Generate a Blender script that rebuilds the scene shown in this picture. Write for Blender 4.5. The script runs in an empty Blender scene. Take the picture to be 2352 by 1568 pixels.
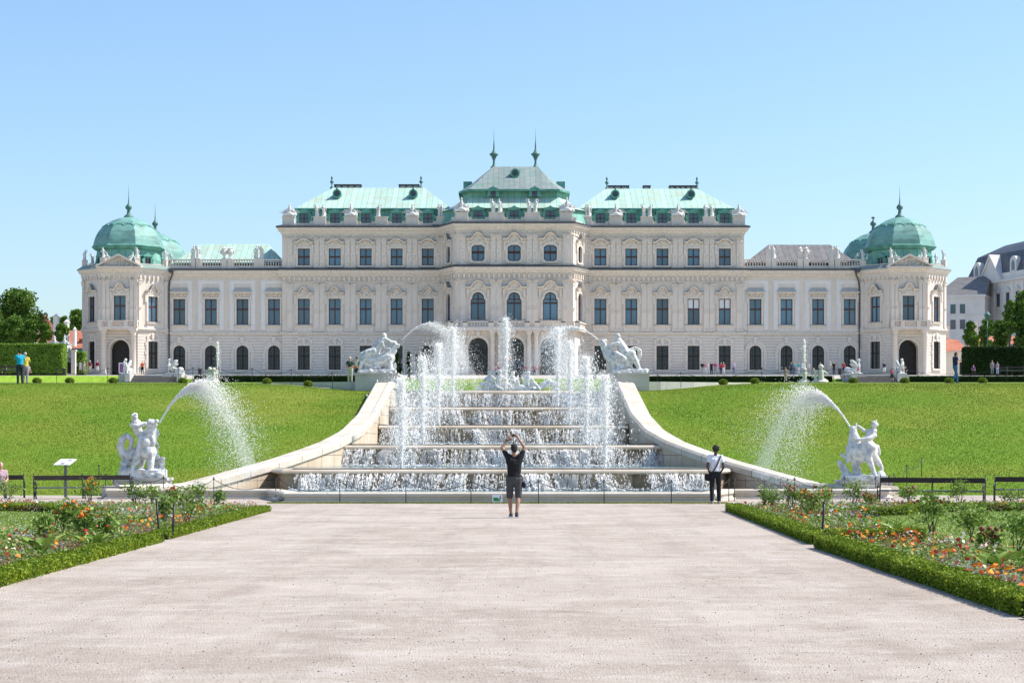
import bpy, math, random
import numpy as np
from mathutils import Vector, Matrix, Euler
R = math.radians
SC = bpy.context.scene
COL = SC.collection
PI = math.pi

# ---------------------------------------------------------------- camera, sky, sun, exposure
F, CX, HY, EYE = 4350.0, 1181.0, 1025.0, 1.7      # focal length and optical axis measured on the photograph (2352 wide)
cam_d = bpy.data.cameras.new('camera'); cam = bpy.data.objects.new('camera', cam_d); COL.objects.link(cam)
cam.location = (0, 0, EYE); cam.rotation_euler = (R(90), 0, 0)
cam_d.sensor_width = 36.0; cam_d.lens = 36.0 * F / 2352.0
cam_d.shift_x = -5.0 / 2352.0; cam_d.shift_y = 241.0 / 2352.0
cam_d.clip_start = 0.5; cam_d.clip_end = 8000
SC.camera = cam

SUN_EL, SUN_AZ = R(50), R(8)                        # azimuth measured from +X towards +Y
W = bpy.data.worlds.new('World'); SC.world = W; W.use_nodes = True
wn = W.node_tree; wn.nodes.clear()
sky = wn.nodes.new('ShaderNodeTexSky'); sky.sky_type = 'NISHITA'; sky.sun_disc = False
sky.sun_elevation = SUN_EL; sky.sun_rotation = R(90) - SUN_AZ
sky.altitude = 0; sky.air_density = 1.15; sky.dust_density = 1.0; sky.ozone_density = 6.0
bg = wn.nodes.new('ShaderNodeBackground'); bg.inputs['Strength'].default_value = 0.138
wo = wn.nodes.new('ShaderNodeOutputWorld')
wn.links.new(sky.outputs[0], bg.inputs[0]); wn.links.new(bg.outputs[0], wo.inputs[0])
sd = bpy.data.lights.new('sun', 'SUN'); sun = bpy.data.objects.new('sun', sd); COL.objects.link(sun)
sd.energy = 4.7; sd.angle = R(0.5); sd.color = (1.0, 0.945, 0.87)
sv = Vector((math.cos(SUN_EL) * math.cos(SUN_AZ), math.cos(SUN_EL) * math.sin(SUN_AZ), math.sin(SUN_EL)))
sun.rotation_euler = sv.to_track_quat('Z', 'Y').to_euler(); sun.location = (60, 0, 90)
SC.view_settings.view_transform = 'Standard'; SC.view_settings.look = 'None'
SC.view_settings.exposure = 0.55; SC.view_settings.gamma = 1.0
SC.cycles.max_bounces = 8; SC.cycles.volume_bounces = 4; SC.cycles.transparent_max_bounces = 24

def px(x, Z): return (x - CX) * Z / F               # picture column -> metres at distance Z
def pz(y, Z): return EYE + (HY - y) * Z / F         # picture row -> height at distance Z

# ---------------------------------------------------------------- objects, tags
def tag(o, label=None, cat=None, group=None, kind=None):
    if label: o['label'] = label
    if cat: o['category'] = cat
    if group: o['group'] = group
    if kind: o['kind'] = kind
    return o
def empty(name, loc, rz=0, label=None, cat=None, group=None):
    o = bpy.data.objects.new(name, None); COL.objects.link(o); o.empty_display_size = 0.3
    o.location = loc; o.rotation_euler = (0, 0, rz)
    return tag(o, label, cat, group)
def link(name, me, parent=None, world=False, mats=None):
    o = bpy.data.objects.new(name, me); COL.objects.link(o)
    if parent is not None:
        o.parent = parent
        if world:                                   # vertices are in world coordinates
            q = parent
            off = Vector(q.location)
            o.matrix_parent_inverse = Matrix.Translation(-off)
    if mats is not None:
        for i, m in enumerate(mats):
            if i < len(o.material_slots):
                o.material_slots[i].link = 'OBJECT'; o.material_slots[i].material = m
    return o
KIDS = {}
def copy_tree(o, parent=None):
    c = o.copy(); COL.objects.link(c)
    if parent is not None: c.parent = parent
    for ch in list(o.children): copy_tree(ch, c)
    return c

# ---------------------------------------------------------------- mesh builders
class MB:
    def __init__(s): s.v = []; s.f = []; s.m = []; s.cur = 0; s.sm = []
        
    def add(s, vs, fs, smooth=False):
        o = len(s.v); s.v.extend([tuple(p) for p in vs])
        for f in fs:
            s.f.append([i + o for i in f]); s.m.append(s.cur); s.sm.append(smooth)
    def box(s, x0, x1, y0, y1, z0, z1):
        s.add([(x0,y0,z0),(x1,y0,z0),(x1,y1,z0),(x0,y1,z0),(x0,y0,z1),(x1,y0,z1),(x1,y1,z1),(x0,y1,z1)],
              [(0,3,2,1),(4,5,6,7),(0,1,5,4),(1,2,6,5),(2,3,7,6),(3,0,4,7)])
    def fbox(s, fr, u0, u1, z0, z1, d0, d1):        # box in a facade frame (d = outward)
        P = [fr(u0,z0,d1),fr(u1,z0,d1),fr(u1,z0,d0),fr(u0,z0,d0),fr(u0,z1,d1),fr(u1,z1,d1),fr(u1,z1,d0),fr(u0,z1,d0)]
        s.add(P, [(0,3,2,1),(4,5,6,7),(0,1,5,4),(1,2,6,5),(2,3,7,6),(3,0,4,7)])
    def fprism(s, fr, poly, d0, d1):                # polygon (u,z) counter-clockwise seen from outside
        n = len(poly)
        s.add([fr(u,z,d1) for u,z in poly] + [fr(u,z,d0) for u,z in poly],
              [list(range(n)), list(range(2*n-1, n-1, -1))] + [(i, n+i, n+(i+1)%n, (i+1)%n) for i in range(n)])
    def prism(s, poly, z0, z1):
        n = len(poly)
        s.add([(x,y,z0) for x,y in poly] + [(x,y,z1) for x,y in poly],
              [list(range(n-1,-1,-1)), list(range(n, 2*n))] + [(i, (i+1)%n, n+(i+1)%n, n+i) for i in range(n)])
    def lathe(s, cx, cy, prof, n=16, smooth=True, rot=0.0, sx=1, sy=1):      # prof: (r,z) bottom to top
        vs = []; fs = []
        for r, z in prof:
            for k in range(n):
                a = rot + 2*PI*k/n; vs.append((cx + sx*r*math.cos(a), cy + sy*r*math.sin(a), z))
        m = len(prof)
        for j in range(m-1):
            for k in range(n): fs.append((j*n+k, j*n+(k+1)%n, (j+1)*n+(k+1)%n, (j+1)*n+k))
        fs.append(list(range(n-1,-1,-1))); fs.append([(m-1)*n+k for k in range(n)])
        s.add(vs, fs, smooth)
    def tube(s, pts, rad, n=6, smooth=True, closed_caps=True):
        pts = [Vector(p) for p in pts]; m = len(pts)
        if not hasattr(rad, '__len__'): rad = [rad]*m
        vs = []; up = Vector((0,0,1)); prev = None
        for i, p in enumerate(pts):
            t = (pts[min(i+1,m-1)] - pts[max(i-1,0)])
            if t.length < 1e-9: t = Vector((0,0,1))
            t.normalize()
            if prev is None:
                a = up if abs(t.z) < .9 else Vector((1,0,0)); x = t.cross(a).normalized()
            else:
                x = prev - t*prev.dot(t)
                x = x.normalized() if x.length > 1e-6 else t.orthogonal().normalized()
            prev = x; y = t.cross(x)
            for k in range(n):
                a = 2*PI*k/n; vs.append(p + x*(math.cos(a)*rad[i]) + y*(math.sin(a)*rad[i]))
        fs = []
        for i in range(m-1):
            for k in range(n): fs.append((i*n+k, i*n+(k+1)%n, (i+1)*n+(k+1)%n, (i+1)*n+k))
        fs.append(list(range(n-1,-1,-1))); fs.append([(m-1)*n+k for k in range(n)])
        s.add(vs, fs, smooth)
    def ell(s, c, r, n=10, m=6, rot=None, smooth=True):
        if not hasattr(r, '__len__'): r = (r,r,r)
        vs = []; c = Vector(c)
        M = Euler(rot).to_matrix() if rot else None
        def T(x,y,z):
            v = Vector((x*r[0], y*r[1], z*r[2]))
            return c + (M @ v if M else v)
        vs.append(T(0,0,-1))
        for j in range(1,m):
            ph = -PI/2 + PI*j/m
            for k in range(n):
                a = 2*PI*k/n; vs.append(T(math.cos(ph)*math.cos(a), math.cos(ph)*math.sin(a), math.sin(ph)))
        vs.append(T(0,0,1)); fs = []
        for k in range(n): fs.append((0, 1+(k+1)%n, 1+k))
        for j in range(m-2):
            for k in range(n): fs.append((1+j*n+k, 1+j*n+(k+1)%n, 1+(j+1)*n+(k+1)%n, 1+(j+1)*n+k))
        L = len(vs)-1
        for k in range(n): fs.append((1+(m-2)*n+k, 1+(m-2)*n+(k+1)%n, L))
        s.add(vs, fs, smooth)
    def cap(s, a, ra, b, rb, n=10):                 # tapered capsule
        a = Vector(a); b = Vector(b); d = b-a; L = d.length
        if L < 1e-6: s.ell(a, ra, n); return
        t = d/L; x = t.orthogonal().normalized(); y = t.cross(x)
        rings = []
        for k in (-90,-60,-30,0): rings.append((ra*math.sin(R(k)), ra*math.cos(R(k))))
        for k in (0,30,60,90): rings.append((L + rb*math.sin(R(k)), rb*math.cos(R(k))))
        vs = []
        for h, r in rings:
            r = max(r, 1e-4)
            for k in range(n):
                A = 2*PI*k/n; vs.append(a + t*h + x*(r*math.cos(A)) + y*(r*math.sin(A)))
        fs = []; m = len(rings)
        for j in range(m-1):
            for k in range(n): fs.append((j*n+k, j*n+(k+1)%n, (j+1)*n+(k+1)%n, (j+1)*n+k))
        fs.append(list(range(n-1,-1,-1))); fs.append([(m-1)*n+k for k in range(n)])
        s.add(vs, fs, True)
    def chain(s, pts, rads, n=10):
        for i in range(len(pts)-1): s.cap(pts[i], rads[i], pts[i+1], rads[i+1], n)
    def sweep(s, path, prof, closed=False):         # path (x,y), outward normal = (dy,-dx); prof (d,z)
        n = len(path); P = [Vector(p) for p in path]; off = []
        for i in range(n):
            def nrm(a, b):
                d = (b-a).normalized(); return Vector((d.y, -d.x))
            if closed: n1 = nrm(P[i-1], P[i]); n2 = nrm(P[i], P[(i+1)%n])
            else:
                n1 = nrm(P[i-1], P[i]) if i > 0 else nrm(P[0], P[1])
                n2 = nrm(P[i], P[i+1]) if i < n-1 else n1
            m = (n1+n2).normalized(); off.append(m / max(m.dot(n1), .35))
        vs = []; k = len(prof)
        for i in range(n):
            for d, z in prof: vs.append((P[i].x+off[i].x*d, P[i].y+off[i].y*d, z))
        fs = []
        for i in range(n if closed else n-1):
            j = (i+1) % n
            for q in range(k-1): fs.append((i*k+q, j*k+q, j*k+q+1, i*k+q+1))
        if not closed: fs.append(list(range(k-1,-1,-1))); fs.append([(n-1)*k+q for q in range(k)])
        s.add(vs, fs)
    def mesh(s, name, mats):
        me = bpy.data.meshes.new(name); me.from_pydata(s.v, [], s.f)
        for m in (mats if isinstance(mats,(list,tuple)) else [mats]): me.materials.append(m)
        me.polygons.foreach_set('material_index', s.m); me.polygons.foreach_set('use_smooth', s.sm)
        me.update(); return me
    def build(s, name, mats, parent=None, world=True):
        return link(name, s.mesh(name, mats), parent, world)

def mesh_np(name, v, f, mats, mi=None, smooth=False):
    v = np.asarray(v, dtype=np.float32); f = np.asarray(f, dtype=np.int32); k = f.shape[1]
    me = bpy.data.meshes.new(name)
    me.vertices.add(len(v)); me.vertices.foreach_set('co', v.ravel())
    me.loops.add(f.size); me.loops.foreach_set('vertex_index', f.ravel())
    me.polygons.add(len(f)); me.polygons.foreach_set('loop_start', np.arange(0, f.size, k, dtype=np.int32))
    try: me.polygons.foreach_set('loop_total', np.full(len(f), k, dtype=np.int32))
    except Exception: pass
    for m in (mats if isinstance(mats,(list,tuple)) else [mats]): me.materials.append(m)
    if mi is not None: me.polygons.foreach_set('material_index', np.asarray(mi, dtype=np.int32))
    if smooth: me.polygons.foreach_set('use_smooth', np.ones(len(f), dtype=bool))
    me.update(calc_edges=True); return me

def leaves(P, size, rng, flat=0.0, aspect=0.6):
    """P (N,3) centres -> diamond leaf faces, random orientation; flat pulls normals upward"""
    n = len(P); size = np.broadcast_to(np.asarray(size, dtype=float), (n,))
    a = rng.normal(size=(n,3)); a[:,2] *= (1-flat); a /= np.linalg.norm(a,axis=1)[:,None]+1e-9
    b = rng.normal(size=(n,3)); b[:,2] *= (1-flat); b -= a*(a*b).sum(1)[:,None]; b /= np.linalg.norm(b,axis=1)[:,None]+1e-9
    A = a*size[:,None]*.5; B = b*size[:,None]*.5*aspect
    v = np.stack([P-A, P+B, P+A, P-B], 1).reshape(-1,3)
    f = np.arange(n*4).reshape(-1,4)
    return v, f
def octas(P, r, rng, stretch=1.0, dirv=None):
    n = len(P); r = np.broadcast_to(np.asarray(r, dtype=float), (n,))[:,None]
    e = np.eye(3)
    vs = [P+r*e[0], P-r*e[0], P+r*e[1], P-r*e[1], P+r*stretch*e[2], P-r*stretch*e[2]]
    v = np.stack(vs,1).reshape(-1,3); base = np.arange(n)[:,None,None]*6
    t = np.array([(0,2,4),(2,1,4),(1,3,4),(3,0,4),(2,0,5),(1,2,5),(3,1,5),(0,3,5)])
    return v, (base+t[None]).reshape(-1,3)

# ---- sculpture: overlapping primitives melted into one continuous skin
def sculpt(mb, voxel, mats, name='figure', smooth=3):
    me = mb.mesh('tmp', mats); o = bpy.data.objects.new('tmp', me); COL.objects.link(o)
    md = o.modifiers.new('r', 'REMESH'); md.mode = 'VOXEL'; md.voxel_size = voxel; md.use_smooth_shade = True
    if smooth:
        ms = o.modifiers.new('s', 'SMOOTH'); ms.iterations = smooth; ms.factor = .5
    dg = bpy.context.evaluated_depsgraph_get(); dg.update()
    r = bpy.data.meshes.new_from_object(o.evaluated_get(dg), depsgraph=dg); r.name = name
    if len(r.materials) == 0: r.materials.append(mats if not isinstance(mats,(list,tuple)) else mats[0])
    bpy.data.objects.remove(o); bpy.data.meshes.remove(me)
    return r

# ---------------------------------------------------------------- materials
def mat(name, col, rough=.8, col2=None, scale=3.0, detail=6, bump=0.0, bscale=None, spec=.3, metal=0.0, lo=.35, hi=.65,
        vec=(1,1,1), col3=None, scale3=.3, w3=.5, sub=0, trans=0.0):
    m = bpy.data.materials.new(name); m.use_nodes = True; nt = m.node_tree; N = nt.nodes; L = nt.links
    b = N['Principled BSDF']; b.inputs['Roughness'].default_value = rough; b.inputs['Metallic'].default_value = metal
    b.inputs['Specular IOR Level'].default_value = spec
    b.inputs['Base Color'].default_value = (*col, 1)
    if col2 or bump:
        tc = N.new('ShaderNodeTexCoord'); mp = N.new('ShaderNodeMapping'); mp.inputs['Scale'].default_value = vec
        L.new(tc.outputs['Object'], mp.inputs[0])
    out = None
    if col2:
        n = N.new('ShaderNodeTexNoise'); n.inputs['Scale'].default_value = scale; n.inputs['Detail'].default_value = detail
        n.inputs['Roughness'].default_value = .65
        L.new(mp.outputs[0], n.inputs[0]); cr = N.new('ShaderNodeValToRGB')
        cr.color_ramp.elements[0].position = lo; cr.color_ramp.elements[1].position = hi
        cr.color_ramp.elements[0].color = (*col,1); cr.color_ramp.elements[1].color = (*col2,1)
        L.new(n.outputs[0], cr.inputs[0]); out = cr.outputs[0]
        if col3:
            n3 = N.new('ShaderNodeTexNoise'); n3.inputs['Scale'].default_value = scale3; n3.inputs['Detail'].default_value = 9
            L.new(mp.outputs[0], n3.inputs[0]); mr = N.new('ShaderNodeMapRange')
            mr.inputs[1].default_value = .45; mr.inputs[2].default_value = .65; mr.inputs[4].default_value = w3
            L.new(n3.outputs[0], mr.inputs[0])
            mx = N.new('ShaderNodeMixRGB'); L.new(mr.outputs[0], mx.inputs[0]); L.new(out, mx.inputs[1]); mx.inputs[2].default_value = (*col3,1)
            out = mx.outputs[0]
        L.new(out, b.inputs['Base Color'])
    if bump:
        n2 = N.new('ShaderNodeTexNoise'); n2.inputs['Scale'].default_value = bscale or scale*4; n2.inputs['Detail'].default_value = 6
        L.new(mp.outputs[0], n2.inputs[0]); bp = N.new('ShaderNodeBump'); bp.inputs['Strength'].default_value = min(bump,1)
        bp.inputs['Distance'].default_value = .02 * max(1, bump)
        L.new(n2.outputs[0], bp.inputs['Height']); L.new(bp.outputs[0], b.inputs['Normal'])
    if trans:
        t = N.new('ShaderNodeBsdfTranslucent'); mxs = N.new('ShaderNodeMixShader'); mxs.inputs[0].default_value = trans
        if out: L.new(out, t.inputs[0])
        else: t.inputs[0].default_value = (*col,1)
        o = [x for x in N if x.type == 'OUTPUT_MATERIAL'][0]
        L.new(b.outputs[0], mxs.inputs[1]); L.new(t.outputs[0], mxs.inputs[2]); L.new(mxs.outputs[0], o.inputs[0])
    return m
M = {}
M['plaster'] = mat('plaster', (.79,.70,.61), .85, (.70,.61,.52), 1.5, vec=(1,1,.35), bump=.3, bscale=9, col3=(.56,.50,.43), scale3=.25, w3=.5)
M['trim'] = mat('stone_trim', (.78,.705,.62), .85, (.64,.56,.475), 2.6, bump=.6, bscale=7)
M['panel'] = mat('pale_plaster', (.80,.76,.71), .85, (.75,.71,.66), 1.2, bump=.2)
M['statue'] = mat('statue_stone', (.70,.68,.63), .7, (.50,.48,.44), 4, bump=.4, bscale=20, lo=.4, hi=.75)
M['marble'] = mat('white_marble', (.76,.75,.71), .6, (.52,.515,.49), 6, bump=.8, bscale=30, lo=.42, hi=.72, col3=(.34,.345,.33), scale3=6.5, w3=.75)
M['flash'] = mat('lead_flashing', (.17,.18,.19), .6, (.24,.25,.26), 3)
M['gutter'] = mat('dark_gutter_metal', (.05,.06,.07), .5, (.09,.10,.11), 2)
M['copper_l'] = mat('pale_copper', (.37,.56,.46), .6, (.45,.62,.53), 1.2, col3=(.42,.46,.34), scale3=.5, w3=.6, bump=.2, vec=(1,1,.5))
M['copper_d'] = mat('dark_copper', (.10,.30,.24), .6, (.16,.40,.32), 1.6, col3=(.05,.16,.13), scale3=.7, w3=.6, bump=.2)
M['copper_dome'] = mat('dome_copper', (.145,.32,.275), .55, (.21,.40,.345), 1.0, col3=(.10,.19,.16), scale3=.45, w3=.7, bump=.2, vec=(1,1,2.2))
M['copper_iron'] = mat('weathered_bronze', (.06,.13,.12), .5, (.12,.24,.20), 5)
M['greyroof'] = mat('grey_sheet_roof', (.20,.25,.225), .5, (.28,.32,.29), .8, col3=(.13,.27,.22), scale3=.5, w3=.5)
M['brownroof'] = mat('grey_brown_sheet_roof', (.15,.145,.14), .6, (.21,.20,.19), .8)
M['frame'] = mat('brown_window_wood', (.085,.036,.03), .5)
M['iron'] = mat('dark_iron', (.022,.022,.024), .45, (.035,.035,.035), 12)
def glass(name, c, spec=.9):
    return mat(name, c, .08, (c[0]*1.25,c[1]*1.25,c[2]*1.25), .35, spec=spec)
M['glass'] = glass('window_glass', (.045,.115,.17))
def vary(m):
    nt = m.node_tree; N = nt.nodes; L = nt.links; b = N['Principled BSDF']; src = b.inputs['Base Color'].links[0].from_socket
    oi = N.new('ShaderNodeObjectInfo'); mr = N.new('ShaderNodeMapRange'); mr.inputs[3].default_value = .6; mr.inputs[4].default_value = 1.7; L.new(oi.outputs['Random'], mr.inputs[0])
    mx = N.new('ShaderNodeMixRGB'); mx.blend_type = 'MULTIPLY'; mx.inputs[0].default_value = 1; L.new(src, mx.inputs[1]); L.new(mr.outputs[0], mx.inputs[2]); L.new(mx.outputs[0], b.inputs['Base Color'])
vary(M['glass'])
M['glassd'] = glass('dark_window_glass', (.022,.032,.045), .7)
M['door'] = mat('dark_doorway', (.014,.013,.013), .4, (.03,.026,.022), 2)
M['blind'] = mat('white_blind', (.75,.76,.78), .8)
def rusticated():
    m = mat('rusticated_plaster', (.76,.69,.61), .85, (.69,.62,.54), 1.5, col3=(.62,.54,.47), scale3=.3, w3=.4)
    nt = m.node_tree; N = nt.nodes; L = nt.links
    g = N.new('ShaderNodeNewGeometry'); sp = N.new('ShaderNodeSeparateXYZ'); L.new(g.outputs['Position'], sp.inputs[0])
    a = N.new('ShaderNodeMath'); a.operation = 'MULTIPLY'; a.inputs[1].default_value = 1/.46; L.new(sp.outputs[2], a.inputs[0])
    f = N.new('ShaderNodeMath'); f.operation = 'FRACT'; L.new(a.outputs[0], f.inputs[0])
    c = N.new('ShaderNodeMath'); c.operation = 'GREATER_THAN'; c.inputs[1].default_value = .14; L.new(f.outputs[0], c.inputs[0])
    bp = N.new('ShaderNodeBump'); bp.inputs['Strength'].default_value = .9; bp.inputs['Distance'].default_value = .06
    L.new(c.outputs[0], bp.inputs['Height']); L.new(bp.outputs[0], N['Principled BSDF'].inputs['Normal'])
    mx = N.new('ShaderNodeMixRGB'); mx.blend_type = 'MULTIPLY'; mx.inputs[0].default_value = 1
    src = N['Principled BSDF'].inputs['Base Color'].links[0].from_socket; L.new(src, mx.inputs[1])
    mr = N.new('ShaderNodeMapRange'); mr.inputs[3].default_value = .74; L.new(c.outputs[0], mr.inputs[0]); L.new(mr.outputs[0], mx.inputs[2])  # grooves also darkened in the colour, standing in for their occlusion
    L.new(mx.outputs[0], N['Principled BSDF'].inputs['Base Color'])
    return m
M['rust'] = rusticated()
def seamed(name, base, pitch, dark=.7):
    m = base.copy(); m.name = name; nt = m.node_tree; N = nt.nodes; L = nt.links
    tc = N.new('ShaderNodeNewGeometry'); sp = N.new('ShaderNodeSeparateXYZ'); L.new(tc.outputs['Position'], sp.inputs[0])
    a = N.new('ShaderNodeMath'); a.operation = 'MULTIPLY'; a.inputs[1].default_value = 1/pitch; L.new(sp.outputs[0], a.inputs[0])
    f = N.new('ShaderNodeMath'); f.operation = 'FRACT'; L.new(a.outputs[0], f.inputs[0])
    c = N.new('ShaderNodeMath'); c.operation = 'GREATER_THAN'; c.inputs[1].default_value = .1; L.new(f.outputs[0], c.inputs[0])
    fl = N.new('ShaderNodeMath'); fl.operation = 'FLOOR'; L.new(a.outputs[0], fl.inputs[0])
    w = N.new('ShaderNodeTexWhiteNoise'); w.noise_dimensions = '1D'; L.new(fl.outputs[0], w.inputs['W'])
    mr2 = N.new('ShaderNodeMapRange'); mr2.inputs[3].default_value = .9; mr2.inputs[4].default_value = 1.06; L.new(w.outputs[0], mr2.inputs[0])
    mr = N.new('ShaderNodeMapRange'); mr.inputs[3].default_value = dark; L.new(c.outputs[0], mr.inputs[0])
    mm = N.new('ShaderNodeMath'); mm.operation = 'MULTIPLY'; L.new(mr.outputs[0], mm.inputs[0]); L.new(mr2.outputs[0], mm.inputs[1])
    mx = N.new('ShaderNodeMixRGB'); mx.blend_type = 'MULTIPLY'; mx.inputs[0].default_value = 1
    src = N['Principled BSDF'].inputs['Base Color'].links[0].from_socket; L.new(src, mx.inputs[1]); L.new(mm.outputs[0], mx.inputs[2])
    L.new(mx.outputs[0], N['Principled BSDF'].inputs['Base Color']); return m
M['copper_seam'] = seamed('seamed_pale_copper', M['copper_l'], .95)
M['copper_dseam'] = seamed('seamed_dark_copper', M['copper_d'], 1.1)
M['copper_mid'] = seamed('seamed_mid_copper', mat('mid_copper', (.18,.42,.33), .6, (.25,.50,.40), 1.4, col3=(.10,.26,.21), scale3=.6, w3=.5), 1.1)
M['grey_seam'] = seamed('seamed_grey_roof', M['greyroof'], .85)
M['brown_seam'] = seamed('seamed_brown_roof', M['brownroof'], 1.0, .55)

def grass_mat(name, a, b, c, sc=1.2):
    return mat(name, a, .9, b, sc*9, bump=1.0, bscale=30, col3=c, scale3=.12*sc, w3=.75, lo=.3, hi=.7, spec=.1)
M['grass'] = grass_mat('lawn_grass', (.10,.20,.014), (.16,.26,.025), (.22,.25,.035))
M['grass2'] = grass_mat('bed_lawn_grass', (.17,.25,.05), (.23,.31,.08), (.27,.33,.10))

def gravel_mat():
    m = mat('gravel', (.32,.265,.213), .95, (.47,.40,.335), 14, detail=15, bump=1.4, bscale=45, col3=(.40,.335,.285), scale3=60, w3=.6, spec=.1)
    nt = m.node_tree; N = nt.nodes; L = nt.links; b = N['Principled BSDF']; src = b.inputs['Base Color'].links[0].from_socket; tc = [n for n in N if n.type=='TEX_COORD'][0]
    def layer(src, sc, det, lo, hi, col, w, vec=(1,1,1)):
        mp = N.new('ShaderNodeMapping'); mp.inputs['Scale'].default_value = vec; L.new(tc.outputs['Object'], mp.inputs[0])
        n = N.new('ShaderNodeTexNoise'); n.inputs['Scale'].default_value = sc; n.inputs['Detail'].default_value = det; n.inputs['Roughness'].default_value = .7; L.new(mp.outputs[0], n.inputs[0])
        mr = N.new('ShaderNodeMapRange'); mr.inputs[1].default_value = lo; mr.inputs[2].default_value = hi; mr.inputs[4].default_value = w; L.new(n.outputs[0], mr.inputs[0])
        mx = N.new('ShaderNodeMixRGB'); L.new(mr.outputs[0], mx.inputs[0]); L.new(src, mx.inputs[1]); mx.inputs[2].default_value = (*col,1); return mx.outputs[0]
    o = layer(src, .30, 9, .42, .62, (.53,.46,.395), .75)
    o = layer(o, 1.0, 9, .48, .66, (.27,.22,.18), .40, (1.3,.10,1))
    o = layer(o, 1.0, 9, .50, .66, (.58,.52,.46), .35, (.35,1.6,1))
    o = layer(o, 1.7, 14, .52, .68, (.60,.545,.495), .5)
    o = layer(o, .8, 10, .56, .70, (.26,.205,.16), .6)
    o = layer(o, 5, 8, .60, .68, (.25,.20,.17), .5)
    L.new(o, b.inputs['Base Color']); return m
M['gravel'] = gravel_mat()
M['sandpath'] = mat('sand_path', (.42,.38,.32), .95, (.50,.46,.40), 1.5, spec=.1)
M['sidewall'] = mat('tan_side_wall', (.56,.46,.34), .75, (.46,.36,.25), .9, bump=.4, bscale=10, col3=(.62,.55,.46), scale3=.4, w3=.7)
def jointed(m, py=1.35, pz=.0):
    nt = m.node_tree; N = nt.nodes; L = nt.links; b = N['Principled BSDF']; g = N.new('ShaderNodeNewGeometry'); sp = N.new('ShaderNodeSeparateXYZ'); L.new(g.outputs['Position'], sp.inputs[0]); src = b.inputs['Base Color'].links[0].from_socket
    for ax,p,w in ((1,py,.022),(2,pz,.05)):
        if not p: continue
        a = N.new('ShaderNodeMath'); a.operation = 'MULTIPLY'; a.inputs[1].default_value = 1/p; L.new(sp.outputs[ax], a.inputs[0]); f = N.new('ShaderNodeMath'); f.operation = 'FRACT'; L.new(a.outputs[0], f.inputs[0])
        c = N.new('ShaderNodeMath'); c.operation = 'LESS_THAN'; c.inputs[1].default_value = w; L.new(f.outputs[0], c.inputs[0]); mx = N.new('ShaderNodeMixRGB'); L.new(c.outputs[0], mx.inputs[0]); L.new(src, mx.inputs[1]); mx.inputs[2].default_value = (.16,.13,.10,1); src = mx.outputs[0]
    L.new(src, b.inputs['Base Color']); return m
jointed(M['sidewall'], 1.1, .45)
M['sandstone'] = mat('pale_sandstone', (.60,.55,.47), .8, (.52,.46,.37), 1.3, bump=.5, bscale=14, col3=(.46,.39,.30), scale3=.5, w3=.5)
M['coping'] = jointed(M['sandstone'].copy(), 1.6); M['coping'].name = 'jointed_coping'
M['wetstone'] = mat('wet_tan_stone', (.50,.39,.27), .5, (.27,.20,.125), .9, bump=.5, bscale=9, col3=(.50,.38,.25), scale3=.4, w3=.8)
M['lip'] = mat('basin_lip_stone', (.74,.64,.52), .5, (.52,.40,.28), 1.1, vec=(.5,1,1), bump=.3)
M['plinth'] = mat('grey_plinth_stone', (.52,.50,.45), .8, (.43,.42,.37), 1.0, bump=.4, bscale=10)
# ================================================================ TERRAIN
XC = -0.47                                           # axis of the cascade
def wx(Y):                                           # half distance between the curved cascade walls (outer edge)
    return float(np.interp(Y, [62,65.8,68,69.6,71,73.4,75.4,78.2,82.8,90,100], [14.2,11.65,10.4,9.6,8.85,7.9,7.2,6.62,6.3,6.26,6.26]))
def hgt(X, Y):
    z = np.interp(Y, [0,66,67.5,93.5,95.5,97,235,238.5,300,340,6000], [0,0,.16,4.62,4.86,4.92,9.64,10.6,13.0,13.1,13.1])
    dip = .38*np.exp(-((np.abs(X-XC)-7)/3.5)**2) * np.interp(Y, [84,94,100,112], [0,1,1,0])
    return z - dip
def grid(name, xs, ys, hf, mats, jit=0.0, rng=None, bound=None):
    X, Y = np.meshgrid(xs, ys); 
    if bound is not None:                            # remap columns so that the first column follows a curve
        lo = np.array([bound(y) for y in ys])[:,None]; t = (xs-xs[0])/(xs[-1]-xs[0]); X = lo + (xs[-1]-lo)*t[None,:]
    Z = hf(X, Y)
    v = np.stack([X,Y,Z],-1).reshape(-1,3); ny, nx = X.shape
    i = (np.arange(ny-1)[:,None]*nx + np.arange(nx-1)[None,:]).reshape(-1)
    f = np.stack([i, i+1, i+nx+1, i+nx], 1)
    if xs[-1] < xs[0]: f = f[:, ::-1]
    return link(name, mesh_np(name, v, f, mats, smooth=True))
g = MB(); g.add([(-900,-300,0),(900,-300,0),(900,66.2,0),(-900,66.2,0)], [(0,1,2,3)])
tag(g.build('gravel_ground', M['gravel']), kind='structure')
ysl = np.concatenate([np.arange(66,100.01,.6), [100.2]])
tx = np.concatenate([np.linspace(0,.25,40), np.linspace(.27,1,30)])
o1 = grid('lawn', XC-0.3 - tx*0 - np.linspace(0,90,len(tx))*0 - tx*90, ysl, hgt, M['grass'], bound=lambda y: XC-wx(y)+.35); tag(o1, kind='structure')
o2 = grid('lawn', XC+0.3 + tx*90, ysl, hgt, M['grass'], bound=lambda y: XC+wx(y)-.35); tag(o2, kind='structure')
def plateau(X, Y):
    e = ((X-XC)/14.2)**2 + ((Y-106.0)/7.0)**2
    pool = np.clip((1.0-e)*6, 0, 1)
    return np.where(Y < 113.5, hgt(X,Y)*(1-pool) + 4.35*pool, hgt(X,Y))
xs = np.concatenate([np.linspace(-95,-18,20), np.arange(-17,16.1,.5), np.linspace(18,95,20)])
ys = np.concatenate([np.arange(100,116,.5), np.linspace(118,235,30), [236.9]])
tag(grid('upper_lawn', xs, ys, plateau, M['grass']), kind='structure')
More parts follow.
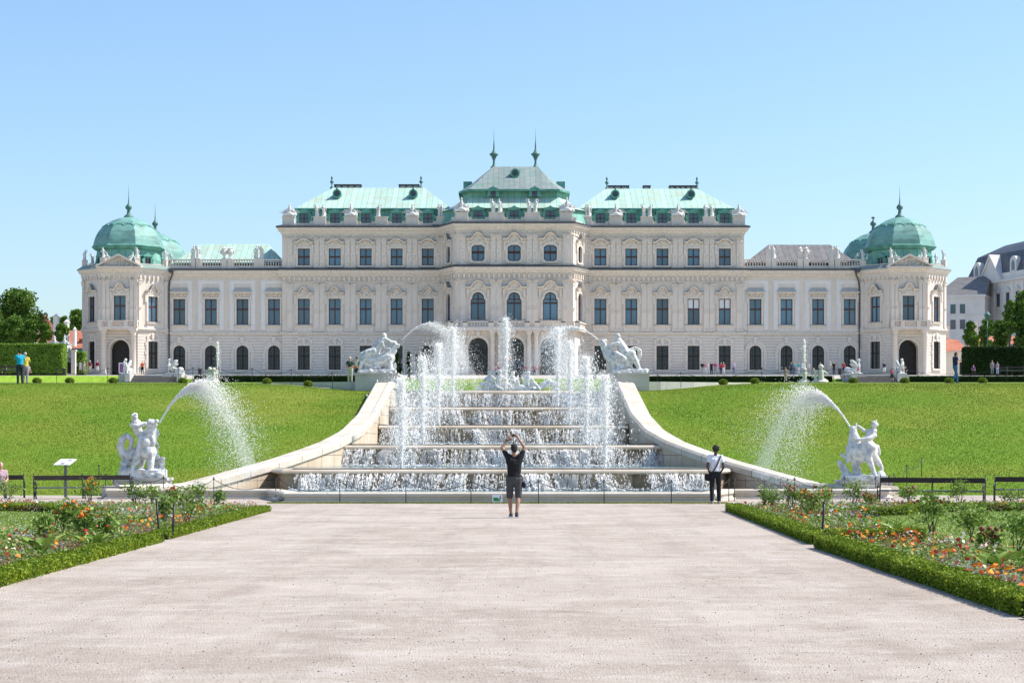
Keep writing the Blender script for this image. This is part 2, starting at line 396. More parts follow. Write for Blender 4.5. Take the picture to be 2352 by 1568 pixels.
tag(grid('gravel_terrace', np.array([-400,-120,-60,-25,0,25,60,120,400.]), np.array([236.9,238.5,260,300,340,900,3000.]), hgt, M['sandpath']), kind='structure')
def ribbon(name, pts, w, m, dz=.03, label=None):     # path laid on the terrain
    v=[]; f=[]
    for i,(x,y) in enumerate(pts):
        a = Vector(pts[max(i-1,0)]); b = Vector(pts[min(i+1,len(pts)-1)]); d=(b-a).normalized(); n=Vector((-d.y,d.x))
        for s in (-.5,.5):
            q = Vector((x,y)) + n*w*s; v.append((q.x,q.y,float(hgt(q.x,q.y))+dz))
    for i in range(len(pts)-1): f.append((2*i,2*i+2,2*i+3,2*i+1))
    mb = MB(); mb.add(v,f); return tag(mb.build(name, m), kind='structure')
for s in (-1,1):
    ribbon('path', [(s*x+ (XC if x<20 else 0), 97.2) for x in (9,12,16,22,30,45,70,90)][::s], 1.4, M['sandpath'], .03)
ribbon('path', [(x, 232.0) for x in np.linspace(-80,80,20)], 4.5, M['sandpath'], .05)
ribbon('path', [(XC*(1-i/20), 118+5.6*i) for i in range(21)], 5, M['sandpath'], .05)

# ================================================================ PALACE
ZB, ZW, ZP, ZT, ZPO = 301.5, 302.0, 296.0, 298.0, 293.2      # block, wing, pavilion, tower front, portico distances
ZG = 13.0
def B(y): return pz(y, ZB)
palace = empty('palace', (0, ZB, ZG), 0, 'long pale baroque palace with green copper roofs and domed corner towers above the cascade', 'palace')
def frame_of(p0, p1):
    p0 = Vector(p0); p1 = Vector(p1); d = (p1-p0).normalized(); n = Vector((d.y,-d.x)); ang = math.atan2(d.y,d.x)
    def fr(u,z,o=0.0): q = p0 + d*u + n*o; return (q.x,q.y,z)
    fr.ang = ang; fr.len = (p1-p0).length; fr.p0 = p0; fr.d = d; fr.n = n
    return fr
def plane(Z):
    fr = frame_of((0,Z),(1,Z)); return fr
PB, PW, PP = plane(ZB), plane(ZW), plane(ZP)

def arch_pts(uc, w, zs, n=10):                       # semicircle from right spring to left spring
    r = w/2; return [(uc + r*math.cos(PI*i/n), zs + r*math.sin(PI*i/n)) for i in range(n+1)]
def wall(mb, fr, u0, u1, z0, z1, holes, depth=.45):
    """holes: (uc, w, zb, zt, arch)"""
    us = {u0,u1}; zs = {z0,z1}
    for uc,w,zb,zt,a in holes: us |= {uc-w/2, uc+w/2}; zs |= {max(zb,z0),zt}
    us = sorted(us); zs = sorted(zs)
    for i in range(len(us)-1):
        for j in range(len(zs)-1):
            cu = (us[i]+us[i+1])/2; cz = (zs[j]+zs[j+1])/2
            if us[i+1]-us[i] < 1e-6: continue
            if any(abs(cu-h[0]) < h[1]/2 and h[2] < cz < h[3] for h in holes): continue
            mb.add([fr(us[i],zs[j]),fr(us[i+1],zs[j]),fr(us[i+1],zs[j+1]),fr(us[i],zs[j+1])],[(0,1,2,3)])
    for uc,w,zb,zt,a in holes:
        l, r = uc-w/2, uc+w/2; top = zt - w/2 if a else zt
        mb.add([fr(l,zb,0),fr(l,zb,-depth),fr(l,top,-depth),fr(l,top,0)],[(0,1,2,3)])
        mb.add([fr(r,zb,0),fr(r,top,0),fr(r,top,-depth),fr(r,zb,-depth)],[(0,1,2,3)])
        mb.add([fr(l,zb,0),fr(r,zb,0),fr(r,zb,-depth),fr(l,zb,-depth)],[(0,1,2,3)])
        if not a: mb.add([fr(l,zt,0),fr(l,zt,-depth),fr(r,zt,-depth),fr(r,zt,0)],[(0,1,2,3)])
        else:
            P = arch_pts(uc, w, top); n = len(P); h = n//2
            mb.add([fr(r,zt,0)] + [fr(*P[i],0) for i in range(h,-1,-1)], [list(range(h+2))])
            mb.add([fr(l,zt,0)] + [fr(*P[i],0) for i in range(n-1,h-1,-1)], [list(range(n-h+1))])
            for i in range(n-1): mb.add([fr(*P[i],0),fr(*P[i+1],0),fr(*P[i+1],-depth),fr(*P[i],-depth)],[(0,1,2,3)])

ID = lambda u,z,o=0.0: (u,-o,z)                      # local frame used for windows (outward = -y)
def band(mb, outer, inner, d0, d1):                  # closed ring between two outlines of equal length
    n = len(outer); vs = [ID(u,z,d1) for u,z in outer] + [ID(u,z,d1) for u,z in inner] + [ID(u,z,d0) for u,z in outer] + [ID(u,z,d0) for u,z in inner]
    fs = []
    for i in range(n):
        j = (i+1) % n
        fs += [(i,j,n+j,n+i),(2*n+i,2*n+j,j,i),(n+i,n+j,3*n+j,3*n+i)]
    mb.add(vs, fs)
def outline(w, h, arch, seg=False):
    if arch == 1: return [(-w/2,0),(w/2,0)] + [(w/2*math.cos(PI*i/10), h-w/2+w/2*math.sin(PI*i/10)) for i in range(11)]
    if arch == 2:                                    # round head narrower than the opening (stepped shoulders)
        r = w*.40; zs = h - r - .05
        return [(-w/2,0),(w/2,0),(w/2,zs-.35),(r,zs-.1)] + [(r*math.cos(PI*i/8), zs+r*math.sin(PI*i/8)) for i in range(9)] + [(-w/2,zs-.35)]
    if arch == 3:                                    # notched corners with curved head and foot
        a = w*.34
        lo = [(a*math.cos(t)*1.0, .28-.28*math.sin(-t)) for t in []]
        return [(-a,0.0),(0,-.12),(a,0.0),(w/2-.05,.25),(w/2,.45),(w/2,h-.45),(w/2-.05,h-.25),(a,h-.1),(a*.5,h+.08),(0,h+.14),(-a*.5,h+.08),(-a,h-.1),(-w/2+.05,h-.25),(-w/2,h-.45),(-w/2,.45),(-w/2+.05,.25)]
    return [(-w/2,0),(w/2,0),(w/2,h),(-w/2,h)]
def scaled(P, e, h):
    cu = 0; cz = h/2; out = []
    for u,z in P:
        du = u; dz = z-cz; L = math.hypot(du,dz)
        out.append((u + e*(1 if u>1e-6 else -1 if u<-1e-6 else 0), z + e*(1 if dz>0 else -1)))
    return out
rs = random.Random(5)
def ornament(mb, fr, u0, u1, z0, z1, n, d=.12, seed=0, fill=None):
    r = random.Random(seed)
    for k in range(n):
        u = r.uniform(u0,u1); z = r.uniform(z0,z1)
        if fill and not fill(u,z): continue
        q = fr(u,z,d*.2); s = r.uniform(.08,.2)
        mb.ell(q, (s*r.uniform(.7,1.8), d, s*r.uniform(.7,1.6)), 6, 4, rot=(0,r.uniform(-1,1),0))
HOODS = {}
def hood_shape(kind, w):
    W2 = w/2
    if kind == 'ogee':    # curved broken hood with raised centre
        top = [(-W2,0),(-W2*.62,.02),(-W2*.5,.22),(-W2*.36,.62),(-W2*.18,.92),(0,1.02),(W2*.18,.92),(W2*.36,.62),(W2*.5,.22),(W2*.62,.02),(W2,0)]
    elif kind == 'low':
        top = [(-W2,0),(-W2*.72,.03),(-W2*.5,.3),(-W2*.3,.52),(0,.6),(W2*.3,.52),(W2*.5,.3),(W2*.72,.03),(W2,0)]
    elif kind == 'flat':
        top = [(-W2,0),(W2,0)]
    return top
def window_meshes(w, h, arch=0, hood='ogee', hw=3.0, hz=.9, kind='cross', seed=0, apron=True, glassm='glass', key=None):
    """returns surround, frame, pane meshes; origin = bottom centre of the opening on the wall face"""
    s = MB(); P = outline(w, h, arch); O = scaled(P, .28, h)
    band(s, O, P, -.02, .16)
    if kind != 'grille' or True:
        if hood in ('ogee','low'):
            T = hood_shape(hood, hw); zt = h + hz; th = .24
            up = [(u, zt+z+th) for u,z in T]; dn = [(u*.93, zt+z) for u,z in T]
            s.cur = 2; poly = dn + up[::-1]
            n = len(T)
            vs = [ID(u,z,.62) for u,z in up] + [ID(u,z,.05) for u,z in up] + [ID(u,z,.5) for u,z in dn] + [ID(u,z,.05) for u,z in dn]
            fs = []
            for i in range(n-1): fs += [(i,i+1,n+i+1,n+i),(2*n+i,2*n+i+1,i+1,i),(3*n+i,3*n+i+1,2*n+i+1,2*n+i)]
            fs += [(0,n,3*n,2*n),(n-1,3*n-1,4*n-1,2*n-1)]
            s.m_top = len(s.m); s.add(vs, fs); s.cur = 0
            for i in range(len(fs)): s.m[s.m_top+i] = 0
            tl = MB(); 
            for i in range(n-1):
                (u0,z0_),(u1,z1_) = up[i],up[i+1]; b0 = len(s.v)
                s.add([ID(u0,z0_-.015,.64),ID(u1,z1_-.015,.64),ID(u1,z1_+.02,.64),ID(u0,z0_+.02,.64),ID(u0,z0_+.02,.05),ID(u1,z1_+.02,.05)],[(0,1,2,3),(3,2,5,4)]); s.m[-1] = 2; s.m[-2] = 2
            z0 = h+.28; poly = [(-hw*.42,z0),(hw*.42,z0)] + [(u*.84, zt+z-.02) for u,z in T[::-1]]
            s.fprism(ID, poly, 0, .1); s.cur = 1
            ornament(s, ID, -hw*.36, hw*.36, z0+.05, zt+.1, 22, .2, seed)
            ornament(s, ID, -hw*.16, hw*.16, zt, zt+(.62 if hood=='ogee' else .3), 8, .2, seed+1)
            s.cur = 0
            for q in (-1,1):
                s.fbox(ID, *(sorted((q*(w/2+.28), q*(w/2+.62)))), h-.9, h+hz-.1, 0, .24)
                s.fbox(ID, *(sorted((q*(w/2+.28), q*(w/2+.44)))), 0, h-.9, 0, .08)
        elif hood == 'flat':
            s.fbox(ID, -hw/2, hw/2, h+hz, h+hz+.14, 0, .6); s.fbox(ID, -hw*.45, hw*.45, h+hz-.14, h+hz, 0, .4)
            s.cur = 3
            vs = [ID(-hw/2+.05,h+hz+.14,.55),ID(hw/2-.05,h+hz+.14,.55),ID(hw*.36,h+hz+.85,.03),ID(-hw*.36,h+hz+.85,.03)]
            s.add(vs,[(0,1,2,3)]); s.add([vs[0],vs[3],ID(-hw/2+.05,h+hz+.14,0)],[(0,1,2)]); s.add([vs[1],ID(hw/2-.05,h+hz+.14,0),vs[2]],[(0,1,2)])
            s.cur = 1; ornament(s, ID, -hw*.38, hw*.38, h+.35, h+hz-.2, 16, .12, seed); s.cur = 0
            for q in (-1,1): s.fbox(ID, *(sorted((q*(w/2+.28), q*(w/2+.5)))), h-.6, h+hz-.2, 0, .22)
        elif hood == 'key':                          # ground storey keystone relief
            T = hood_shape('low', hw)
            band(s, [(-hw*.42,h+.28),(hw*.42,h+.28),(hw*.45,h+.9),(hw*.25,h+1.25),(0,h+1.4),(-hw*.25,h+1.25),(-hw*.45,h+.9)],
                    [(-hw*.3,h+.3),(hw*.3,h+.3),(hw*.31,h+.75),(hw*.17,h+1.0),(0,h+1.05),(-hw*.17,h+1.0),(-hw*.31,h+.75)], 0, .14)
            s.fprism(ID, [(-.2,h+.1),(.2,h+.1),(.32,h+1.3),(-.32,h+1.3)], 0, .26)
            for q in (-1,1):
                for k in range(6): s.fbox(ID, *(sorted((q*(w/2+.2), q*(w/2+.42+.12*(k%2))))), k*h/6+.05, (k+1)*h/6-.05, 0, .13)
        elif hood == 'archring':
            r = w/2; zs = h-r
            Pi = arch_pts(0, w+.7, zs); Po = arch_pts(0, w+1.7, zs)
            for i in range(len(Pi)-1):
                s.fprism(ID, [Pi[i],Po[i],Po[i+1],Pi[i+1]][::1], 0, .14)
            for q in (-1,1): s.fbox(ID, *(sorted((q*(w/2+.35), q*(w/2+.85)))), 0, zs, 0, .12); s.fbox(ID, *(sorted((q*(w/2+.3), q*(w/2+.95)))), zs-.15, zs+.15, 0, .2)
            s.fprism(ID, [(-.22,h+.3),(.22,h+.3),(.34,h+1.35),(-.34,h+1.35)], 0, .3)
    if apron:
        s.fbox(ID, -hw*.43, hw*.43, -.3, -.12, 0, .3); s.cur = 2; s.fbox(ID, -hw*.435, hw*.435, -.12, -.07, 0, .33); s.cur = 0
        s.fbox(ID, -hw*.40, hw*.40, -1.2, -.3, 0, .08); s.cur = 1
        ornament(s, ID, -hw*.34, hw*.34, -1.05, -.45, 8, .08, seed+2); s.cur = 0
    elif hood != 'none': s.fbox(ID, -w/2-.35, w/2+.35, -.26, -.08, 0, .22)
    sm = s.mesh('window_surround', [M['trim'], M['trim'], M['flash'], M['plinth']])
    f = MB(); Pi = scaled(P, -.1, h); band(f, P, Pi, -.34, -.22)
    t = .06
    if kind == 'cross':
        f.fbox(ID, -t*1.3, t*1.3, .05, h-.05, -.33, -.2); zt = h*.6 if h > 3.2 else h*.52
        f.fbox(ID, -w/2+.05, w/2-.05, zt-t*1.8, zt+t*1.8, -.33, -.19)
        if arch: f.fbox(ID, -w/2+.05, w/2-.05, h-w/2-t, h-w/2+t, -.33, -.2)
    elif kind == 'grille':
        f.fbox(ID, -.06, .06, .05, h-.05, -.3, -.18); f.fbox(ID, -w/2, w/2, h*.56-.08, h*.56+.08, -.3, -.17)
        k = 7
        for i in range(1,k): u = -w/2 + w*i/k; f.fbox(ID, u-.018, u+.018, .05, h - (w/2-math.sqrt(max(0,(w/2)**2-u*u)) if arch else 0), -.14, -.10)
        for i in range(1,5): z = h*i/5; f.fbox(ID, -w/2*(1 if z < h-w/2 or not arch else .8), w/2*(1 if z < h-w/2 or not arch else .8), z-.02, z+.02, -.12, -.08)
    fm = f.mesh('frame', M['frame'] if kind == 'cross' else M['iron'])
    p = MB(); Q = scaled(P, -.04, h); p.add([ID(u,z,-.30) for u,z in Q], [list(range(len(Q)))])
    pm = p.mesh('pane', M[glassm]); return sm, fm, pm
def put_window(fr, u, z, meshes, name='window', blind=None, dz=0):
    w = link(name, meshes[0], palace); q = fr(u, z, .0)
    w.matrix_parent_inverse = Matrix.Translation(-palace.location)
    w.location = q; w.rotation_euler = (0,0,fr.ang)
    for nm, me in (('frame', meshes[1]), ('pane', meshes[2])): link(nm, me, w)
    if blind: link('blind', blind, w)
    return w

sB = ZB/F
main_w, main_h = 27.5*sB, 59*sB
WM = {}
for k in range(3): WM['main%d'%k] = window_meshes(main_w, main_h, 0, 'ogee', 3.1, .72, seed=k*7)
WM['wing'] = window_meshes(main_w, main_h, 0, 'flat', 3.0, .95, seed=31)
for k in range(2): WM['up%d'%k] = window_meshes(main_w, 39*sB, 0, 'low', 3.1, .78, seed=50+k, apron=False)
WM['gar'] = window_meshes(main_w, 56*sB, 1, 'archring', 3.2, .9, 'grille', apron=False, glassm='glassd')
WM['grect'] = window_meshes(main_w, 55*sB, 0, 'key', 3.1, .9, 'grille', apron=False, glassm='glassd')
sP = ZP/F
WM['pmain'] = window_meshes(34*sP, 64.5*sP, 2, 'ogee', 4.1, .55, seed=70)
WM['pup'] = window_meshes(30*sP, 37*sP, 3, 'ogee', 3.7, .75, seed=71, apron=False)
WM['dmain'] = window_meshes(1.75, 64.5*sP, 1, 'ogee', 3.0, .5, seed=72)
WM['dup'] = window_meshes(1.6, 37*sP, 3, 'ogee', 2.7, .75, seed=73, apron=False)
WM['dg'] = window_meshes(1.9, 4.6, 1, 'archring', 2.6, .6, 'grille', apron=False, glassm='glassd')
sT = ZT/F
WM['tmain'] = window_meshes(27.5*sT, 58*sT, 0, 'ogee', 3.2, .8, seed=80)
WM['tside'] = window_meshes(1.85, 58*sT, 0, 'ogee', 2.9, .7, seed=81)
WM['tg'] = window_meshes(1.85, 4.3, 0, 'key', 2.6, .6, 'grille', apron=False, glassm='glassd')
bl = MB(); bl.add([ID(-main_w/2+.12,main_h*.62,-.26),ID(-.08,main_h*.62,-.26),ID(-.08,main_h-.12,-.26),ID(-main_w/2+.12,main_h-.12,-.26)],[(0,1,2,3)])
bl.add([ID(.08,main_h*.62,-.26),ID(main_w/2-.12,main_h*.62,-.26),ID(main_w/2-.12,main_h-.12,-.26),ID(.08,main_h-.12,-.26)],[(0,1,2,3)]); blind = bl.mesh('blind', M['blind'])

def U(x, Z=ZB): return px(x, Z)
zM, zMt = B(745), B(686); zU, zUt = B(610), B(571); zGb, zGt = B(849), B(794)
zStr = (B(769), B(761)); zMid = B(622.5); zTop = B(527)
# ---- facade frames
XBL, XBR = U(648), U(1709); 
PL0, PL1 = (-11.6, ZB), (-9.0, ZP); PR0, PR1 = (9.0, ZP), (11.6, ZB)
DL, DR = frame_of(PL0, PL1), frame_of(PR0, PR1)
left_win = [698,769,840,911,982.5]; right_win = [1379,1450,1521.5,1593,1664.5]
lw = [412,484.5,557,629.5]; rw = [1735,1806.5,1879,1951.5]
def storey_walls(name, fr, u0, u1, holes_g, holes_m, holes_u, top):
    w = MB(); wall(w, fr, u0, u1, ZG-.5, zStr[0], holes_g); w.build(name+'_base' if False else 'rusticated_wall', M['rust'], palace)
    w = MB(); wall(w, fr, u0, u1, zStr[0], zMid, holes_m); 
    if holes_u is not None: wall(w, fr, u0, u1, zMid, top, holes_u)
    w.build('wall', M['plaster'], palace)
hm = zMt-zM; hu = zUt-zU; hg = zGt-zGb
def H(xs, w, z, h, arch=False, Z=ZB): return [(U(x,Z), w, z, z+h, arch) for x in xs]
storey_walls('b', PB, XBL, -11.6, H(left_win, main_w, zGb, hg), H(left_win, main_w, zM, main_h), H(left_win, main_w, zU, 39*sB), zTop)
storey_walls('b', PB, 11.6, XBR, H(right_win, main_w, zGb, hg), H(right_win, main_w, zM, main_h), H(right_win, main_w, zU, 39*sB), zTop)
for xs in (left_win, right_win):
    for i, x in enumerate(xs):
        put_window(PB, U(x), zGb, WM['grect'])
        put_window(PB, U(x), zM, WM['main%d'%(i%3)], blind=blind if x in (1593,1664.5) else None)
        put_window(PB, U(x), zU, WM['up%d'%(i%2)])
TLX, TRX = -62.05, 62.05; TY = 304.8; AP = 6.8         # tower axes and apothem
WL0, WR1 = TLX+AP-.2, TRX-AP+.2
for (a, b, xs) in ((WL0, XBL, lw), (XBR, WR1, rw)):
    w = MB(); wall(w, PW, a, b, ZG-.5, zStr[0], H(xs, main_w, zGb, 56*sB, True, ZW)); w.build('rusticated_wall', M['rust'], palace)
    w = MB(); wall(w, PW, a, b, zStr[0], zMid, H(xs, main_w, zM, main_h, False, ZW)); w.build('wall', M['plaster'], palace)
    for x in xs:
        put_window(PW, U(x,ZW), zGb, WM['gar']); put_window(PW, U(x,ZW), zM, WM['wing'])
    for x in xs:                                      # pale recessed field round each window
        q = MB(); u = U(x,ZW)
        for (p0,p1) in ((-2.05,-1.35),(1.35,2.05)): q.fbox(PW, u+p0, u+p1, zStr[1]+.3, B(664)+.9, .0, .05)
        q.fbox(PW, u-2.05, u+2.05, B(664)+.9, B(664)+1.4, 0, .05)
        q.build('window_panel', M['panel'], palace)
# pavilion
pw = [1098,1181,1264]; zPMb = pz(734.5,ZP); zPUb = pz(599.5,ZP)
w = MB(); wall(w, PP, -9.0, 9.0, zStr[1]-1.0, zMid, H(pw, 34*sP, zPMb, 64.5*sP, False, ZP)); wall(w, PP, -9.0, 9.0, zMid, zTop, H(pw, 30*sP, zPUb, 37*sP, False, ZP)); w.build('wall', M['plaster'], palace)
for x in pw:
    put_window(PP, U(x,ZP), zPMb, WM['pmain']); put_window(PP, U(x,ZP), zPUb, WM['pup'])
for x,wd,h_,zb in [(x,34*sP,64.5*sP,zPMb) for x in pw]:    # filling between square hole and round head
    q = MB(); u = U(x,ZP); r = wd*.40; zs = zb+h_-r-.05
    for sgn in (-1,1):
        poly = [(u+sgn*wd/2,zb+h_),(u+sgn*wd/2,zs-.35),(u+sgn*r,zs-.1)] + [(u+sgn*r*math.cos(PI*i/8), zs+r*math.sin(PI*i/8)) for i in range(0,5)] + [(u,zb+h_)]
        if sgn > 0: poly = poly[::-1]
        q.fprism(PP, poly[::-1] if sgn>0 else poly[::-1], -.3, .005) if sgn < 0 else q.fprism(PP, poly[::-1], -.3, .005)
    q.build('window_spandrel', M['plaster'], palace)
for fr in (DL, DR):
    um = fr.len/2
    w = MB(); wall(w, fr, 0, fr.len, zStr[0], zMid, [(um,1.75,zPMb,zPMb+64.5*sP,True)]); wall(w, fr, 0, fr.len, zMid, zTop, [(um,1.5,zPUb,zPUb+37*sP,False)]); w.build('wall', M['plaster'], palace)
    w = MB(); wall(w, fr, 0, fr.len, ZG-.5, zStr[0], [(um,1.9,ZG+.9,ZG+5.5,True)]); w.build('rusticated_wall', M['rust'], palace)
    put_window(fr, um, zPMb, WM['dmain']); put_window(fr, um, zPUb, WM['dup']); put_window(fr, um, ZG+.9, WM['dg'])
# portico under the balcony
zBal0, zBal1 = pz(753,ZPO), pz(738,ZPO)
pf = frame_of((-9.4,ZPO+.4),(9.4,ZPO+.4)); uc = 9.4
w = MB(); wall(w, pf, 0, 18.8, ZG-.6, zBal0-.4, [(9.4+U(x,ZPO)*1.0, 3.05, ZG-.6, ZG+5.55, True) for x in pw], 2.2); w.build('portico_wall', M['plaster'], palace)
for sx in (-1,1):
    a, b = ((-9.4,ZPO+.4),(-11.0,ZB)) if sx < 0 else ((9.4,ZPO+.4),(11.0,ZB))
    fr = frame_of(b, a) if sx < 0 else frame_of(a, b); w = MB(); wall(w, fr, 0, fr.len, ZG-.6, zBal0-.4, [(fr.len*.5,2.2,ZG,ZG+4.6,True)], .8); w.build('portico_wall', M['plaster'], palace)
grm = MB(); r_ = 3.05/2; hh = 6.15
for i in range(1,12): u = -r_+3.05*i/12; grm.fbox(ID, u-.025, u+.025, .0, hh-r_+math.sqrt(max(0,r_*r_-u*u)), -.05, 0)
for z in (.3,1.6,2.9,4.2,4.6): grm.fbox(ID, -r_, r_, z-.04, z+.04, -.06, .02)
for k in range(60):
    a = rs.uniform(0,2*PI); c = (rs.uniform(-r_*.8,r_*.8), rs.uniform(.4,5.2))
    grm.tube([ID(c[0]+.16*math.cos(t), c[1]+.2*math.sin(t), 0) for t in np.linspace(a,a+4.5,7)], .018, 4)
grm = grm.mesh('entrance_gate', M['iron'])
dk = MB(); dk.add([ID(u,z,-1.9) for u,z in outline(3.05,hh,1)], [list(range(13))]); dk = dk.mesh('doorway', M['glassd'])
for x in pw:
    for nm, me in (('entrance_gate', grm), ('doorway', dk)):
        o = link(nm, me, palace); o.matrix_parent_inverse = Matrix.Translation(-palace.location); o.location = pf(9.4+U(x,ZPO), ZG-.6, -.25)
def column(fr, u, z0, z1, d, r=.36):
    q = fr(u,0,d); mb = MB(); cx, cy = q[0], q[1]
    mb.fbox(fr, u-r*1.5,u+r*1.5, z0, z0+.25, d-r*1.5, d+r*1.5)
    mb.lathe(cx, cy, [(r*1.35,z0+.25),(r*1.35,z0+.4),(r*1.1,z0+.5),(r,z0+.62),(r*1.02,z0+2),(r*.88,z1-.95),(r,z1-.9),(r*.9,z1-.82),(r*1.35,z1-.3),(r*1.45,z1-.25)], 14)
    mb.fbox(fr, u-r*1.5,u+r*1.5, z1-.25, z1, d-r*1.5, d+r*1.5)
    return mb.build('column', M['plaster'], palace)
for x in (1064,1131,1148,1215,1232,1299): column(pf, 9.4+U(x,ZPO), ZG-.55, zBal0-.4, .45)
def balusters(mb, path, z0, z1, pitch=.42, post_every=None):
    for a, b in zip(path[:-1], path[1:]):
        a = Vector(a); b = Vector(b); L = (b-a).length; n = max(1,int(L/pitch)); h = z1-z0
        for i in range(n):
            q = a + (b-a)*((i+.5)/n)
            mb.lathe(q.x, q.y, [(.09,z0+h*.14),(.07,z0+h*.22),(.13,z0+h*.38),(.06,z0+h*.7),(.09,z0+h*.84)], 6)
def rail(mb, path, z0, z1, wd=.22):
    h = z1-z0
    mb.sweep(path, [(-wd,z0),(wd,z0),(wd,z0+h*.14),(-wd,z0+h*.14),(-wd,z0)]); mb.sweep(path, [(-wd-.04,z0+h*.84),(wd+.04,z0+h*.84),(wd+.04,z1),(-wd-.04,z1),(-wd-.04,z0+h*.84)])
# balcony
bpath = [(-11.6,ZB-.6),(-9.8,ZPO),(9.8,ZPO),(11.6,ZB-.6)]
mb = MB(); rail(mb, bpath, zBal0+.1, zBal1); balusters(mb, bpath, zBal0+.1, zBal1)
for x in (-9.8,-7.6,-3.6,-2.0,2.0,3.6,7.6,9.8): mb.box(x-.4,x+.4,ZPO-.26,ZPO+.3,zBal0,zBal1+.06)
mb.build('balcony_balustrade', M['plaster'], palace)
mb = MB(); mb.prism([(-11.9,ZB+.2),(-10.1,ZPO-.35),(10.1,ZPO-.35),(11.9,ZB+.2)], zBal0-.4, zBal0+.1); mb.build('balcony_floor', M['trim'], palace)
for x in (1098,1181,1264):
    mb = MB(); u = U(x,ZPO); q = pf(9.4+u,0,0); mb.lathe(q[0], q[1]-.25, [(.1,zBal0-1.4),(.35,zBal0-.9),(.5,zBal0-.4)], 10); mb.build('keystone', M['trim'], palace)
    ring = MB(); Pi = arch_pts(9.4+u, 3.15, ZG+5.55-1.525); Po = arch_pts(9.4+u, 4.0, ZG+5.55-1.525)
    for i in range(len(Pi)-1): ring.fprism(pf, [Pi[i],Po[i],Po[i+1],Pi[i+1]], 0, .16)
    ring.build('door_arch', M['trim'], palace)
# pilasters
def pil_mesh(w, h, rosette=True, cap=.75, relief=False):
    s = MB(); s.fbox(ID, -w/2, w/2, 0, .35, 0, .26); s.fbox(ID, -w*.43, w*.43, .35, h-cap, 0, .16)
    s.fbox(ID, -w*.46, w*.46, h-cap, h-cap+.1, 0, .22); s.cur = 1
    s.fprism(ID, [(-w*.43,h-cap+.1),(w*.43,h-cap+.1),(w*.58,h-.12),(-w*.58,h-.12)], 0, .2)
    ornament(s, ID, -w*.45, w*.45, h-cap+.15, h-.15, 10, .26, int(h*100))
    s.cur = 0; s.fbox(ID, -w*.6, w*.6, h-.12, h, 0, .34)
    if rosette:
        s.cur = 1
        s.add(*ringpts(0, h*.42, w*.34, w*.24)); s.cur = 0
    if relief:
        s.cur = 1
        for k in range(6): ornament(s, ID, -w*.2, w*.2, h*.12+k*h*.12, h*.2+k*h*.12, 3, .2, k)
    return s.mesh('pilaster', [M['plaster'], M['trim']])
def ringpts(u0, z0, r1, r2, d=.24):
    vs = []; fs = []
    for i in range(10):
        a = 2*PI*i/10
        for r, dd in ((r1,.15),(r1,d),(r2,d),(r2,.15)): vs.append(ID(u0+r*math.cos(a), z0+r*math.sin(a), dd))
    for i in range(10):
        j = (i+1)%10
        for k in range(3): fs.append((i*4+k, j*4+k, j*4+k+1, i*4+k+1))
    return vs, fs
hM = B(652)-zStr[1]; hU = zTop-1.0-(zMid+.55)
pm1 = pil_mesh(1.0, hM); pm2 = pil_mesh(.9, B(547)-(zMid+.45), False, .7, True)
def put_pil(fr, u, z, me):
    o = link('pilaster', me, palace); o.matrix_parent_inverse = Matrix.Translation(-palace.location); o.location = fr(u,z,0); o.rotation_euler = (0,0,fr.ang)
def pairs(xs): 
    out = []
    for x in xs: out += [x-6.5, x+6.5]
    return out
pilL = [666.0] + pairs([733.5,804.5,875.5,946.5]) + [1008]; pilR = [1352.5+0] + pairs([1414.5,1486,1557,1629]) + [1698]
for x in pilL + pilR:
    put_pil(PB, U(x), zStr[1], pm1); put_pil(PB, U(x), zMid+.45, pm2)
for x in [1063] + pairs([1139.5,1222.5]) + [1299]:
    put_pil(PP, U(x,ZP), zBal1-.9, pm1 if False else pm1); put_pil(PP, U(x,ZP), zMid+.45, pm2)
for fr in (DL, DR):
    for u in (.55, fr.len-.55): put_pil(fr, u, zStr[1], pm1); put_pil(fr, u, zMid+.45, pm2)
# string course, cornices
TLr, TRl = (WL0, ZW), (WR1, ZW)
back = 329.0
pathmid = [(WL0,ZW),(XBL,ZW),(XBL+.001,ZB),PL0,PL1,PR0,PR1,(XBR-.001,ZB),(XBR,ZW),(WR1,ZW)]
pathmain = [(XBL,back),(XBL,ZB),PL0,PL1,PR0,PR1,(XBR,ZB),(XBR,back)]
for seg in ([(WL0,ZW),(XBL-.3,ZW)],[(XBL-.3,ZB),(-11.0,ZB)],[(11.0,ZB),(XBR+.3,ZB)],[(XBR+.3,ZW),(WR1,ZW)]):
    mb = MB(); z = zStr[0]; mb.sweep(seg, [(0,z),(.12,z),(.12,z+.2),(.3,z+.25),(.3,z+.42),(0,z+.56)]); mb.build('string_course', M['trim'], palace)
mb = MB(); z = zMid
prof = [(0,z-.95),(.13,z-.95),(.13,z-.8),(.25,z-.75),(.3,z-.5),(.58,z-.42),(.62,z-.22),(.76,z-.1),(.8,z+.12),(0,z+.22)]
mb.sweep(pathmid[:1]+[(XBL-.6,ZW)], prof); mb.sweep([(XBL-.6,ZB),PL0,PL1,PR0,PR1,(XBR+.6,ZB)], prof); mb.sweep([(XBR+.6,ZW),(WR1,ZW)], prof)
mb.build('cornice', M['trim'], palace)
mb = MB(); pg = [(.78,z+.08),(.88,z+.10),(.88,z+.34),(.6,z+.46),(0,z+.56),(0,z+.2)]
mb.sweep([(WL0,ZW),(XBL-.6,ZW)], pg); mb.sweep([(XBL-.6,ZB),PL0,PL1,PR0,PR1,(XBR+.6,ZB)], pg); mb.sweep([(XBR+.6,ZW),(WR1,ZW)], pg); mb.build('gutter', M['gutter'], palace)
mb = MB(); z = zTop
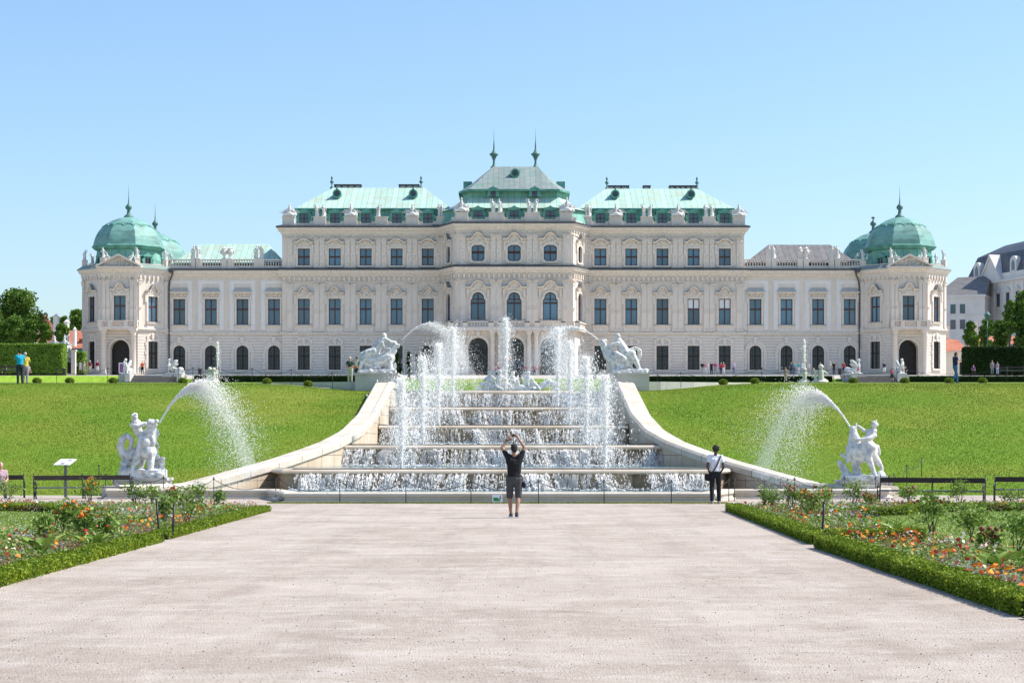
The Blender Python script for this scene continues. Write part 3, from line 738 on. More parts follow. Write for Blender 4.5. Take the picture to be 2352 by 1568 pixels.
mb.sweep([(XBL,back),(XBL,ZB),PL0,PL1,PR0,PR1,(XBR,ZB),(XBR,back)], [(0,z-.9),(.12,z-.9),(.12,z-.65),(.22,z-.6),(.35,z-.3),(.62,z-.2),(.66,z+.02),(.8,z+.12),(.83,z+.3),(0,z+.4)]); mb.build('cornice', M['trim'], palace)
mb = MB(); mb.sweep([(XBL,back),(XBL,ZB),PL0,PL1,PR0,PR1,(XBR,ZB),(XBR,back)], [(.8,z+.22),(.90,z+.24),(.90,z+.48),(0,z+.78),(0,z+.38)]); mb.build('gutter', M['gutter'], palace)
mb = MB(); # brackets in the friezes
def brackets(fr, u0, u1, z0, z1, pitch=.78, d=.32, w=.34):
    n = int((u1-u0)/pitch)
    for i in range(n):
        u = u0 + (i+.5)*(u1-u0)/n; mb.fprism(fr, [(u-w*.35,z0),(u+w*.35,z0),(u+w*.5,z1),(u-w*.5,z1)], 0, d)
for fr,a,b in ((PB,XBL,-11.6),(PB,11.6,XBR),(PP,-9,9),(DL,0,DL.len),(DR,0,DR.len)):
    brackets(fr, a, b, B(646), B(635.5)); brackets(fr, a, b, B(544), B(538), .9, .25, .25)
    mb.fbox(fr, a, b, B(649.5), B(647), .0, .18); mb.fbox(fr, a, b, B(549), B(546), 0, .14)
mb.build('frieze_brackets', M['trim'], palace)
# parapet of the high part
zPa0, zPa1, zPe = zTop+.55, zTop+1.7, B(497)
sb = 1.0
def inset(path, d):
    s = MB(); s.sweep(path, [(-d,0),(-d,1)]); return [(s.v[i*2][0], s.v[i*2][1]) for i in range(len(path))]
ppath = inset(pathmain, .6)
mb = MB(); mb.sweep(ppath, [(-.2,zPa0-.6),(.25,zPa0-.6),(.25,zPa0+.2),(.2,zPa0+.2),(.2,zPa0+.5),(-.2,zPa0+.5),(-.2,zPa0-.6)]); mb.build('parapet', M['plaster'], palace)
def pedestal(fr, u, w=1.35, d=-.6, z1=None, scroll=True):
    mb = MB(); z1 = z1 or zPe
    mb.fbox(fr, u-w/2, u+w/2, zPa0-.4, z1-.15, d-.45, d+.45); mb.fbox(fr, u-w/2-.1, u+w/2+.1, z1-.15, z1, d-.55, d+.55)
    mb.fbox(fr, u-w/2-.08, u+w/2+.08, zPa0-.4, zPa0+.1, d-.5, d+.52)
    if scroll:
        for s in (-1,1):
            P = [(u+s*w/2,zPa0+.2),(u+s*(w/2+.62),zPa0+.2),(u+s*(w/2+.62),zPa0+.72),(u+s*(w/2+.48),zPa0+.84),(u+s*(w/2+.3),zPa0+.74),(u+s*(w/2+.18),zPa0+.80),(u+s*w/2,zPa0+1.2)]
            mb.fprism(fr, P if s > 0 else P[::-1], d-.23, d+.23)
    mb.build('parapet_pedestal', M['plaster'], palace)
pedB = [(733.5,1.9),(804.5,2.0),(875.5,1.9),(946.5,2.0),(1012,1.3),(1349.5,1.3),(1414.5,2.0),(1486,1.9),(1557,2.0),(1629,1.9)]
for x,w_ in pedB: pedestal(PB, U(x), w_)
pedestal(PB, U(659)+.2, 1.9, scroll=False); pedestal(PB, U(1698), 1.9, scroll=False)
for x,w_ in ((1060,1.9),(1140,2.3),(1222.5,2.3),(1300,1.9)): pedestal(PP, U(x,ZP), w_)
# rear and side walls
mb = MB()
for a,b,zt in (((XBL,back),(XBL,ZB),zTop),((XBR,ZB),(XBR,back),zTop),((XBR,back),(XBL,back),zTop),((WR1,back),(XBR,back),zMid),((XBL,back),(WL0,back),zMid)):
    fr = frame_of(a,b); mb.add([fr(0,ZG-.5),fr(fr.len,ZG-.5),fr(fr.len,zt),fr(0,zt)],[(0,1,2,3)])
mb.build('wall', M['plaster'], palace)
mb = MB(); z = zTop+.5; mb.prism([(XBL,ZB),(-11.6,ZB),(-9,ZP),(9,ZP),(11.6,ZB),(XBR,ZB),(XBR,back),(XBL,back)], z-.1, z); mb.build('roof_deck', M['gutter'], palace)
mb = MB(); mb.box(WL0,XBL,ZW+.1,back,zMid+.1,zMid+.2); mb.box(XBR,WR1,ZW+.1,back,zMid+.1,zMid+.2); mb.build('roof_deck', M['gutter'], palace)
# ---- roofs of the two high blocks
def hip(x0e, x1e, ye, yb, ze, x0r, x1r, yr, zr, m, name='roof', thick=.15):
    mb = MB(); yr2 = max(yr, yb-(yr-ye)) if False else yr+.8
    v = [(x0e,ye,ze),(x1e,ye,ze),(x1e,yb,ze),(x0e,yb,ze),(x0r,yr,zr),(x1r,yr,zr),(x1r,yr2,zr),(x0r,yr2,zr)]
    mb.add(v, [(0,1,5,4),(1,2,6,5),(2,3,7,6),(3,0,4,7),(4,5,6,7),(3,2,1,0)]); return mb.build(name, m, palace)
for sgn in (-1,1):
    ze = B(478); yE = ZB+2.2
    if sgn < 0: xe0,xe1,xr0,xr1 = px(678,yE), px(1036,yE), px(765,313.0), px(975,313.0)
    else: xe0,xe1,xr0,xr1 = px(1327,yE), px(1686,yE), px(1392,313.0), px(1601,313.0)
    zr = pz(431.5 if sgn<0 else 433.5, 313.0)
    hip(xe0, xe1, yE, 326.5, pz(478,yE), xr0, xr1, 313.0, zr, M['copper_seam'])
    mb = MB(); mb.box(xe0-.1, xe1+.1, yE-.12, 326.6, pz(478,yE)-.28, pz(478,yE)-.03); mb.build('roof_eaves', M['copper_d'], palace)
    mb = MB(); a, b = xe0+.35, xe1-.35; z0, z1 = zTop+.4, pz(478,yE)-.25
    mb.add([(a-.3,yE-.3,z0),(b+.3,yE-.3,z0),(b+.3,326.8,z0),(a-.3,326.8,z0),(a,yE+.45,z1),(b,yE+.45,z1),(b,326,z1),(a,326,z1)], [(0,1,5,4),(1,2,6,5),(2,3,7,6),(3,0,4,7)]); mb.build('mansard', M['copper_mid'], palace)
    # chimneys and finials on the ridge
    ch = [(770,829),(918,962)] if sgn<0 else [(1395,1443),(1478,1492),(1538,1600)]
    for c0,c1 in ch:
        mb = MB(); x0,x1 = px(c0,316), px(c1,316); zt = pz(425 if sgn<0 else 427.5,316)
        n = max(1,int((x1-x0)/.9))
        mb.box(x0,x1,315.2,316.8,zr-1.5,zt-.4)
        for i in range(n+1): q = x0+(x1-x0)*i/n; mb.box(q-.1,q+.1,315.1,316.9,zt-.5,zt-.12)
        mb.box(x0-.15,x1+.15,315.0,317.0,zt-.12,zt); mb.build('chimney', M['gutter'], palace)
    for x in ((762,967) if sgn<0 else (1394,1601)):
        mb = MB(); X = px(x,313.2); 
        mb.lathe(X,313.4,[(.35,zr-.2),(.25,zr+.2),(.1,zr+.35),(.09,zr+.7),(.3,zr+.95),(.32,zr+1.1),(.12,zr+1.3),(.1,zr+1.5),(.2,zr+1.6),(.02,zr+2.1)],10); mb.build('finial', M['copper_iron'], palace)
    for x in ((774,949) if sgn<0 else (1413,1587)):                        # round dormers
        t = .55; Y = yE+(313-yE)*t; X = px(x,Y-1.2); Z = pz(478,yE)+(zr-pz(478,yE))*t
        mb = MB(); 
        pts = [(X+.72*math.cos(a), Z+.35+.72*math.sin(a)) for a in np.linspace(0,2*PI,17)[:-1]]
        inn = [(X+.48*math.cos(a), Z+.35+.48*math.sin(a)) for a in np.linspace(0,2*PI,17)[:-1]]
        fr = plane(Y-1.35); n=16
        mb.add([fr(u,z,0) for u,z in pts]+[fr(u,z,0) for u,z in inn]+[(u,Y+1.6,z) for u,z in pts]+[fr(u,z,-.3) for u,z in inn],
               [(i,(i+1)%n,n+(i+1)%n,n+i) for i in range(n)]+[(2*n+i,2*n+(i+1)%n,(i+1)%n,i) for i in range(n)]+[(n+i,n+(i+1)%n,3*n+(i+1)%n,3*n+i) for i in range(n)])
        mb.fprism(fr, [(X-.2,Z+1.0),(X+.2,Z+1.0),(X,Z+1.45)], -.2, .12)
        d = mb.build('dormer', M['copper_d'], palace); p = MB(); p.add([fr(u,z,-.28) for u,z in inn],[list(range(n))]); link('pane', p.mesh('pane', M['glassd']), d, False); 
        d.children[0].matrix_parent_inverse = Matrix.Translation(-palace.location) if False else Matrix.Identity(4)
        d.children[0].location = (0,0,0)
# box dormers of the mansards
def dormer_mesh(w=2.0, h=1.9, dp=1.6):
    s = MB(); t = .25
    s.fbox(ID, -w/2, -w/2+t, 0, h, -dp, 0); s.fbox(ID, w/2-t, w/2, 0, h, -dp, 0); s.fbox(ID, -w/2, w/2, h-.2, h, -dp, 0.02)
    s.fprism(ID, [(-w/2-.15,h),(w/2+.15,h),(w/2-.1,h+.25),(w*.2,h+.35),(0,h+.6),(-w*.2,h+.35),(-w/2+.1,h+.25)], -dp, .12)
    for q in (-1,1): s.fprism(ID, ([(q*w/2,0),(q*(w/2+.3),0),(q*(w/2+.15),.5),(q*(w/2+.3),h-.6),(q*w/2,h-.3)])[::q], -.3, .05)
    f = MB(); f.fbox(ID, -.05,.05,0,h-.2,-.3,-.22); f.fbox(ID,-w/2+t,w/2-t,h*.5-.04,h*.5+.04,-.3,-.21)
    p = MB(); p.add([ID(-w/2+t,0,-.32),ID(w/2-t,0,-.32),ID(w/2-t,h-.2,-.32),ID(-w/2+t,h-.2,-.32)],[(0,1,2,3)])
    return s.mesh('dormer', M['copper_d']), f.mesh('frame', M['frame']), p.mesh('pane', M['glassdorm'])
M['glassdorm'] = glass('dormer_glass', (.05,.075,.10))
dm = dormer_mesh(); dms = dormer_mesh(1.4,1.1,1.3)
def put_dormer(fr, u, z, me=dm):
    put_window(fr, u, z, me, 'dormer')
fd = plane(ZB+1.35)
for x in left_win+right_win: put_dormer(fd, px(x,ZB+1.3), zPa0+.45)
# ---- roof of the central pavilion
def octroof(levels, m, name, cx=0.0):               # levels: (half front, half total, yfront, ydiag, yback, z)
    mb = MB(); n = 6; vs = []
    for hf, ht, yf, yd, yb, z in levels: vs += [(-ht,yb,z),(-ht,yd,z),(-hf,yf,z),(hf,yf,z),(ht,yd,z),(ht,yb,z)]
    fs = []
    for j in range(len(levels)-1):
        for k in range(n): fs.append((j*n+k, j*n+(k+1)%n, (j+1)*n+(k+1)%n, (j+1)*n+k))
    fs.append([(len(levels)-1)*n+k for k in range(n)]); mb.add(vs, fs); return mb.build(name, m, palace)
y0 = ZP+2.0
def pv(y, Z): return pz(y, Z)
octroof([(8.6,12.2,y0,y0+4.2,327,zTop+.4),(8.0,11.6,y0+.4,y0+4.6,326.5,pv(478,y0+.6))], M['copper_mid'], 'mansard')
z1 = pv(478,y0)
octroof([(8.4,11.7,y0-.2,y0+4.0,327,z1),(7.5,9.4,y0+1.4,y0+4.6,325.8,pv(467,y0+1.4)),(7.0,8.4,y0+2.6,y0+5.6,325.0,pv(454,y0+2.6))], M['copper_seam'], 'roof_skirt')
ya = y0+2.3
octroof([(6.8,8.2,ya+.4,ya+3.4,324.8,pv(460,ya)),(6.8,8.2,ya+.6,ya+3.5,324.6,pv(436,ya+.5))], M['copper_mid'], 'attic_wall')
ze = pv(434.5,ya-.6)
octroof([(7.2,8.9,ya-.6,ya+2.6,325.4,ze-.3),(7.2,8.9,ya-.6,ya+2.6,325.4,ze)], M['copper_d'], 'roof_eaves')
yr = ya+9.5; zr = pv(383, yr)
mb = MB(); hf,ht = 7.15,8.85; xr0,xr1 = px(1132,yr), px(1236,yr); A = [(-hf,ya-.55),(hf,ya-.55),(ht,ya+2.6),(ht,325.3),(-ht,325.3),(-ht,ya+2.6)]
mid = [(-5.95,ya+2.0),(5.95,ya+2.0),(7.0,ya+4.6),(7.0,321),(-7.0,321),(-7.0,ya+4.6)]; zm = ze+(zr-ze)*.28
top = [(xr0,yr),(xr1,yr),(xr1+.1,yr+1.2),(xr1,yr+2.0),(xr0,yr+2.0),(xr0-.1,yr+1.2)]
vs = [(x,y,ze+.02) for x,y in A]+[(x,y,zm) for x,y in mid]+[(x,y,zr) for x,y in top]
mb.add(vs, [(j*6+k, j*6+(k+1)%6, (j+1)*6+(k+1)%6, (j+1)*6+k) for j in range(2) for k in range(6)]+[tuple(range(12,18))]); mb.build('roof', M['grey_seam'], palace)
for x in (1134.5,1230):
    X = px(x,yr+1); z = zr; mb = MB(); mb.lathe(X,yr+1,[(.6,z-.3),(.55,z+.1),(.3,z+.3),(.2,z+.6),(.16,z+1.1),(.3,z+1.5),(.5,z+1.9),(.75,z+2.1),(.72,z+2.25),(.45,z+2.4),(.25,z+2.7),(.13,z+3.0),(.12,z+3.5),(.05,z+4.4),(.015,z+6.3)],12); mb.build('finial', M['copper_iron'], palace)
fa = plane(ya-.4)
for x in (1133,1228): put_dormer(fa, px(x,ya), pv(452,ya), dms)
fdp = plane(y0-.15)
for x in pw: put_dormer(fdp, px(x,y0), zPa0+.3)
Y = ya+5.4; X = px(1183,Y-1); Z = zm+(zr-zm)*.42; fr = plane(Y-1.2); n=16
pts = [(X+.75*math.cos(a), Z+.3+.75*math.sin(a)) for a in np.linspace(0,2*PI,17)[:-1]]; inn = [(X+.5*math.cos(a), Z+.3+.5*math.sin(a)) for a in np.linspace(0,2*PI,17)[:-1]]
mb = MB(); mb.add([fr(u,z,0) for u,z in pts]+[fr(u,z,0) for u,z in inn]+[(u,Y+1.6,z) for u,z in pts]+[fr(u,z,-.3) for u,z in inn],[(i,(i+1)%n,n+(i+1)%n,n+i) for i in range(n)]+[(2*n+i,2*n+(i+1)%n,(i+1)%n,i) for i in range(n)]+[(n+i,n+(i+1)%n,3*n+(i+1)%n,3*n+i) for i in range(n)])
d = mb.build('dormer', M['copper_d'], palace); p = MB(); p.add([fr(u,z,-.28) for u,z in inn],[list(range(n))]); link('pane', p.mesh('pane', M['glassd']), d)
for x0,x1 in ((-8.3,-6.9),(6.9,8.3)):
    mb = MB(); mb.box(x0,x1,ya+9,ya+11,ze+1.2,ze+2.55); mb.build('chimney', M['copper_d'], palace)
# ---- wing roofs and balustrades
for sgn,(a,b,r0,r1,m) in ((-1,(404,641,460,615,M['copper_seam'])),(1,(1718,1962,1765,1907,M['brown_seam']))):
    Ye,Yr = ZW+4, 313; hip(px(a-6,Ye), px(b+6,Ye), Ye, 326, pz(603,Ye), px(r0,Yr), px(r1,Yr), Yr, pz(560.5 if sgn<0 else 562,Yr), m)
    z0, z1 = zMid+.45, B(594.5)
    x0,x1 = (WL0, XBL) if sgn<0 else (XBR, WR1)
    path = [(x0,ZW+.3),(x1,ZW+.3)]; mb = MB(); mb.box(x0,x1,ZW+.02,ZW+.6,z0-.3,z0+.35); rail(mb, path, z0+.3, z1, .2)
    posts = ((444,455),(515,528.6),(588.7,600.6)) if sgn<0 else ((1765.5,1776.8),(1838,1851.7),(1910,1924))
    occ = []
    for p_ in posts:
        for x in p_: X = px(x,ZW); mb.box(X-.42,X+.42,ZW-.1,ZW+.72,z0-.25,z1+.08); occ.append(X)
    n = int((x1-x0)/.42)
    for i in range(n):
        X = x0+(i+.5)*(x1-x0)/n
        if min(abs(X-q) for q in occ) < .55: continue
        mb.lathe(X, ZW+.3, [(.09,z0+.45),(.07,z0+.55),(.14,z0+.72),(.06,z0+1.0),(.09,z1-.2)], 6)
    mb.build('balustrade', M['plaster'], palace)
# ---- corner towers
def octpts(cx, cy, ap, rot=PI/8):
    r = ap/math.cos(PI/8); return [(cx+r*math.cos(rot+k*PI/4+PI), cy+r*math.sin(rot+k*PI/4+PI)) for k in range(8)]
def T(y): return pz(y, ZT)
def fr_shift(fr, o):
    def f(u,z,d=0.0): return fr(u,z,d+o)
    f.ang = fr.ang; f.len = fr.len; return f
def tower(cx, cy, front=True):
    P = octpts(cx, cy, AP)                            # order: counter-clockwise starting at -x side
    faces = [frame_of(P[i], P[(i+1)%8]) for i in range(8)]
    fi = max(range(8), key=lambda i: faces[i].n.dot(Vector((0,-1))))
    zs = T(758); zc = T(626)
    zMb, zgb = T(737), ZG+1.0
    for i, fr in enumerate(faces):
        um = fr.len/2; k = (i-fi)%8
        w = MB(); w2 = MB()
        if front and k == 0:
            wall(w, fr, 0, fr.len, ZG-.5, zs, [(um,44*sT,ZG-.5,T(780),True)], 1.6); wall(w2, fr, 0, fr.len, zs, zc, [(um,27.5*sT,zMb,zMb+58*sT,False)])
        elif front and k in (1,7):
            wall(w, fr, 0, fr.len, ZG-.5, zs, [(um,1.85,zgb,zgb+4.3,False)]); wall(w2, fr, 0, fr.len, zs, zc, [(um,1.85,zMb,zMb+58*sT,False)])
            put_window(fr, um, zgb, WM['tg']); put_window(fr, um, zMb, WM['tside'])
        else:
            wall(w, fr, 0, fr.len, ZG-.5, zs, []); wall(w2, fr, 0, fr.len, zs, zc, [])
        w.build('rusticated_wall', M['rust'], palace); w2.build('wall', M['plaster'], palace)
        if front and k in (0,1,7):
            us = (.35,.95,fr.len-.95,fr.len-.35) if k == 0 else (.4,fr.len-.4)
            for u in us: put_pil(fr, u, zs+.3, pmT)
    mb = MB(); z = zs; mb.sweep(P, [(0,z-.15),(.2,z-.15),(.2,z+.1),(.35,z+.15),(.35,z+.3),(0,z+.4)], True); mb.build('string_course', M['trim'], palace)
    mb = MB(); z = T(617); mb.sweep(P, [(0,z-1.35),(.12,z-1.35),(.12,z-1.15),(.2,z-1.1),(.25,z-.6),(.52,z-.45),(.56,z-.25),(.72,z-.12),(.76,z+.05),(0,z+.15)], True); mb.build('cornice', M['trim'], palace)
    mb = MB(); mb.sweep(P, [(.74,z+.03),(.82,z+.05),(.82,z+.15),(0,z+.75),(0,z+.1)], True); mb.build('gutter', M['gutter'] if False else M['greyroof'], palace)
    mb = MB()
    global _bm
    for k in (7,0,1) if front else (0,):
        fr = faces[(fi+k)%8]; n = 7
        for i in range(n): u = (i+.5)*fr.len/n; mb.fprism(fr, [(u-.12,T(641)),(u+.12,T(641)),(u+.17,T(627)),(u-.17,T(627))], 0, .3)
    mb.build('frieze_brackets', M['trim'], palace)
    P2 = octpts(cx, cy, AP-.35); zp = T(604)
    mb = MB(); mb.sweep(P2, [(0,z+.1),(.25,z+.1),(.25,zp-.1),(.32,zp-.1),(.32,zp),(-.25,zp),(-.25,z+.1),(0,z+.1)], True)
    r8 = (AP-.35)/math.cos(PI/8)
    for k in range(8):
        x,y = P2[k]; mb.lathe(x, y, [(.55,z),(.55,T(592)-.12),(.62,T(592)-.12),(.62,T(592))], 4, False, rot=PI/4+math.atan2(y-cy,x-cx))
    mb.build('parapet', M['plaster'], palace)
    if front:
        fr = faces[fi]; um = fr.len/2
        mb = MB(); zb = z+.15; a = 50*sT; h = T(589)-zb
        mb.fprism(fr, [(um-a,zb-.1),(um+a,zb-.1),(um+a,zb+.15),(um,zb+h),(um-a,zb+.15)], -.5, .55)
        for s in (-1,1):
            e = [(um+s*a*1.04,zb+.0),(um+s*a*1.04,zb+.28),(um,zb+h+.35),(um,zb+h+.02)]; mb.fprism(fr, e if s>0 else e[::-1], -.5, 1.3)
        mb.fbox(fr, um-a*1.02, um+a*1.02, zb-.12, zb+.14, 0, 1.25)
        mb.cur = 1; fro = fr_shift(fr,.55)
        ornament(mb, fro, um-a*.8, um+a*.8, zb+.2, zb+h*.85, 90, .26, 9, lambda u,zz: (zz-zb-.2) < (h-.35)*(1-abs(u-um)/a)-.1)
        o = mb.build('pediment', [M['trim'], M['statue']], palace)
        # shift ornament outward is part of mesh (d small) -> raise it
        put_window(fr, um, zMb, WM['tmain'])
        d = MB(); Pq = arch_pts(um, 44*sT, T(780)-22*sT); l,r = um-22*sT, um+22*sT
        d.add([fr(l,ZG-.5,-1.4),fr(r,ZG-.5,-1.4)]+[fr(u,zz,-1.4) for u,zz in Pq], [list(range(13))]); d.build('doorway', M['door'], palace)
        ring = MB(); Pi = Pq; Po = arch_pts(um, 52*sT, T(780)-22*sT)
        for i in range(len(Pi)-1): ring.fprism(fr, [Pi[i],Po[i],Po[i+1],Pi[i+1]], 0, .2)
        ring.build('door_arch', M['trim'], palace)
        pf2 = lambda u,zz,o=0.0: fr(u,zz,o)
        for s in (-1,1): column(fr, um+s*34*sT, ZG-.3, T(757), 1.1, .42); 
        mb = MB(); mb.fbox(fr, um-43*sT, um+43*sT, T(757), T(752), 0, 1.75); mb.build('balcony_floor', M['trim'], palace)
        q0, q1 = fr(um-41*sT,0,0), fr(um-41*sT,0,1.5); q2, q3 = fr(um+41*sT,0,1.5), fr(um+41*sT,0,0)
        pth = [(q0[0],q0[1]),(q1[0],q1[1]),(q2[0],q2[1]),(q3[0],q3[1])]; mb = MB(); rail(mb, pth, T(752), T(737), .2); balusters(mb, pth, T(752), T(737), .36)
        for u in (-41,-18,18,41): mb.fbox(fr, um+u*sT-.3, um+u*sT+.3, T(752), T(736.5), 1.2, 1.8)
        mb.build('balcony_balustrade', M['plaster'], palace)
    # green drum, dome, finial
    sA = cy/F if front else TY/F
    def A(y): return EYE + (HY-y)*TY/F
    mb = MB(); zd0, zd1 = z+.6, A(571.5)
    mb.lathe(cx, cy, [(5.6,zd0),(5.3,zd0+1.0),(5.0,zd1-.25)], 8, False, PI/8); mb.build('drum', M['copper_mid'], palace)
    mb = MB(); mb.lathe(cx, cy, [(5.1,zd1-.55),(5.5,zd1-.4),(5.85,zd1-.02),(5.95,zd1+.08),(5.6,zd1+.3)], 8, False, PI/8); mb.build('dome_cornice', M['copper_d'], palace)
    Hd = A(498.5)-zd1-.1
    prof = [(5.75,0),(5.62,.1),(5.5,.2),(5.28,.33),(4.9,.48),(4.35,.62),(3.6,.76),(2.6,.875),(1.5,.955),(.8,.99),(.5,1.0)]
    mb = MB(); mb.lathe(cx, cy, [(r, zd1+.05+Hd*t) for r,t in prof], 8, False, PI/8)
    d = mb.build('dome', M['copper_dome'], palace)
    g = MB()                                         # scalloped flashing round the upper dome, plus ribs
    def pr(t): return float(np.interp(t, [q[1] for q in prof], [q[0] for q in prof]))
    Pd = [PI/8+k*PI/4 for k in range(8)]
    for k in range(8):
        a0, a1 = Pd[k], Pd[(k+1)%8]+(2*PI if k==7 else 0); pts = []
        for i in range(17):
            q = i/16; t = .66 + .06*abs(math.sin(q*PI*2.0)) + (.03 if i%4==2 else 0)
            r = pr(t)+.05; A0 = Vector((math.cos(a0),math.sin(a0)))*r; A1 = Vector((math.cos(a1),math.sin(a1)))*r; v = A0.lerp(A1,q)
            pts.append((cx+v.x, cy+v.y, zd1+Hd*t))
        g.tube(pts, .11, 5)
    g.build('dome_edging', M['copper_d'], palace)
    mb = MB(); zt = A(498.5)
    mb.lathe(cx, cy, [(.85,zt-.3),(.75,zt+.1),(.45,zt+.35),(.3,zt+.5),(.24,zt+1.1),(.5,zt+1.35),(.55,zt+1.6),(.35,zt+1.9),(.15,zt+2.1),(.1,zt+2.4)]+([(.05,zt+3.2),(.012,zt+5.2)] if not(not front and cx>0) else [(.35,zt+2.5),(.3,zt+2.7),(.02,zt+2.8)]),12); mb.build('finial', M['copper_iron'], palace)
    for k in (1,7):
        fr = faces[(fi+k)%8]; put_dormer(fr_shift(fr,-1.35), fr.len/2, z+.7, dms2)
def fr_shift(fr, o):
    def f(u,z,d=0.0): return fr(u,z,d+o)
    f.ang = fr.ang; f.len = fr.len; return f
dms2 = dormer_mesh(1.6,1.5,1.5)
pmT = pil_mesh(.62, T(642)-T(758)-.3, True, .7)
tower(TLX, TY); tower(TRX, TY)
tower(TLX, 327.3, False); tower(TRX, 327.3, False)
for sx in (-1,1):                                    # downpipes where tower and wing meet
    mb = MB(); X = sx*(abs(TLX)-AP-.25); zt = zMid
    mb.tube([(X-sx*.2+sx*-.5,ZW-1.1,zt),(X-sx*.6,ZW-.7,zt-.6),(X-sx*.1,ZW-.25,zt-1.6),(X,ZW-.2,zt-2.6),(X,ZW-.2,ZG+.3)], .12, 8); mb.box(X-sx*.5-.35,X-sx*.5+.35,ZW-1.4,ZW-.8,zt-.3,zt+.3); mb.build('downpipe', M['gutter'], palace)
# steps before the middle doors
mb = MB(); 
for k in range(8): mb.box(-8.6+.1*k, 8.6-.1*k, ZPO-5.0+.45*k, ZPO+.9, ZG-2.2+k*.2, ZG-2.0+k*.2+(0 if k<7 else 0))
mb.build('front_steps', M['plinth'], palace)
# ================================================================ CASCADE
rng = np.random.default_rng(11)
cascade = empty('cascade', (XC, 68, 0), 0, 'wide stepped stone water cascade between curved side walls in the middle of the lawn slope', 'cascade')
STEP = [(68.0,.90),(76.0,1.77),(84.0,2.65),(91.0,3.60),(98.0,4.56)]
def win(Y): return wx(Y)-.74
def lw_(i): return 7.68 if i == 0 else win(STEP[i][0])+(.2 if i == 1 else -.02)
def bulge(x, i): return 0.0 if i < 4 else .9*max(0.0, 1-((x)/4.6)**2)
def lip_path(i, n=25):
    Y, h = STEP[i]; w = lw_(i)
    if i == 0: return [(XC-8.75,71.2),(XC-7.75,68.0),(XC+7.75,68.0),(XC+8.75,71.2)]
    return [(XC+x, Y-bulge(x,i)) for x in np.linspace(-w, w, n if i==4 else 2)]
for i,(Y,h) in enumerate(STEP):
    mb = MB(); mb.sweep(lip_path(i), [(-.9,h-.20),(.02,h-.20),(.11,h-.17),(.14,h-.12),(.12,h-.07),(.06,h-.02),(-.06,h),(-.6,h+.005),(-.9,h-.03),(-.9,h-.20)]); mb.build('basin_lip', M['lip'], cascade)
    p = [(x, y+.32) for x,y in lip_path(i)]; z0 = (STEP[i-1][1] if i else 0)-.3
    mb = MB(); mb.sweep(p, [(0,z0),(0,h-.16)]); rr = random.Random(i)
    w = lw_(i)
    for k in range(4+i%2):
        x = -w*.8 + 1.6*w*(k+.5)/(4+i%2) + rr.uniform(-.5,.5); b = bulge(x,i)
        mb.box(XC+x-.35, XC+x+.35, Y-b+.06, Y-b+.3, z0, h-.18)
    mb.build('riser', M['wetstone'], cascade)
WATER_F = mat('basin_water', (.16,.22,.20), .12, (.30,.36,.34), 6, bump=1.0, bscale=7, spec=.8)
def water_sheet(z, y0, y1, lo=None):
    ysx = np.linspace(y0, y1, 12); mb = MB(); v = []; 
    for y in ysx: w = (lo or win)(y)+.3; v += [(XC-w,y,z),(XC+w,y,z)]
    mb.add(v, [(2*k,2*k+1,2*k+3,2*k+2) for k in range(11)]); o = mb.build('water', WATER_F); return tag(o, kind='structure')
water_sheet(.13, 57.3, 68.3, lambda y: 6.6 if y < 61.6 else 12.3-(y-61.6)*.45)
for i in range(4): water_sheet(STEP[i][1]+.015, STEP[i][0]-.05, STEP[i+1][0]+.35, (lambda y: 7.15 if y < 68.1 else min(win(y), 7.2+(y-68)*.39)) if i == 0 else None)
mb = MB(); mb.add([(XC+14.4*math.cos(a), 106+7.2*math.sin(a), 4.60) for a in np.linspace(0,2*PI,49)[:-1]],[list(range(48))]); tag(mb.build('water', WATER_F), kind='structure')
mb = MB(); mb.add([(XC-6.2,97.6,4.58),(XC+6.2,97.6,4.58),(XC+6.2,101.5,4.58),(XC-6.2,101.5,4.58)],[(0,1,2,3)]); tag(mb.build('water', WATER_F), kind='structure')
for s in (-1,1):                                     # curved side walls
    Ys = list(np.concatenate([np.arange(63.4,98.2,.8),[98.2]])); sec = []; bd = []; inn = []
    for k,Y in enumerate(Ys):
        w = wx(Y); dw = (wx(Y+.3)-wx(Y-.3))/.6; nl = 1/math.sqrt(1+dw*dw); n = (nl, -dw*nl)       # outward direction
        top = max(0.06, .167*(Y-66)) + .30
        if Y > 93: top = min(top, 4.85)
        def P(o, z): return (XC+s*(w+n[0]*o), Y+n[1]*o, z)
        sec.append([P(.12,top-.9),P(.12,top-.05),P(.05,top+.02),P(-.50,top+.02),P(-.54,top+.06),P(-.70,top+.06),P(-.80,top-.02),P(-.80,top-.24),P(-.72,top-.28)])
        inn.append([P(-.72,top-.27),P(-.72,-.3)])
    def strip(rows):
        m = MB(); k = len(rows[0]); m.add([p for r in rows for p in r], [((i*k+q,(i+1)*k+q,(i+1)*k+q+1,i*k+q+1) if s<0 else (i*k+q,i*k+q+1,(i+1)*k+q+1,(i+1)*k+q)) for i in range(len(rows)-1) for q in range(k-1)] + [list(range(k)), [(len(rows)-1)*k+q for q in range(k)][::-1]] if k>2 else [(i*2,(i+1)*2,(i+1)*2+1,i*2+1) for i in range(len(rows)-1)]); return m
    strip(sec).build('wall_coping', M['coping'], cascade); strip(inn).build('side_wall', M['sidewall'] if 'sidewall' in M else M['sandstone'], cascade)
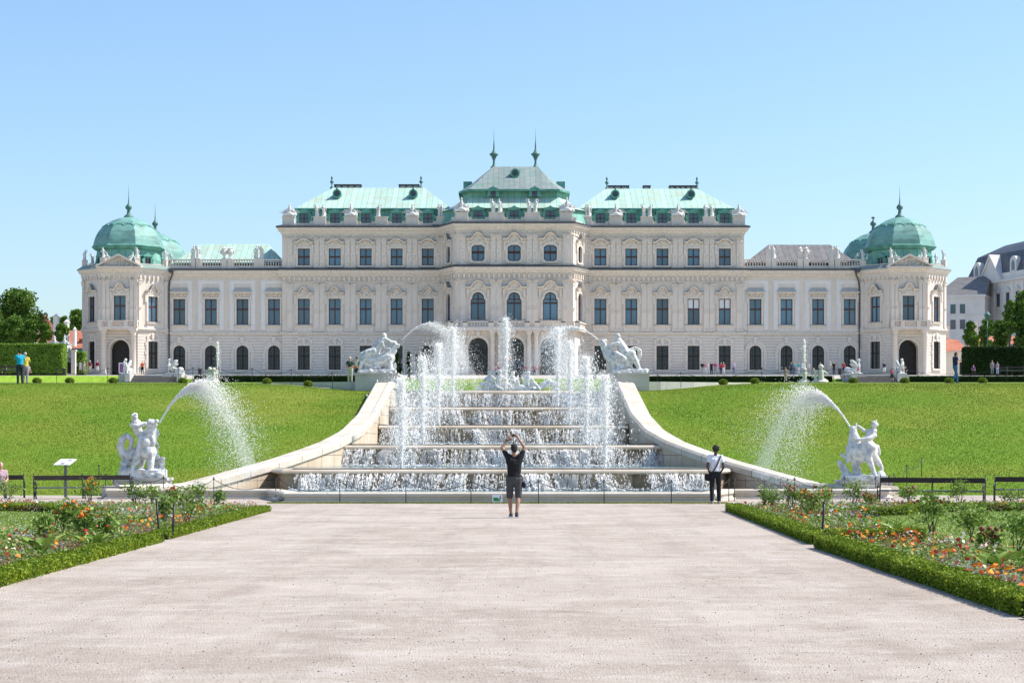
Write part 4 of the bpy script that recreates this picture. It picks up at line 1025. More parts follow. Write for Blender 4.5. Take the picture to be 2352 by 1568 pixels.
# front wall of the lowest basin
fw = [(-13.6,63.0),(-13.2,61.4),(-8.0,61.4),(-7.2,58.6),(-6.9,57.0),(-6.6,57.0),(5.7,57.0),(6.0,57.0),(6.3,58.6),(7.1,61.4),(12.1,61.4),(12.5,63.0)]
mb = MB(); mb.sweep(fw, [(-.5,.0),(-.5,.27),(-.42,.32),(.0,.32),(.06,.28),(.06,.2),(.0,.17),(0,.07),(.1,.05),(.1,-.05)]); mb.build('front_wall', M['sandstone'], cascade)
# foam where the falls land
FOAM = mat('foam', (.85,.88,.88), .5, (.70,.75,.76), 9, bump=1.0, bscale=12)
def blobs(name, P, r, m, parent=None, rngx=rng, st=.6):
    v,f = octas(P, r, rngx, st); return link(name, mesh_np(name, v, f, m), parent, parent is not None)
for i,(Y,h) in enumerate(STEP):
    n = 1500; w = lw_(i)-.1; x = rng.uniform(-w,w,n); z = (STEP[i-1][1]+.02 if i else .14)
    P = np.stack([XC+x, Y-.38-np.array([bulge(q,i) for q in x])+rng.normal(0,.12,n), z+np.abs(rng.normal(0,.03,n))],1)
    blobs('foam', P, rng.uniform(.015,.05,n), FOAM, cascade)
# ---- falling water
def water_mat(name, a=.69, tr=.44):
    m = bpy.data.materials.new(name); m.use_nodes = True; nt = m.node_tree; N = nt.nodes; L = nt.links; N.clear()
    d = N.new('ShaderNodeBsdfDiffuse'); d.inputs[0].default_value = (a,a*.985,a*.96,1); t = N.new('ShaderNodeBsdfTranslucent'); t.inputs[0].default_value = (tr,tr*.985,tr*.96,1)
    g = N.new('ShaderNodeBsdfGlossy'); g.inputs['Roughness'].default_value = .3
    x = N.new('ShaderNodeAddShader'); y = N.new('ShaderNodeMixShader'); y.inputs[0].default_value = .15; o = N.new('ShaderNodeOutputMaterial')
    L.new(d.outputs[0],x.inputs[0]); L.new(t.outputs[0],x.inputs[1]); L.new(x.outputs[0],y.inputs[1]); L.new(g.outputs[0],y.inputs[2]); L.new(y.outputs[0],o.inputs[0]); return m
M['spray'] = water_mat('water_spray')
def curtain_mat():
    m = water_mat('falling_water', .64, .30); nt = m.node_tree; N = nt.nodes; L = nt.links
    o = [n for n in N if n.type=='OUTPUT_MATERIAL'][0]; src = o.inputs[0].links[0].from_socket
    tc = N.new('ShaderNodeTexCoord'); 
    def noise(vec, sc, det):
        mp = N.new('ShaderNodeMapping'); mp.inputs['Scale'].default_value = vec; L.new(tc.outputs['Object'], mp.inputs[0])
        n = N.new('ShaderNodeTexNoise'); n.inputs['Scale'].default_value = sc; n.inputs['Detail'].default_value = det; L.new(mp.outputs[0], n.inputs[0]); return n.outputs[0]
    a = noise((9,1,2.2), 1.0, 8); b = noise((.55,1,.3), 1.0, 3)
    ad = N.new('ShaderNodeMath'); ad.operation='MULTIPLY_ADD'; L.new(b, ad.inputs[0]); ad.inputs[1].default_value=.9; L.new(a, ad.inputs[2])
    mr = N.new('ShaderNodeMapRange'); mr.inputs[1].default_value=.99; mr.inputs[2].default_value=1.06; mr.inputs[3].default_value=0; mr.inputs[4].default_value=.42; L.new(ad.outputs[0], mr.inputs[0])
    tr = N.new('ShaderNodeBsdfTransparent'); mx = N.new('ShaderNodeMixShader'); L.new(mr.outputs[0], mx.inputs[0]); L.new(tr.outputs[0], mx.inputs[1]); L.new(src, mx.inputs[2]); L.new(mx.outputs[0], o.inputs[0]); return m
M['curtain'] = curtain_mat()
ordi = ['lowest and widest','second lowest','middle','second highest','topmost']
gaps = [[(-7.9,-7.2),(1.9,3.2),(4.4,5.2)],[(-5.0,-2.7),(3.5,4.1),(5.0,5.4)],[(-3.2,-1.4),(3.1,3.7)],[(-3.6,-2.9),(-2.1,-1.6),(2.6,3.0),(3.4,3.9)],[(9,9.1)]]
for i,(Y,h) in enumerate(STEP):
    z0 = (STEP[i-1][1] if i else .13); H_ = h-.20-z0; w = lw_(i)-.12; nx = 160; nz = 9
    xs_ = np.linspace(-w,w,nx); t = np.linspace(0,1,nz); X,Tt = np.meshgrid(xs_,t); bu = np.array([bulge(q,i) for q in xs_])
    fwd = .15 + .30*np.sqrt(Tt)*(1+.25*np.sin(X*2.3)+.2*np.sin(X*5.1+1)) + rng.normal(0,.012,X.shape)
    V = np.stack([XC+X, Y-bu[None,:]-fwd, h-.19-H_*Tt**1.1],-1).reshape(-1,3)
    ii = (np.arange(nz-1)[:,None]*nx+np.arange(nx-1)[None,:]).reshape(-1); f = np.stack([ii,ii+1,ii+nx+1,ii+nx],1)
    root = empty('waterfall', (XC,Y,z0), 0, 'curtain of white water falling over the %s stone lip of the cascade' % ordi[i], 'waterfall', 'water curtains of the stepped cascade')
    link('water_sheet', mesh_np('water_sheet', V, f, M['curtain'], smooth=True), root, True)
    ns_ = int(21*w); sc_ = rng.uniform(-w,w,ns_); n = int(2150*w); ids = rng.integers(0,ns_,n); x = np.clip(sc_[ids]+rng.normal(0,.025,n),-w,w); x = np.where(rng.random(n)<.38, rng.uniform(-w,w,n), x)
    dens = .5+.5*np.sin(x*1.7+i)*np.sin(x*.63+2*i+1); keep = rng.random(n) < .12+.88*np.clip(dens*.9+.3*np.sin(x*7.3+i*2)+.2*np.sin(x*13.1+i),0,1)
    for a,b in gaps[i]: keep &= ~((x>a)&(x<b)&(rng.random(n)<.93))
    x = x[keep]; n = len(x); ids = ids[keep]; tt = rng.random(n)**.85; slr = rng.normal(0,.10,ns_)[ids]
    fw_ = .15+.30*np.sqrt(tt)*(1+.25*np.sin(x*2.3)+.2*np.sin(x*5.1+1))+rng.normal(0,.03,n); slant = (.25*np.sin(x*.5+i)+slr*.6)*tt
    P = np.stack([XC+x+slant, Y-np.array([bulge(q,i) for q in x])-fw_, h-.19-H_*tt],1)
    v,f = octas(P, rng.uniform(.007,.015,n)*np.where(rng.random(n)<.15,1.5,1), rng, 1.0); st = np.repeat(rng.uniform(1.2,5.5,n),6); c = np.repeat(P[:,2],6); v[:,2] = c+(v[:,2]-c)*st
    link('water_strands', mesh_np('water_strands', v, f, M['spray']), root, True)
# ---- jets
MM = {}
def MIST(d):
    if d in MM: return MM[d]
    m = bpy.data.materials.new('water_mist'); m.use_nodes = True; nt = m.node_tree; nt.nodes.clear(); v = nt.nodes.new('ShaderNodeVolumePrincipled'); v.inputs['Density'].default_value = d; v.inputs['Color'].default_value = (1,1,1,1); v.inputs['Anisotropy'].default_value = .2
    o = nt.nodes.new('ShaderNodeOutputMaterial'); nt.links.new(v.outputs[0], o.inputs['Volume']); m.cycles.homogeneous_volume = True if hasattr(m.cycles,'homogeneous_volume') else None
    MM[d] = m; return m
def jet(loc, Hh, n, lab, spread=.56, r=(.006,.015), core=.06, seed=0, group='upright water jets of the cascade', drift=0.0):
    g = np.random.default_rng(seed); x0,y0_,z0 = loc
    root = empty('water_jet', loc, 0, lab, 'water jet', group); v0 = math.sqrt(2*9.81*Hh)
    mb = MB(); k = 16; pts = [(x0+.02*math.sin(j*1.9+seed), y0_+.02*math.cos(j*2.3), z0+Hh*.80*j/(k-1)) for j in range(k)]
    mb.tube(pts, [.4*core*(.7+.45*abs(math.sin(j*1.3+seed)))*(1-.93*(j/(k-1))**1.5) for j in range(k)], 7); mb.build('jet_core', M['spray'], root)
    m = int(n*.45); q = g.random(m)**.9                 # rising column
    P1 = np.stack([x0+g.normal(0,1,m)*(.028+.05*q**1.5)*core/.06, y0_+g.normal(0,1,m)*(.028+.05*q**1.5)*core/.06, z0+Hh*q], 1)
    m2 = n-m; a = (1-.32*g.random(m2)**1.6)*v0*(1+.02*g.normal(size=m2)); tf = 2*a/9.81; t = tf*(.30+.70*g.random(m2)**.75)
    sq = g.random(m2)**.5; vx = g.normal(0,spread,m2)*sq+drift; vy = g.normal(0,spread,m2)*sq
    P2 = np.stack([x0+vx*t*.8, y0_+vy*t*.8, z0+np.maximum(a*t-4.905*t*t,0)], 1)
    P = np.concatenate([P1,P2]); rr_ = g.uniform(r[0],r[1],n)*np.where(g.random(n)<.10,1.9,g.uniform(.6,1.05,n))
    v,f = octas(P, rr_, g, 1.0); st = np.repeat(np.concatenate([g.uniform(1.5,4,m), g.uniform(1,2.6,m2)]),6); c = np.repeat(P[:,2],6); v[:,2] = c+(v[:,2]-c)*st
    link('spray', mesh_np('spray', v, f, M['spray']), root, True)
    mb = MB(); q = Hh; w_ = max(.30,spread*1.15)*core/.06; mb.lathe(x0+drift, y0_, [(.02,z0+.12*q),(.10*w_,z0+.25*q),(.35*w_,z0+.5*q),(.75*w_,z0+.75*q),(.85*w_,z0+.9*q),(.5*w_,z0+1.02*q),(.02,z0+1.07*q)], 14); link('mist', mb.mesh('mist', MIST(.15)), root, True)
    mb = MB(); mb.lathe(x0+drift*1.5, y0_, [(.02,z0+.02),(.9*w_,z0+.1*q),(1.25*w_,z0+.35*q),(1.2*w_,z0+.62*q),(.8*w_,z0+.85*q),(.02,z0+.98*q)], 14); link('mist', mb.mesh('mist', MIST(.08)), root, True)
JL = [(922,69.4,1,3.3),(970.5,77.3,2,3.6),(1007,85.2,3,3.7),(1040,92.2,4,3.9)]; JR = [(1390,69.4,1,3.4),(1347,77.3,2,3.6),(1309,85.2,3,3.8),(1281,92.2,4,3.9)]
pl = ['nearest and lowest','second','third','highest and farthest']
for side, JJ in (('left',JL),('right',JR)):
    for k,(x,Y,ix,Hh) in enumerate(JJ):
        jet((px(x,Y), Y, STEP[k][1]), Hh, 7500, 'upright water jet, %s of the %s row of four in the cascade' % (pl[k], side), seed=k+10*(side=='right'), drift=.06 if side=='left' else -.02)
jet((px(1162,104),104,4.65), 4.1, 8000, 'tall centre water jet rising behind the white reclining figures', seed=50, spread=.36)
def small_fountain(x, yb, yt, Z, lab, seed): jet((px(x,Z),Z,pz(yb,Z)), pz(yt,Z)-pz(yb,Z), 800, lab, .20, (.014,.030), .05, seed, 'small fountains on the upper lawn')
small_fountain(500,876,787,205,'thin water jet of the small fountain at left before the palace',61); small_fountain(1848,876,780,205,'thin water jet of the small fountain at right before the palace',62)
def arc(p0, vel, n, lab, seed, tmax, spread=.06, r=(.007,.017), kd=1.0):
    g = np.random.default_rng(seed); p0 = np.array(p0); vel = np.array(vel)
    root = empty('water_arc', tuple(p0), 0, lab, 'water arc', 'arching jets from the mouths of the statues')
    k = 10; ts = np.linspace(0,.26*tmax,k); mb = MB(); mb.tube([tuple(p0+vel*t-np.array([0,0,4.905])*t*t) for t in ts], [.012+.015*j/k for j in range(k)], 6); mb.build('jet_core', M['spray'], root)
    t = tmax*g.random(n)**.85; K = np.minimum(g.exponential(.22*kd,n),2.4); late = t/tmax
    V = vel[None,:]*(1+g.normal(0,spread,(n,1))*(.3+late[:,None])) + g.normal(0,.26,(n,3))*(.10+late[:,None]*.8)
    e = np.where(K>1e-3,(1-np.exp(-K*t))/np.maximum(K,1e-3),t)
    P = p0 + V*e[:,None]; P[:,2] -= 4.905*t*t*(1-.12*np.minimum(K,1)); 
    sel = P[:,2] > 0.1
    P = P[sel]; P += g.normal(0,.010,P.shape); rr_ = g.uniform(*r,len(P))*(1.15-.55*late[sel])
    v,f = octas(P, rr_, g, 1.2); link('spray', mesh_np('spray', v, f, M['spray']), root, True)
    ts = np.linspace(.05*tmax,tmax,18); mb = MB(); mb.tube([tuple(p0+vel*((1-math.exp(-.15*t))/.15)-np.array([0,0,4.905])*t*t*.97) for t in ts], [.02+.30*(t/tmax)**1.3 for t in ts], 10); link('mist', mb.mesh('mist', MIST(.42)), root, True)
arc((px(367,66),66.0,pz(970,66)), (2.68,.35,5.15), 17000, 'arching spray from the mouth of the front left statue over the lawn', 71, 1.28)
arc((px(1953,65),65.0,pz(981,65)), (-2.75,.35,4.8), 19000, 'wide misty arch of spray from the front right statue over the lawn', 72, 1.22, .10, (.006,.015), 1.5)
arc((px(925,98),98.0,pz(780,98)), (3.5,-.6,3.95), 8000, 'arching spray from the mouth of the upper left statue', 73, 1.45)
arc((px(1374,98),98.0,pz(780,98)), (-3.9,-.6,3.5), 7000, 'arching spray from the mouth of the upper right statue', 74, 1.35)

# ================================================================ SCULPTURE
def px_sculpt(prims, cx, by, sc, depthscale=1.0):
    """prims given in read-off units: ('c', x,y,r, x,y,r [,d1,d2]) or ('e', x,y,rx,rz [,d, ry])"""
    mb = MB()
    def X(x): return (x-cx)/sc
    def Zz(y): return (by-y)/sc
    for p in prims:
        if p[0] == 'c':
            d1,d2 = (p[7],p[8]) if len(p) > 7 else (0,0)
            mb.cap((X(p[1]),d1,Zz(p[2])), p[3]/sc, (X(p[4]),d2,Zz(p[5])), p[6]/sc, 10)
        elif p[0] == 'e':
            d = p[5] if len(p)>5 else 0; ry = p[6] if len(p)>6 else (p[3]+p[4])/2/sc*.9
            mb.ell((X(p[1]),d,Zz(p[2])), (p[3]/sc, ry, p[4]/sc), 12, 8)
        elif p[0] == 'b': mb.box(X(p[1]),X(p[3]),p[5],p[6],Zz(p[4]),Zz(p[2]))
    return mb
def rock_edge(mb, w, dpt, h, n, seed):
    r = random.Random(seed)
    for k in range(n): mb.ell((r.uniform(-w,w), r.uniform(-dpt,dpt), r.uniform(0,h)), (r.uniform(.08,.2),r.uniform(.08,.2),r.uniform(.05,.12)), 7, 5)
def plinth(parent, x0,x1,y0,y1,z0,z1, m='plinth', base=True):
    mb = MB(); mb.box(x0,x1,y0,y1,z0,z1-.1); mb.box(x0-.05,x1+.05,y0-.05,y1+.05,z1-.1,z1)
    if base: mb.box(x0-.12,x1+.12,y0-.12,y1+.12,z0,z0+.3)
    mb.build('pedestal', M[m], parent, False)
def statue(name, lab, cat, loc, mb, voxel, group=None, m='marble', ped=None, smooth=2):
    root = empty(name, loc, 0, lab, cat, group); o = link('carved_figures', sculpt(mb, voxel, M[m], 'carved_figures', smooth), root)
    if ped: plinth(root, *ped)
    return root
G1 = 'carved statues of riders on sea beasts'
# front left: beast with curled tail, rider leaning from its left shoulder
a = [('e',1040,560,62,85,0,.36),('e',1065,620,62,60,-.15,.3),('e',1060,500,55,50,0,.28),('e',990,620,45,60,.15,.25),('c',1085,640,32,1082,742,24,-.2,-.3),('c',1108,660,26,1118,745,20,.2,.1),('c',990,640,28,960,748,14,-.25,-.35),('c',1010,640,28,985,745,18,.3,.35),
     ('c',1075,520,46,1085,440,38,-.05,-.12),('e',1088,418,40,34,-.15,.2),('c',1090,425,24,1128,400,14,-.15,-.25),('c',1095,440,18,1125,430,10,-.15,-.25),('e',1072,395,12,14,-.15,.05),
     ('e',962,368,24,27,-.05,.14),('c',962,390,16,968,405,20,0,0),('c',972,420,38,982,470,32,0,.02),('c',980,470,32,1020,520,30,.02,.1),('c',942,428,15,1000,440,13,-.1,-.25),('c',1000,440,13,1052,420,11,-.25,-.28),('c',1000,420,15,1040,415,12,.1,.1),('c',1020,520,28,1000,600,17,-.2,-.3),('c',1000,600,17,1000,690,11,-.3,-.28),
     ('c',1000,610,44,930,640,42,.2,.15),('c',930,640,42,880,640,32,.15,.1),('c',880,640,32,856,585,26,.1,.05),('c',856,585,26,870,530,24,.05,0),('c',870,530,24,905,505,22,0,0),('c',905,505,22,938,525,20,0,0),('c',938,525,20,938,570,16,0,0),('c',938,570,16,912,615,8,0,0),
     ('e',895,700,42,35,.1,.22),('e',880,735,28,25,0,.2),('e',1150,700,22,50,.1,.2),('c',1140,690,20,1172,665,12,0,-.1),('e',1150,745,34,22),('b',862,745,1178,800,-.42,.42),('e',1020,745,40,14,-.3,.2),('e',940,750,60,20,-.1,.3),('e',1100,750,60,20,0,.35)]
for k in range(9): a.append(('e',1118+8*math.sin(k*1.7),470+k*22,13,12,.1*math.cos(k),.07))
a += [('e',1055,555,30,34,-.34,.1),('e',1098,545,22,40,-.25,.1),('e',950,358,10,9,-.1,.1),('e',975,352,11,10,-.08,.1),('e',962,346,16,8,0,.12)]
mb = px_sculpt(a, 1020, 800, 204); rock_edge(mb, .72, .38, .16, 26, 1)
statue('statue_group', 'white beast with hooped tail and rider, spouting over the left lawn', 'statue', (px(328.5,66),66.0,.62), mb, .016, G1, ped=(-.92,.9,-.6,.6,-.6,0))
# front right: beast seen from behind with rider leaning back
a = [('e',815,800,150,110,0,.36),('e',760,790,95,100,0,.36),('e',890,800,85,105,0,.34),('c',760,730,75,742,650,48,0,-.05),('c',742,650,46,735,590,34,-.05,-.05),('c',735,590,30,715,570,12,-.05,-.05),('c',745,600,28,768,535,9,-.05,-.05),('e',750,610,25,30,-.05,.1),
     ('c',850,722,46,905,650,44,.0,.05),('c',905,650,44,930,610,40,.05,.05),('c',930,600,20,942,575,20,.05,.05),('e',945,545,33,36,.05,.13),('c',928,615,20,850,605,17,.1,.05),('c',850,605,17,790,560,12,.05,0),('c',935,650,24,860,680,21,-.15,-.3),('c',860,680,21,765,690,15,-.3,-.3),('c',850,720,44,905,765,36,-.2,-.3),('c',905,765,36,870,850,26,-.3,-.36),
     ('c',755,860,52,755,930,32,0,0),('c',755,930,32,760,1015,24,0,-.05),('c',790,880,34,800,1015,30,.25,.25),('c',868,860,40,900,940,26,-.25,-.3),('c',900,940,26,930,1020,18,-.3,-.34),('c',935,850,50,980,900,34,.1,.1),('c',980,900,34,1015,955,17,.1,.05),('c',1015,955,17,1008,990,18,.05,0),
     ('c',960,750,22,985,775,16,.1,.1),('c',985,775,16,996,825,11,.1,.1),('c',996,825,11,975,850,9,.1,.1),('e',980,752,16,14,.1,.05),('e',640,832,22,20,.1,.08),('c',640,840,14,690,860,28,.1,.1),
     ('c',610,905,26,640,950,34,0,0),('c',640,950,34,670,1000,40,0,0),('c',670,900,14,700,870,30,0,0),('e',700,1030,70,30),('b',640,1025,1045,1070,-.42,.42),('e',800,1030,70,22,0,.35),('e',1000,1015,45,32,0,.3),('e',930,1040,50,22,0,.35)]
a += [('e',930,520,12,12,.05,.1),('e',955,512,14,10,.05,.1),('e',978,545,10,8,.05,.04)]
mb = px_sculpt(a, 840, 1070, 276); rock_edge(mb, .7, .4, .18, 26, 2)
statue('statue_group', 'mottled white beast with rider leaning back, spouting over the right lawn', 'statue', (px(1984,65),65.0,.55), mb, .016, G1, ped=(-.86,.86,-.6,.6,-.55,0))
# upper left
a = [('e',830,385,75,52,0,.32),('e',930,375,75,50,0,.3),('c',880,380,50,970,360,52,0,0),('c',960,350,48,1005,300,32,0,0),('c',1005,300,32,1018,255,22,0,0),('c',1015,270,22,1048,262,10,0,-.1),('c',1012,255,18,1020,235,8,0,0),('e',1045,270,10,16,0,.06),
     ('c',868,305,38,900,255,32,0,0),('c',900,255,32,930,225,30,0,0),('e',937,190,20,23,0,.13),('c',932,205,15,930,220,16,0,0),('c',950,215,14,985,235,13,-.1,-.15),('c',985,235,13,1015,240,10,-.15,-.1),('c',925,245,16,940,285,13,-.15,-.2),('c',940,285,13,980,290,11,-.2,-.15),('c',868,310,36,812,320,28,-.1,-.15),('c',812,320,28,780,370,20,-.15,-.25),('c',780,370,20,755,440,13,-.25,-.25),
     ('c',800,310,16,765,330,20,.2,.2),('c',765,330,20,752,370,18,.2,.2),('c',975,380,34,985,430,20,-.1,-.15),('c',985,430,20,1005,462,20,-.15,-.2),('c',940,390,26,925,440,18,.2,.2),('c',800,400,34,790,450,22,0,0),('e',870,430,50,26,-.1,.25),('e',1020,420,14,30,0,.1),('b',745,448,1030,480,-.42,.42),('e',850,450,60,16,0,.35),('e',960,455,60,16,0,.35)]
mb = px_sculpt(a, 890, 478, 148); rock_edge(mb, .9, .4, .16, 26, 3)
for k in range(7): mb.ell(((905+k*14-890)/148, -.2, (478-345+6*(k%2))/148), (.06,.05,.05), 6, 4)
statue('statue_group', 'white statue of a nude rider on a rearing sea beast on the tall left pedestal', 'statue', (px(868,97.5),97.5,pz(858,97.5)), mb, .019, G1, ped=(-1.07,1.07,-1.2,1.2,-1.25,0))
# upper right
a = [('e',1270,380,62,60,0,.34),('e',1340,390,60,60,0,.32),('c',1250,370,55,1205,340,34,0,0),('c',1205,340,32,1180,290,24,0,0),('c',1180,290,26,1172,245,26,0,0),('c',1172,245,24,1188,232,16,0,0),('e',1165,262,14,24,0,.1),('e',1220,310,30,22,-.1,.14),
     ('c',1345,330,42,1310,270,36,0,0),('c',1310,270,36,1290,235,30,0,0),('e',1283,196,22,24,0,.14),('c',1285,212,16,1290,225,18,0,0),('c',1285,250,17,1235,265,15,-.15,-.15),('c',1235,265,15,1190,288,11,-.15,-.1),('c',1350,330,42,1390,330,32,-.1,-.15),('c',1390,340,32,1425,400,20,-.15,-.2),('c',1425,400,20,1445,445,14,-.2,-.2),('c',1440,445,13,1480,465,13,-.2,-.2),
     ('c',1380,300,16,1420,285,14,.1,.1),('c',1420,285,14,1455,305,12,.1,.1),('c',1455,305,12,1458,345,11,.1,.1),('c',1458,345,11,1435,400,10,.1,.1),('c',1350,400,40,1370,440,28,0,0),('c',1260,420,30,1250,465,26,0,0),('e',1300,440,60,36,0,.34),('b',1240,450,1500,485,-.42,.42),('c',1270,330,20,1330,370,24,-.3,-.3),('e',1400,455,60,16,0,.35)]
mb = px_sculpt(a, 1370, 483, 148); rock_edge(mb, .88, .4, .2, 26, 4)
statue('statue_group', 'white statue of a bent rider on a sea beast on the tall right pedestal', 'statue', (px(1445,97.5),97.5,pz(858.5,97.5)), mb, .019, G1, ped=(-.95,.95,-1.2,1.2,-1.25,0))
# reclining figures in the top basin
def recl(s, v=0):
    mb = MB()
    if v == 3:
        mb.chain([(-.5,0,.15),(-.2,0,.35),(.2,0,.55),(.5,0,.45),(.62,0,.2),(.4,0,.1)],[.16,.2,.2,.15,.1,.06]); mb.ell((-.7,0,.15),(.3,.2,.15)); 
    else:
        mb.chain([(.0,0,.25),(.05,0,.55),(.0,0,.85)],[.22,.2,.17]); mb.ell((.0,-.02,1.12),(.12,.13,.15)); mb.cap((0,0,.9),.08,(0,0,1.05),.07)
        mb.chain([(.18,0,.85),(.35,-.1,.6),(.4,-.2,.4)] if v != 1 else [(.18,0,.85),(.36,-.05,1.0),(.2,-.05,1.2)],[.08,.065,.05]); mb.chain([(-.18,0,.85),(-.36,-.1,.62),(-.5,-.1,.3)],[.08,.065,.05])
        mb.chain([(0,0,.25),(-.4,-.15,.5),(-.75,-.1,.12)],[.17,.13,.07]); mb.chain([(.05,0,.2),(.45,-.2,.3),(.85,-.1,.1)],[.17,.13,.08]); mb.ell((0,.1,.1),(.7,.35,.18)); mb.ell((0,.0,1.2),(.15,.15,.08))
    for x in mb.v and [0]: pass
    mb.v = [(x*s,y*abs(s),z*abs(s)) for x,y,z in mb.v]; 
    if s < 0: mb.f = [f[::-1] for f in mb.f]
    return mb
FIG = [(1124,104.0,.88,0,'reclining white nymph at the left end of the figures in the top basin'),(1148,104.6,-.95,1,'white seated figure just left of the centre jet'),(1178,105.0,.9,0,'white figure just right of the centre jet in the top basin'),
       (1213,104.2,-.88,1,'white nymph raising an arm, right of the centre jet'),(1254,104.4,.95,3,'white arched fish tail at the right end of the basin figures')]
for x,Y,s,v,lab in FIG:
    statue('basin_figure', lab, 'statue', (px(x,Y),Y,4.72), recl(s,v), .03, 'reclining figures in the top basin')
# low curved walls of the top basin
lwm = [(.25,-.1),(.25,.0),(.12,.05),(.12,.22),(.2,.26),(.2,.38),(-.35,.38),(-.35,-.1),(.25,-.1)]
for s,xe,lab in ((-1,None,'low curved grey stone wall running left from the tall left pedestal'),(1,None,'low curved grey stone wall running right from the tall right pedestal')):
    pts = [(-6.9,98.4),(-8.4,98.9),(-10.2,100.2),(-12.2,102.3),(-14.0,104.5),(-15.6,108.0)]
    if s > 0: pts = [(2*XC-x,y) for x,y in pts][::-1]
    mb = MB(); mb.sweep(pts, [(d,z) for d,z in lwm]); n = len(lwm)
    for i in range(len(pts)):
        base = 4.70+.13*(pts[i][1]-98.4)/6 if pts[i][1] < 105 else 4.6; 
        for q in range(n): X_,Y_,Z_ = mb.v[i*n+q]; mb.v[i*n+q] = (X_,Y_,Z_+base-.02)
    o = mb.build('low_wall', M['plinth']); tag(o, lab, 'wall')
# ---- sphinxes
def sphinx(front=False):
    mb = MB()
    mb.chain([(-.85,0,.55),(-.4,0,.5),(.25,0,.65),(.55,0,.95)],[.36,.3,.3,.28]); mb.cap((.6,0,1.05),.2,(.66,0,1.5),.11); mb.ell((.68,0,1.72),(.17,.17,.21)); mb.ell((.62,0,1.8),(.2,.2,.16)); mb.ell((.72,-.12,1.1),.14); mb.ell((.72,.12,1.1),.14)
    for y in (-.2,.2): mb.chain([(.6,y,.9),(.68,y,.4),(.7,y,.1),(.9,y,.08)],[.15,.11,.09,.09]); mb.chain([(-.8,y*1.3,.5),(-.35,y*1.6,.25),(-.2,y*1.6,.08),(0,y*1.6,.07)],[.28,.16,.1,.09])
    for y in (-.24,.24):
        mb.chain([(.35,y,1.0),(.05,y*1.4,1.35),(-.2,y*1.5,1.6),(-.35,y*1.5,1.75)],[.12,.2,.17,.08]); mb.chain([(.25,y,.95),(-.15,y*1.4,1.15),(-.4,y*1.5,1.3)],[.1,.16,.08])
    mb.chain([(-1.15,0,.5),(-1.3,.1,.25),(-1.1,.3,.1)],[.07,.06,.06]); mb.box(-1.3,1.05,-.5,.5,-.1,.12); return mb
sph = sculpt(sphinx(), .05, M['marble'], 'carved_figures', 2)
for x,rz,lab in ((292,R(-95),'white winged sphinx facing the viewer on the left side of the left steps'),(400,R(178),'white winged sphinx in profile right of the left steps'),(1961,R(3),'white winged sphinx in profile left of the right steps'),(2067,R(-80),'white winged sphinx facing the viewer on the right side of the right steps')):
    Z = 236.2; r = empty('sphinx', (px(x,Z),Z,pz(862,Z)+.15), rz, lab, 'sphinx', 'winged sphinxes beside the garden steps'); link('carved_figure', sph, r)
    mb = MB(); mb.box(-1.5,1.25,-.7,.7,-1.4,-.1); mb.box(-1.6,1.35,-.8,.8,-.3,-.1); link('pedestal', mb.mesh('pedestal', M['plinth']), r)
# ---- roof statues
def draped(seed):
    r = random.Random(seed); mb = MB(); s = r.choice((-1,1)); lean = .08*s
    mb.cap((0,0,.1),.27,(lean*.5,0,1.0),.2); mb.cap((lean*.5,0,1.0),.2,(lean,0,1.45),.23); mb.cap((lean,0,1.5),.08,(lean,0,1.68),.08); mb.ell((lean*1.2,0,1.83),(.13,.14,.17))
    if r.random() < .5: mb.chain([(lean+s*.22,0,1.5),(s*.42,-.1,1.25),(s*.18,-.22,1.1)],[.08,.07,.06])
    else: mb.chain([(lean+s*.22,0,1.5),(s*.45,0,1.75),(s*.3,0,2.05)],[.08,.07,.05])
    mb.chain([(lean-s*.22,0,1.5),(-s*.36,0,1.15),(-s*.3,-.1,.85)],[.08,.07,.06]); mb.cap((-s*.3,.05,.3),.12,(-s*.12,.1,1.0),.1); mb.box(-.32,.32,-.3,.3,-.05,.12); return mb
def trophy(seed):
    r = random.Random(seed); mb = MB(); mb.ell((0,0,.35),(.75,.4,.4)); mb.cap((0,0,.5),.26,(0,0,1.35),.19); mb.ell((0,0,1.68),(.14,.14,.18)); mb.cap((0,0,1.75),.07,(0,0,2.0),.04)
    for s in (-1,1):
        for k in range(5):
            a = R(8+k*16); L = 1.2-.13*k; mb.cap((s*.25,0,.5),.09,(s*(.25+L*math.cos(a)),r.uniform(-.15,.15),.5+L*math.sin(a)*.85),.05)
        mb.chain([(s*.2,0,1.15),(s*.45,-.1,.95),(s*.6,-.1,.7)],[.09,.08,.07]); mb.ell((s*.75,-.1,.25),(.25,.25,.25)); mb.cap((s*.1,-.2,.4),.15,(s*.5,-.3,.2),.13)
    return mb
def vase(seed):
    mb = MB(); mb.lathe(0,0,[(.25,0),(.28,.1),(.12,.25),(.16,.45),(.42,.8),(.5,1.15),(.4,1.4),(.3,1.5),(.45,1.6),(.3,1.7),(.12,1.85),(.08,2.0)],10)
    for s in (-1,1): mb.chain([(s*.45,0,1.3),(s*.65,0,1.2),(s*.6,0,.9),(s*.4,0,.8)],[.07]*4)
    return mb
def reclining(seed):
    mb = MB(); mb.chain([(-.9,0,.15),(-.4,0,.45),(0,0,.4),(.3,0,.85),(.4,0,1.15)],[.1,.16,.24,.2,.17]); mb.ell((.45,0,1.48),(.13,.13,.17)); mb.chain([(.5,0,1.1),(.75,0,.7),(.8,0,.3)],[.08,.07,.06]); mb.chain([(.3,0,1.1),(0,-.2,.9),(-.3,-.2,.8)],[.08,.07,.06]); mb.cap((0,-.15,.35),.18,(-.7,-.2,.2),.1); return mb
RS = {}
for k in range(4): RS['d%d'%k] = sculpt(draped(k), .05, M['statue'], 'roof_statue', 2)
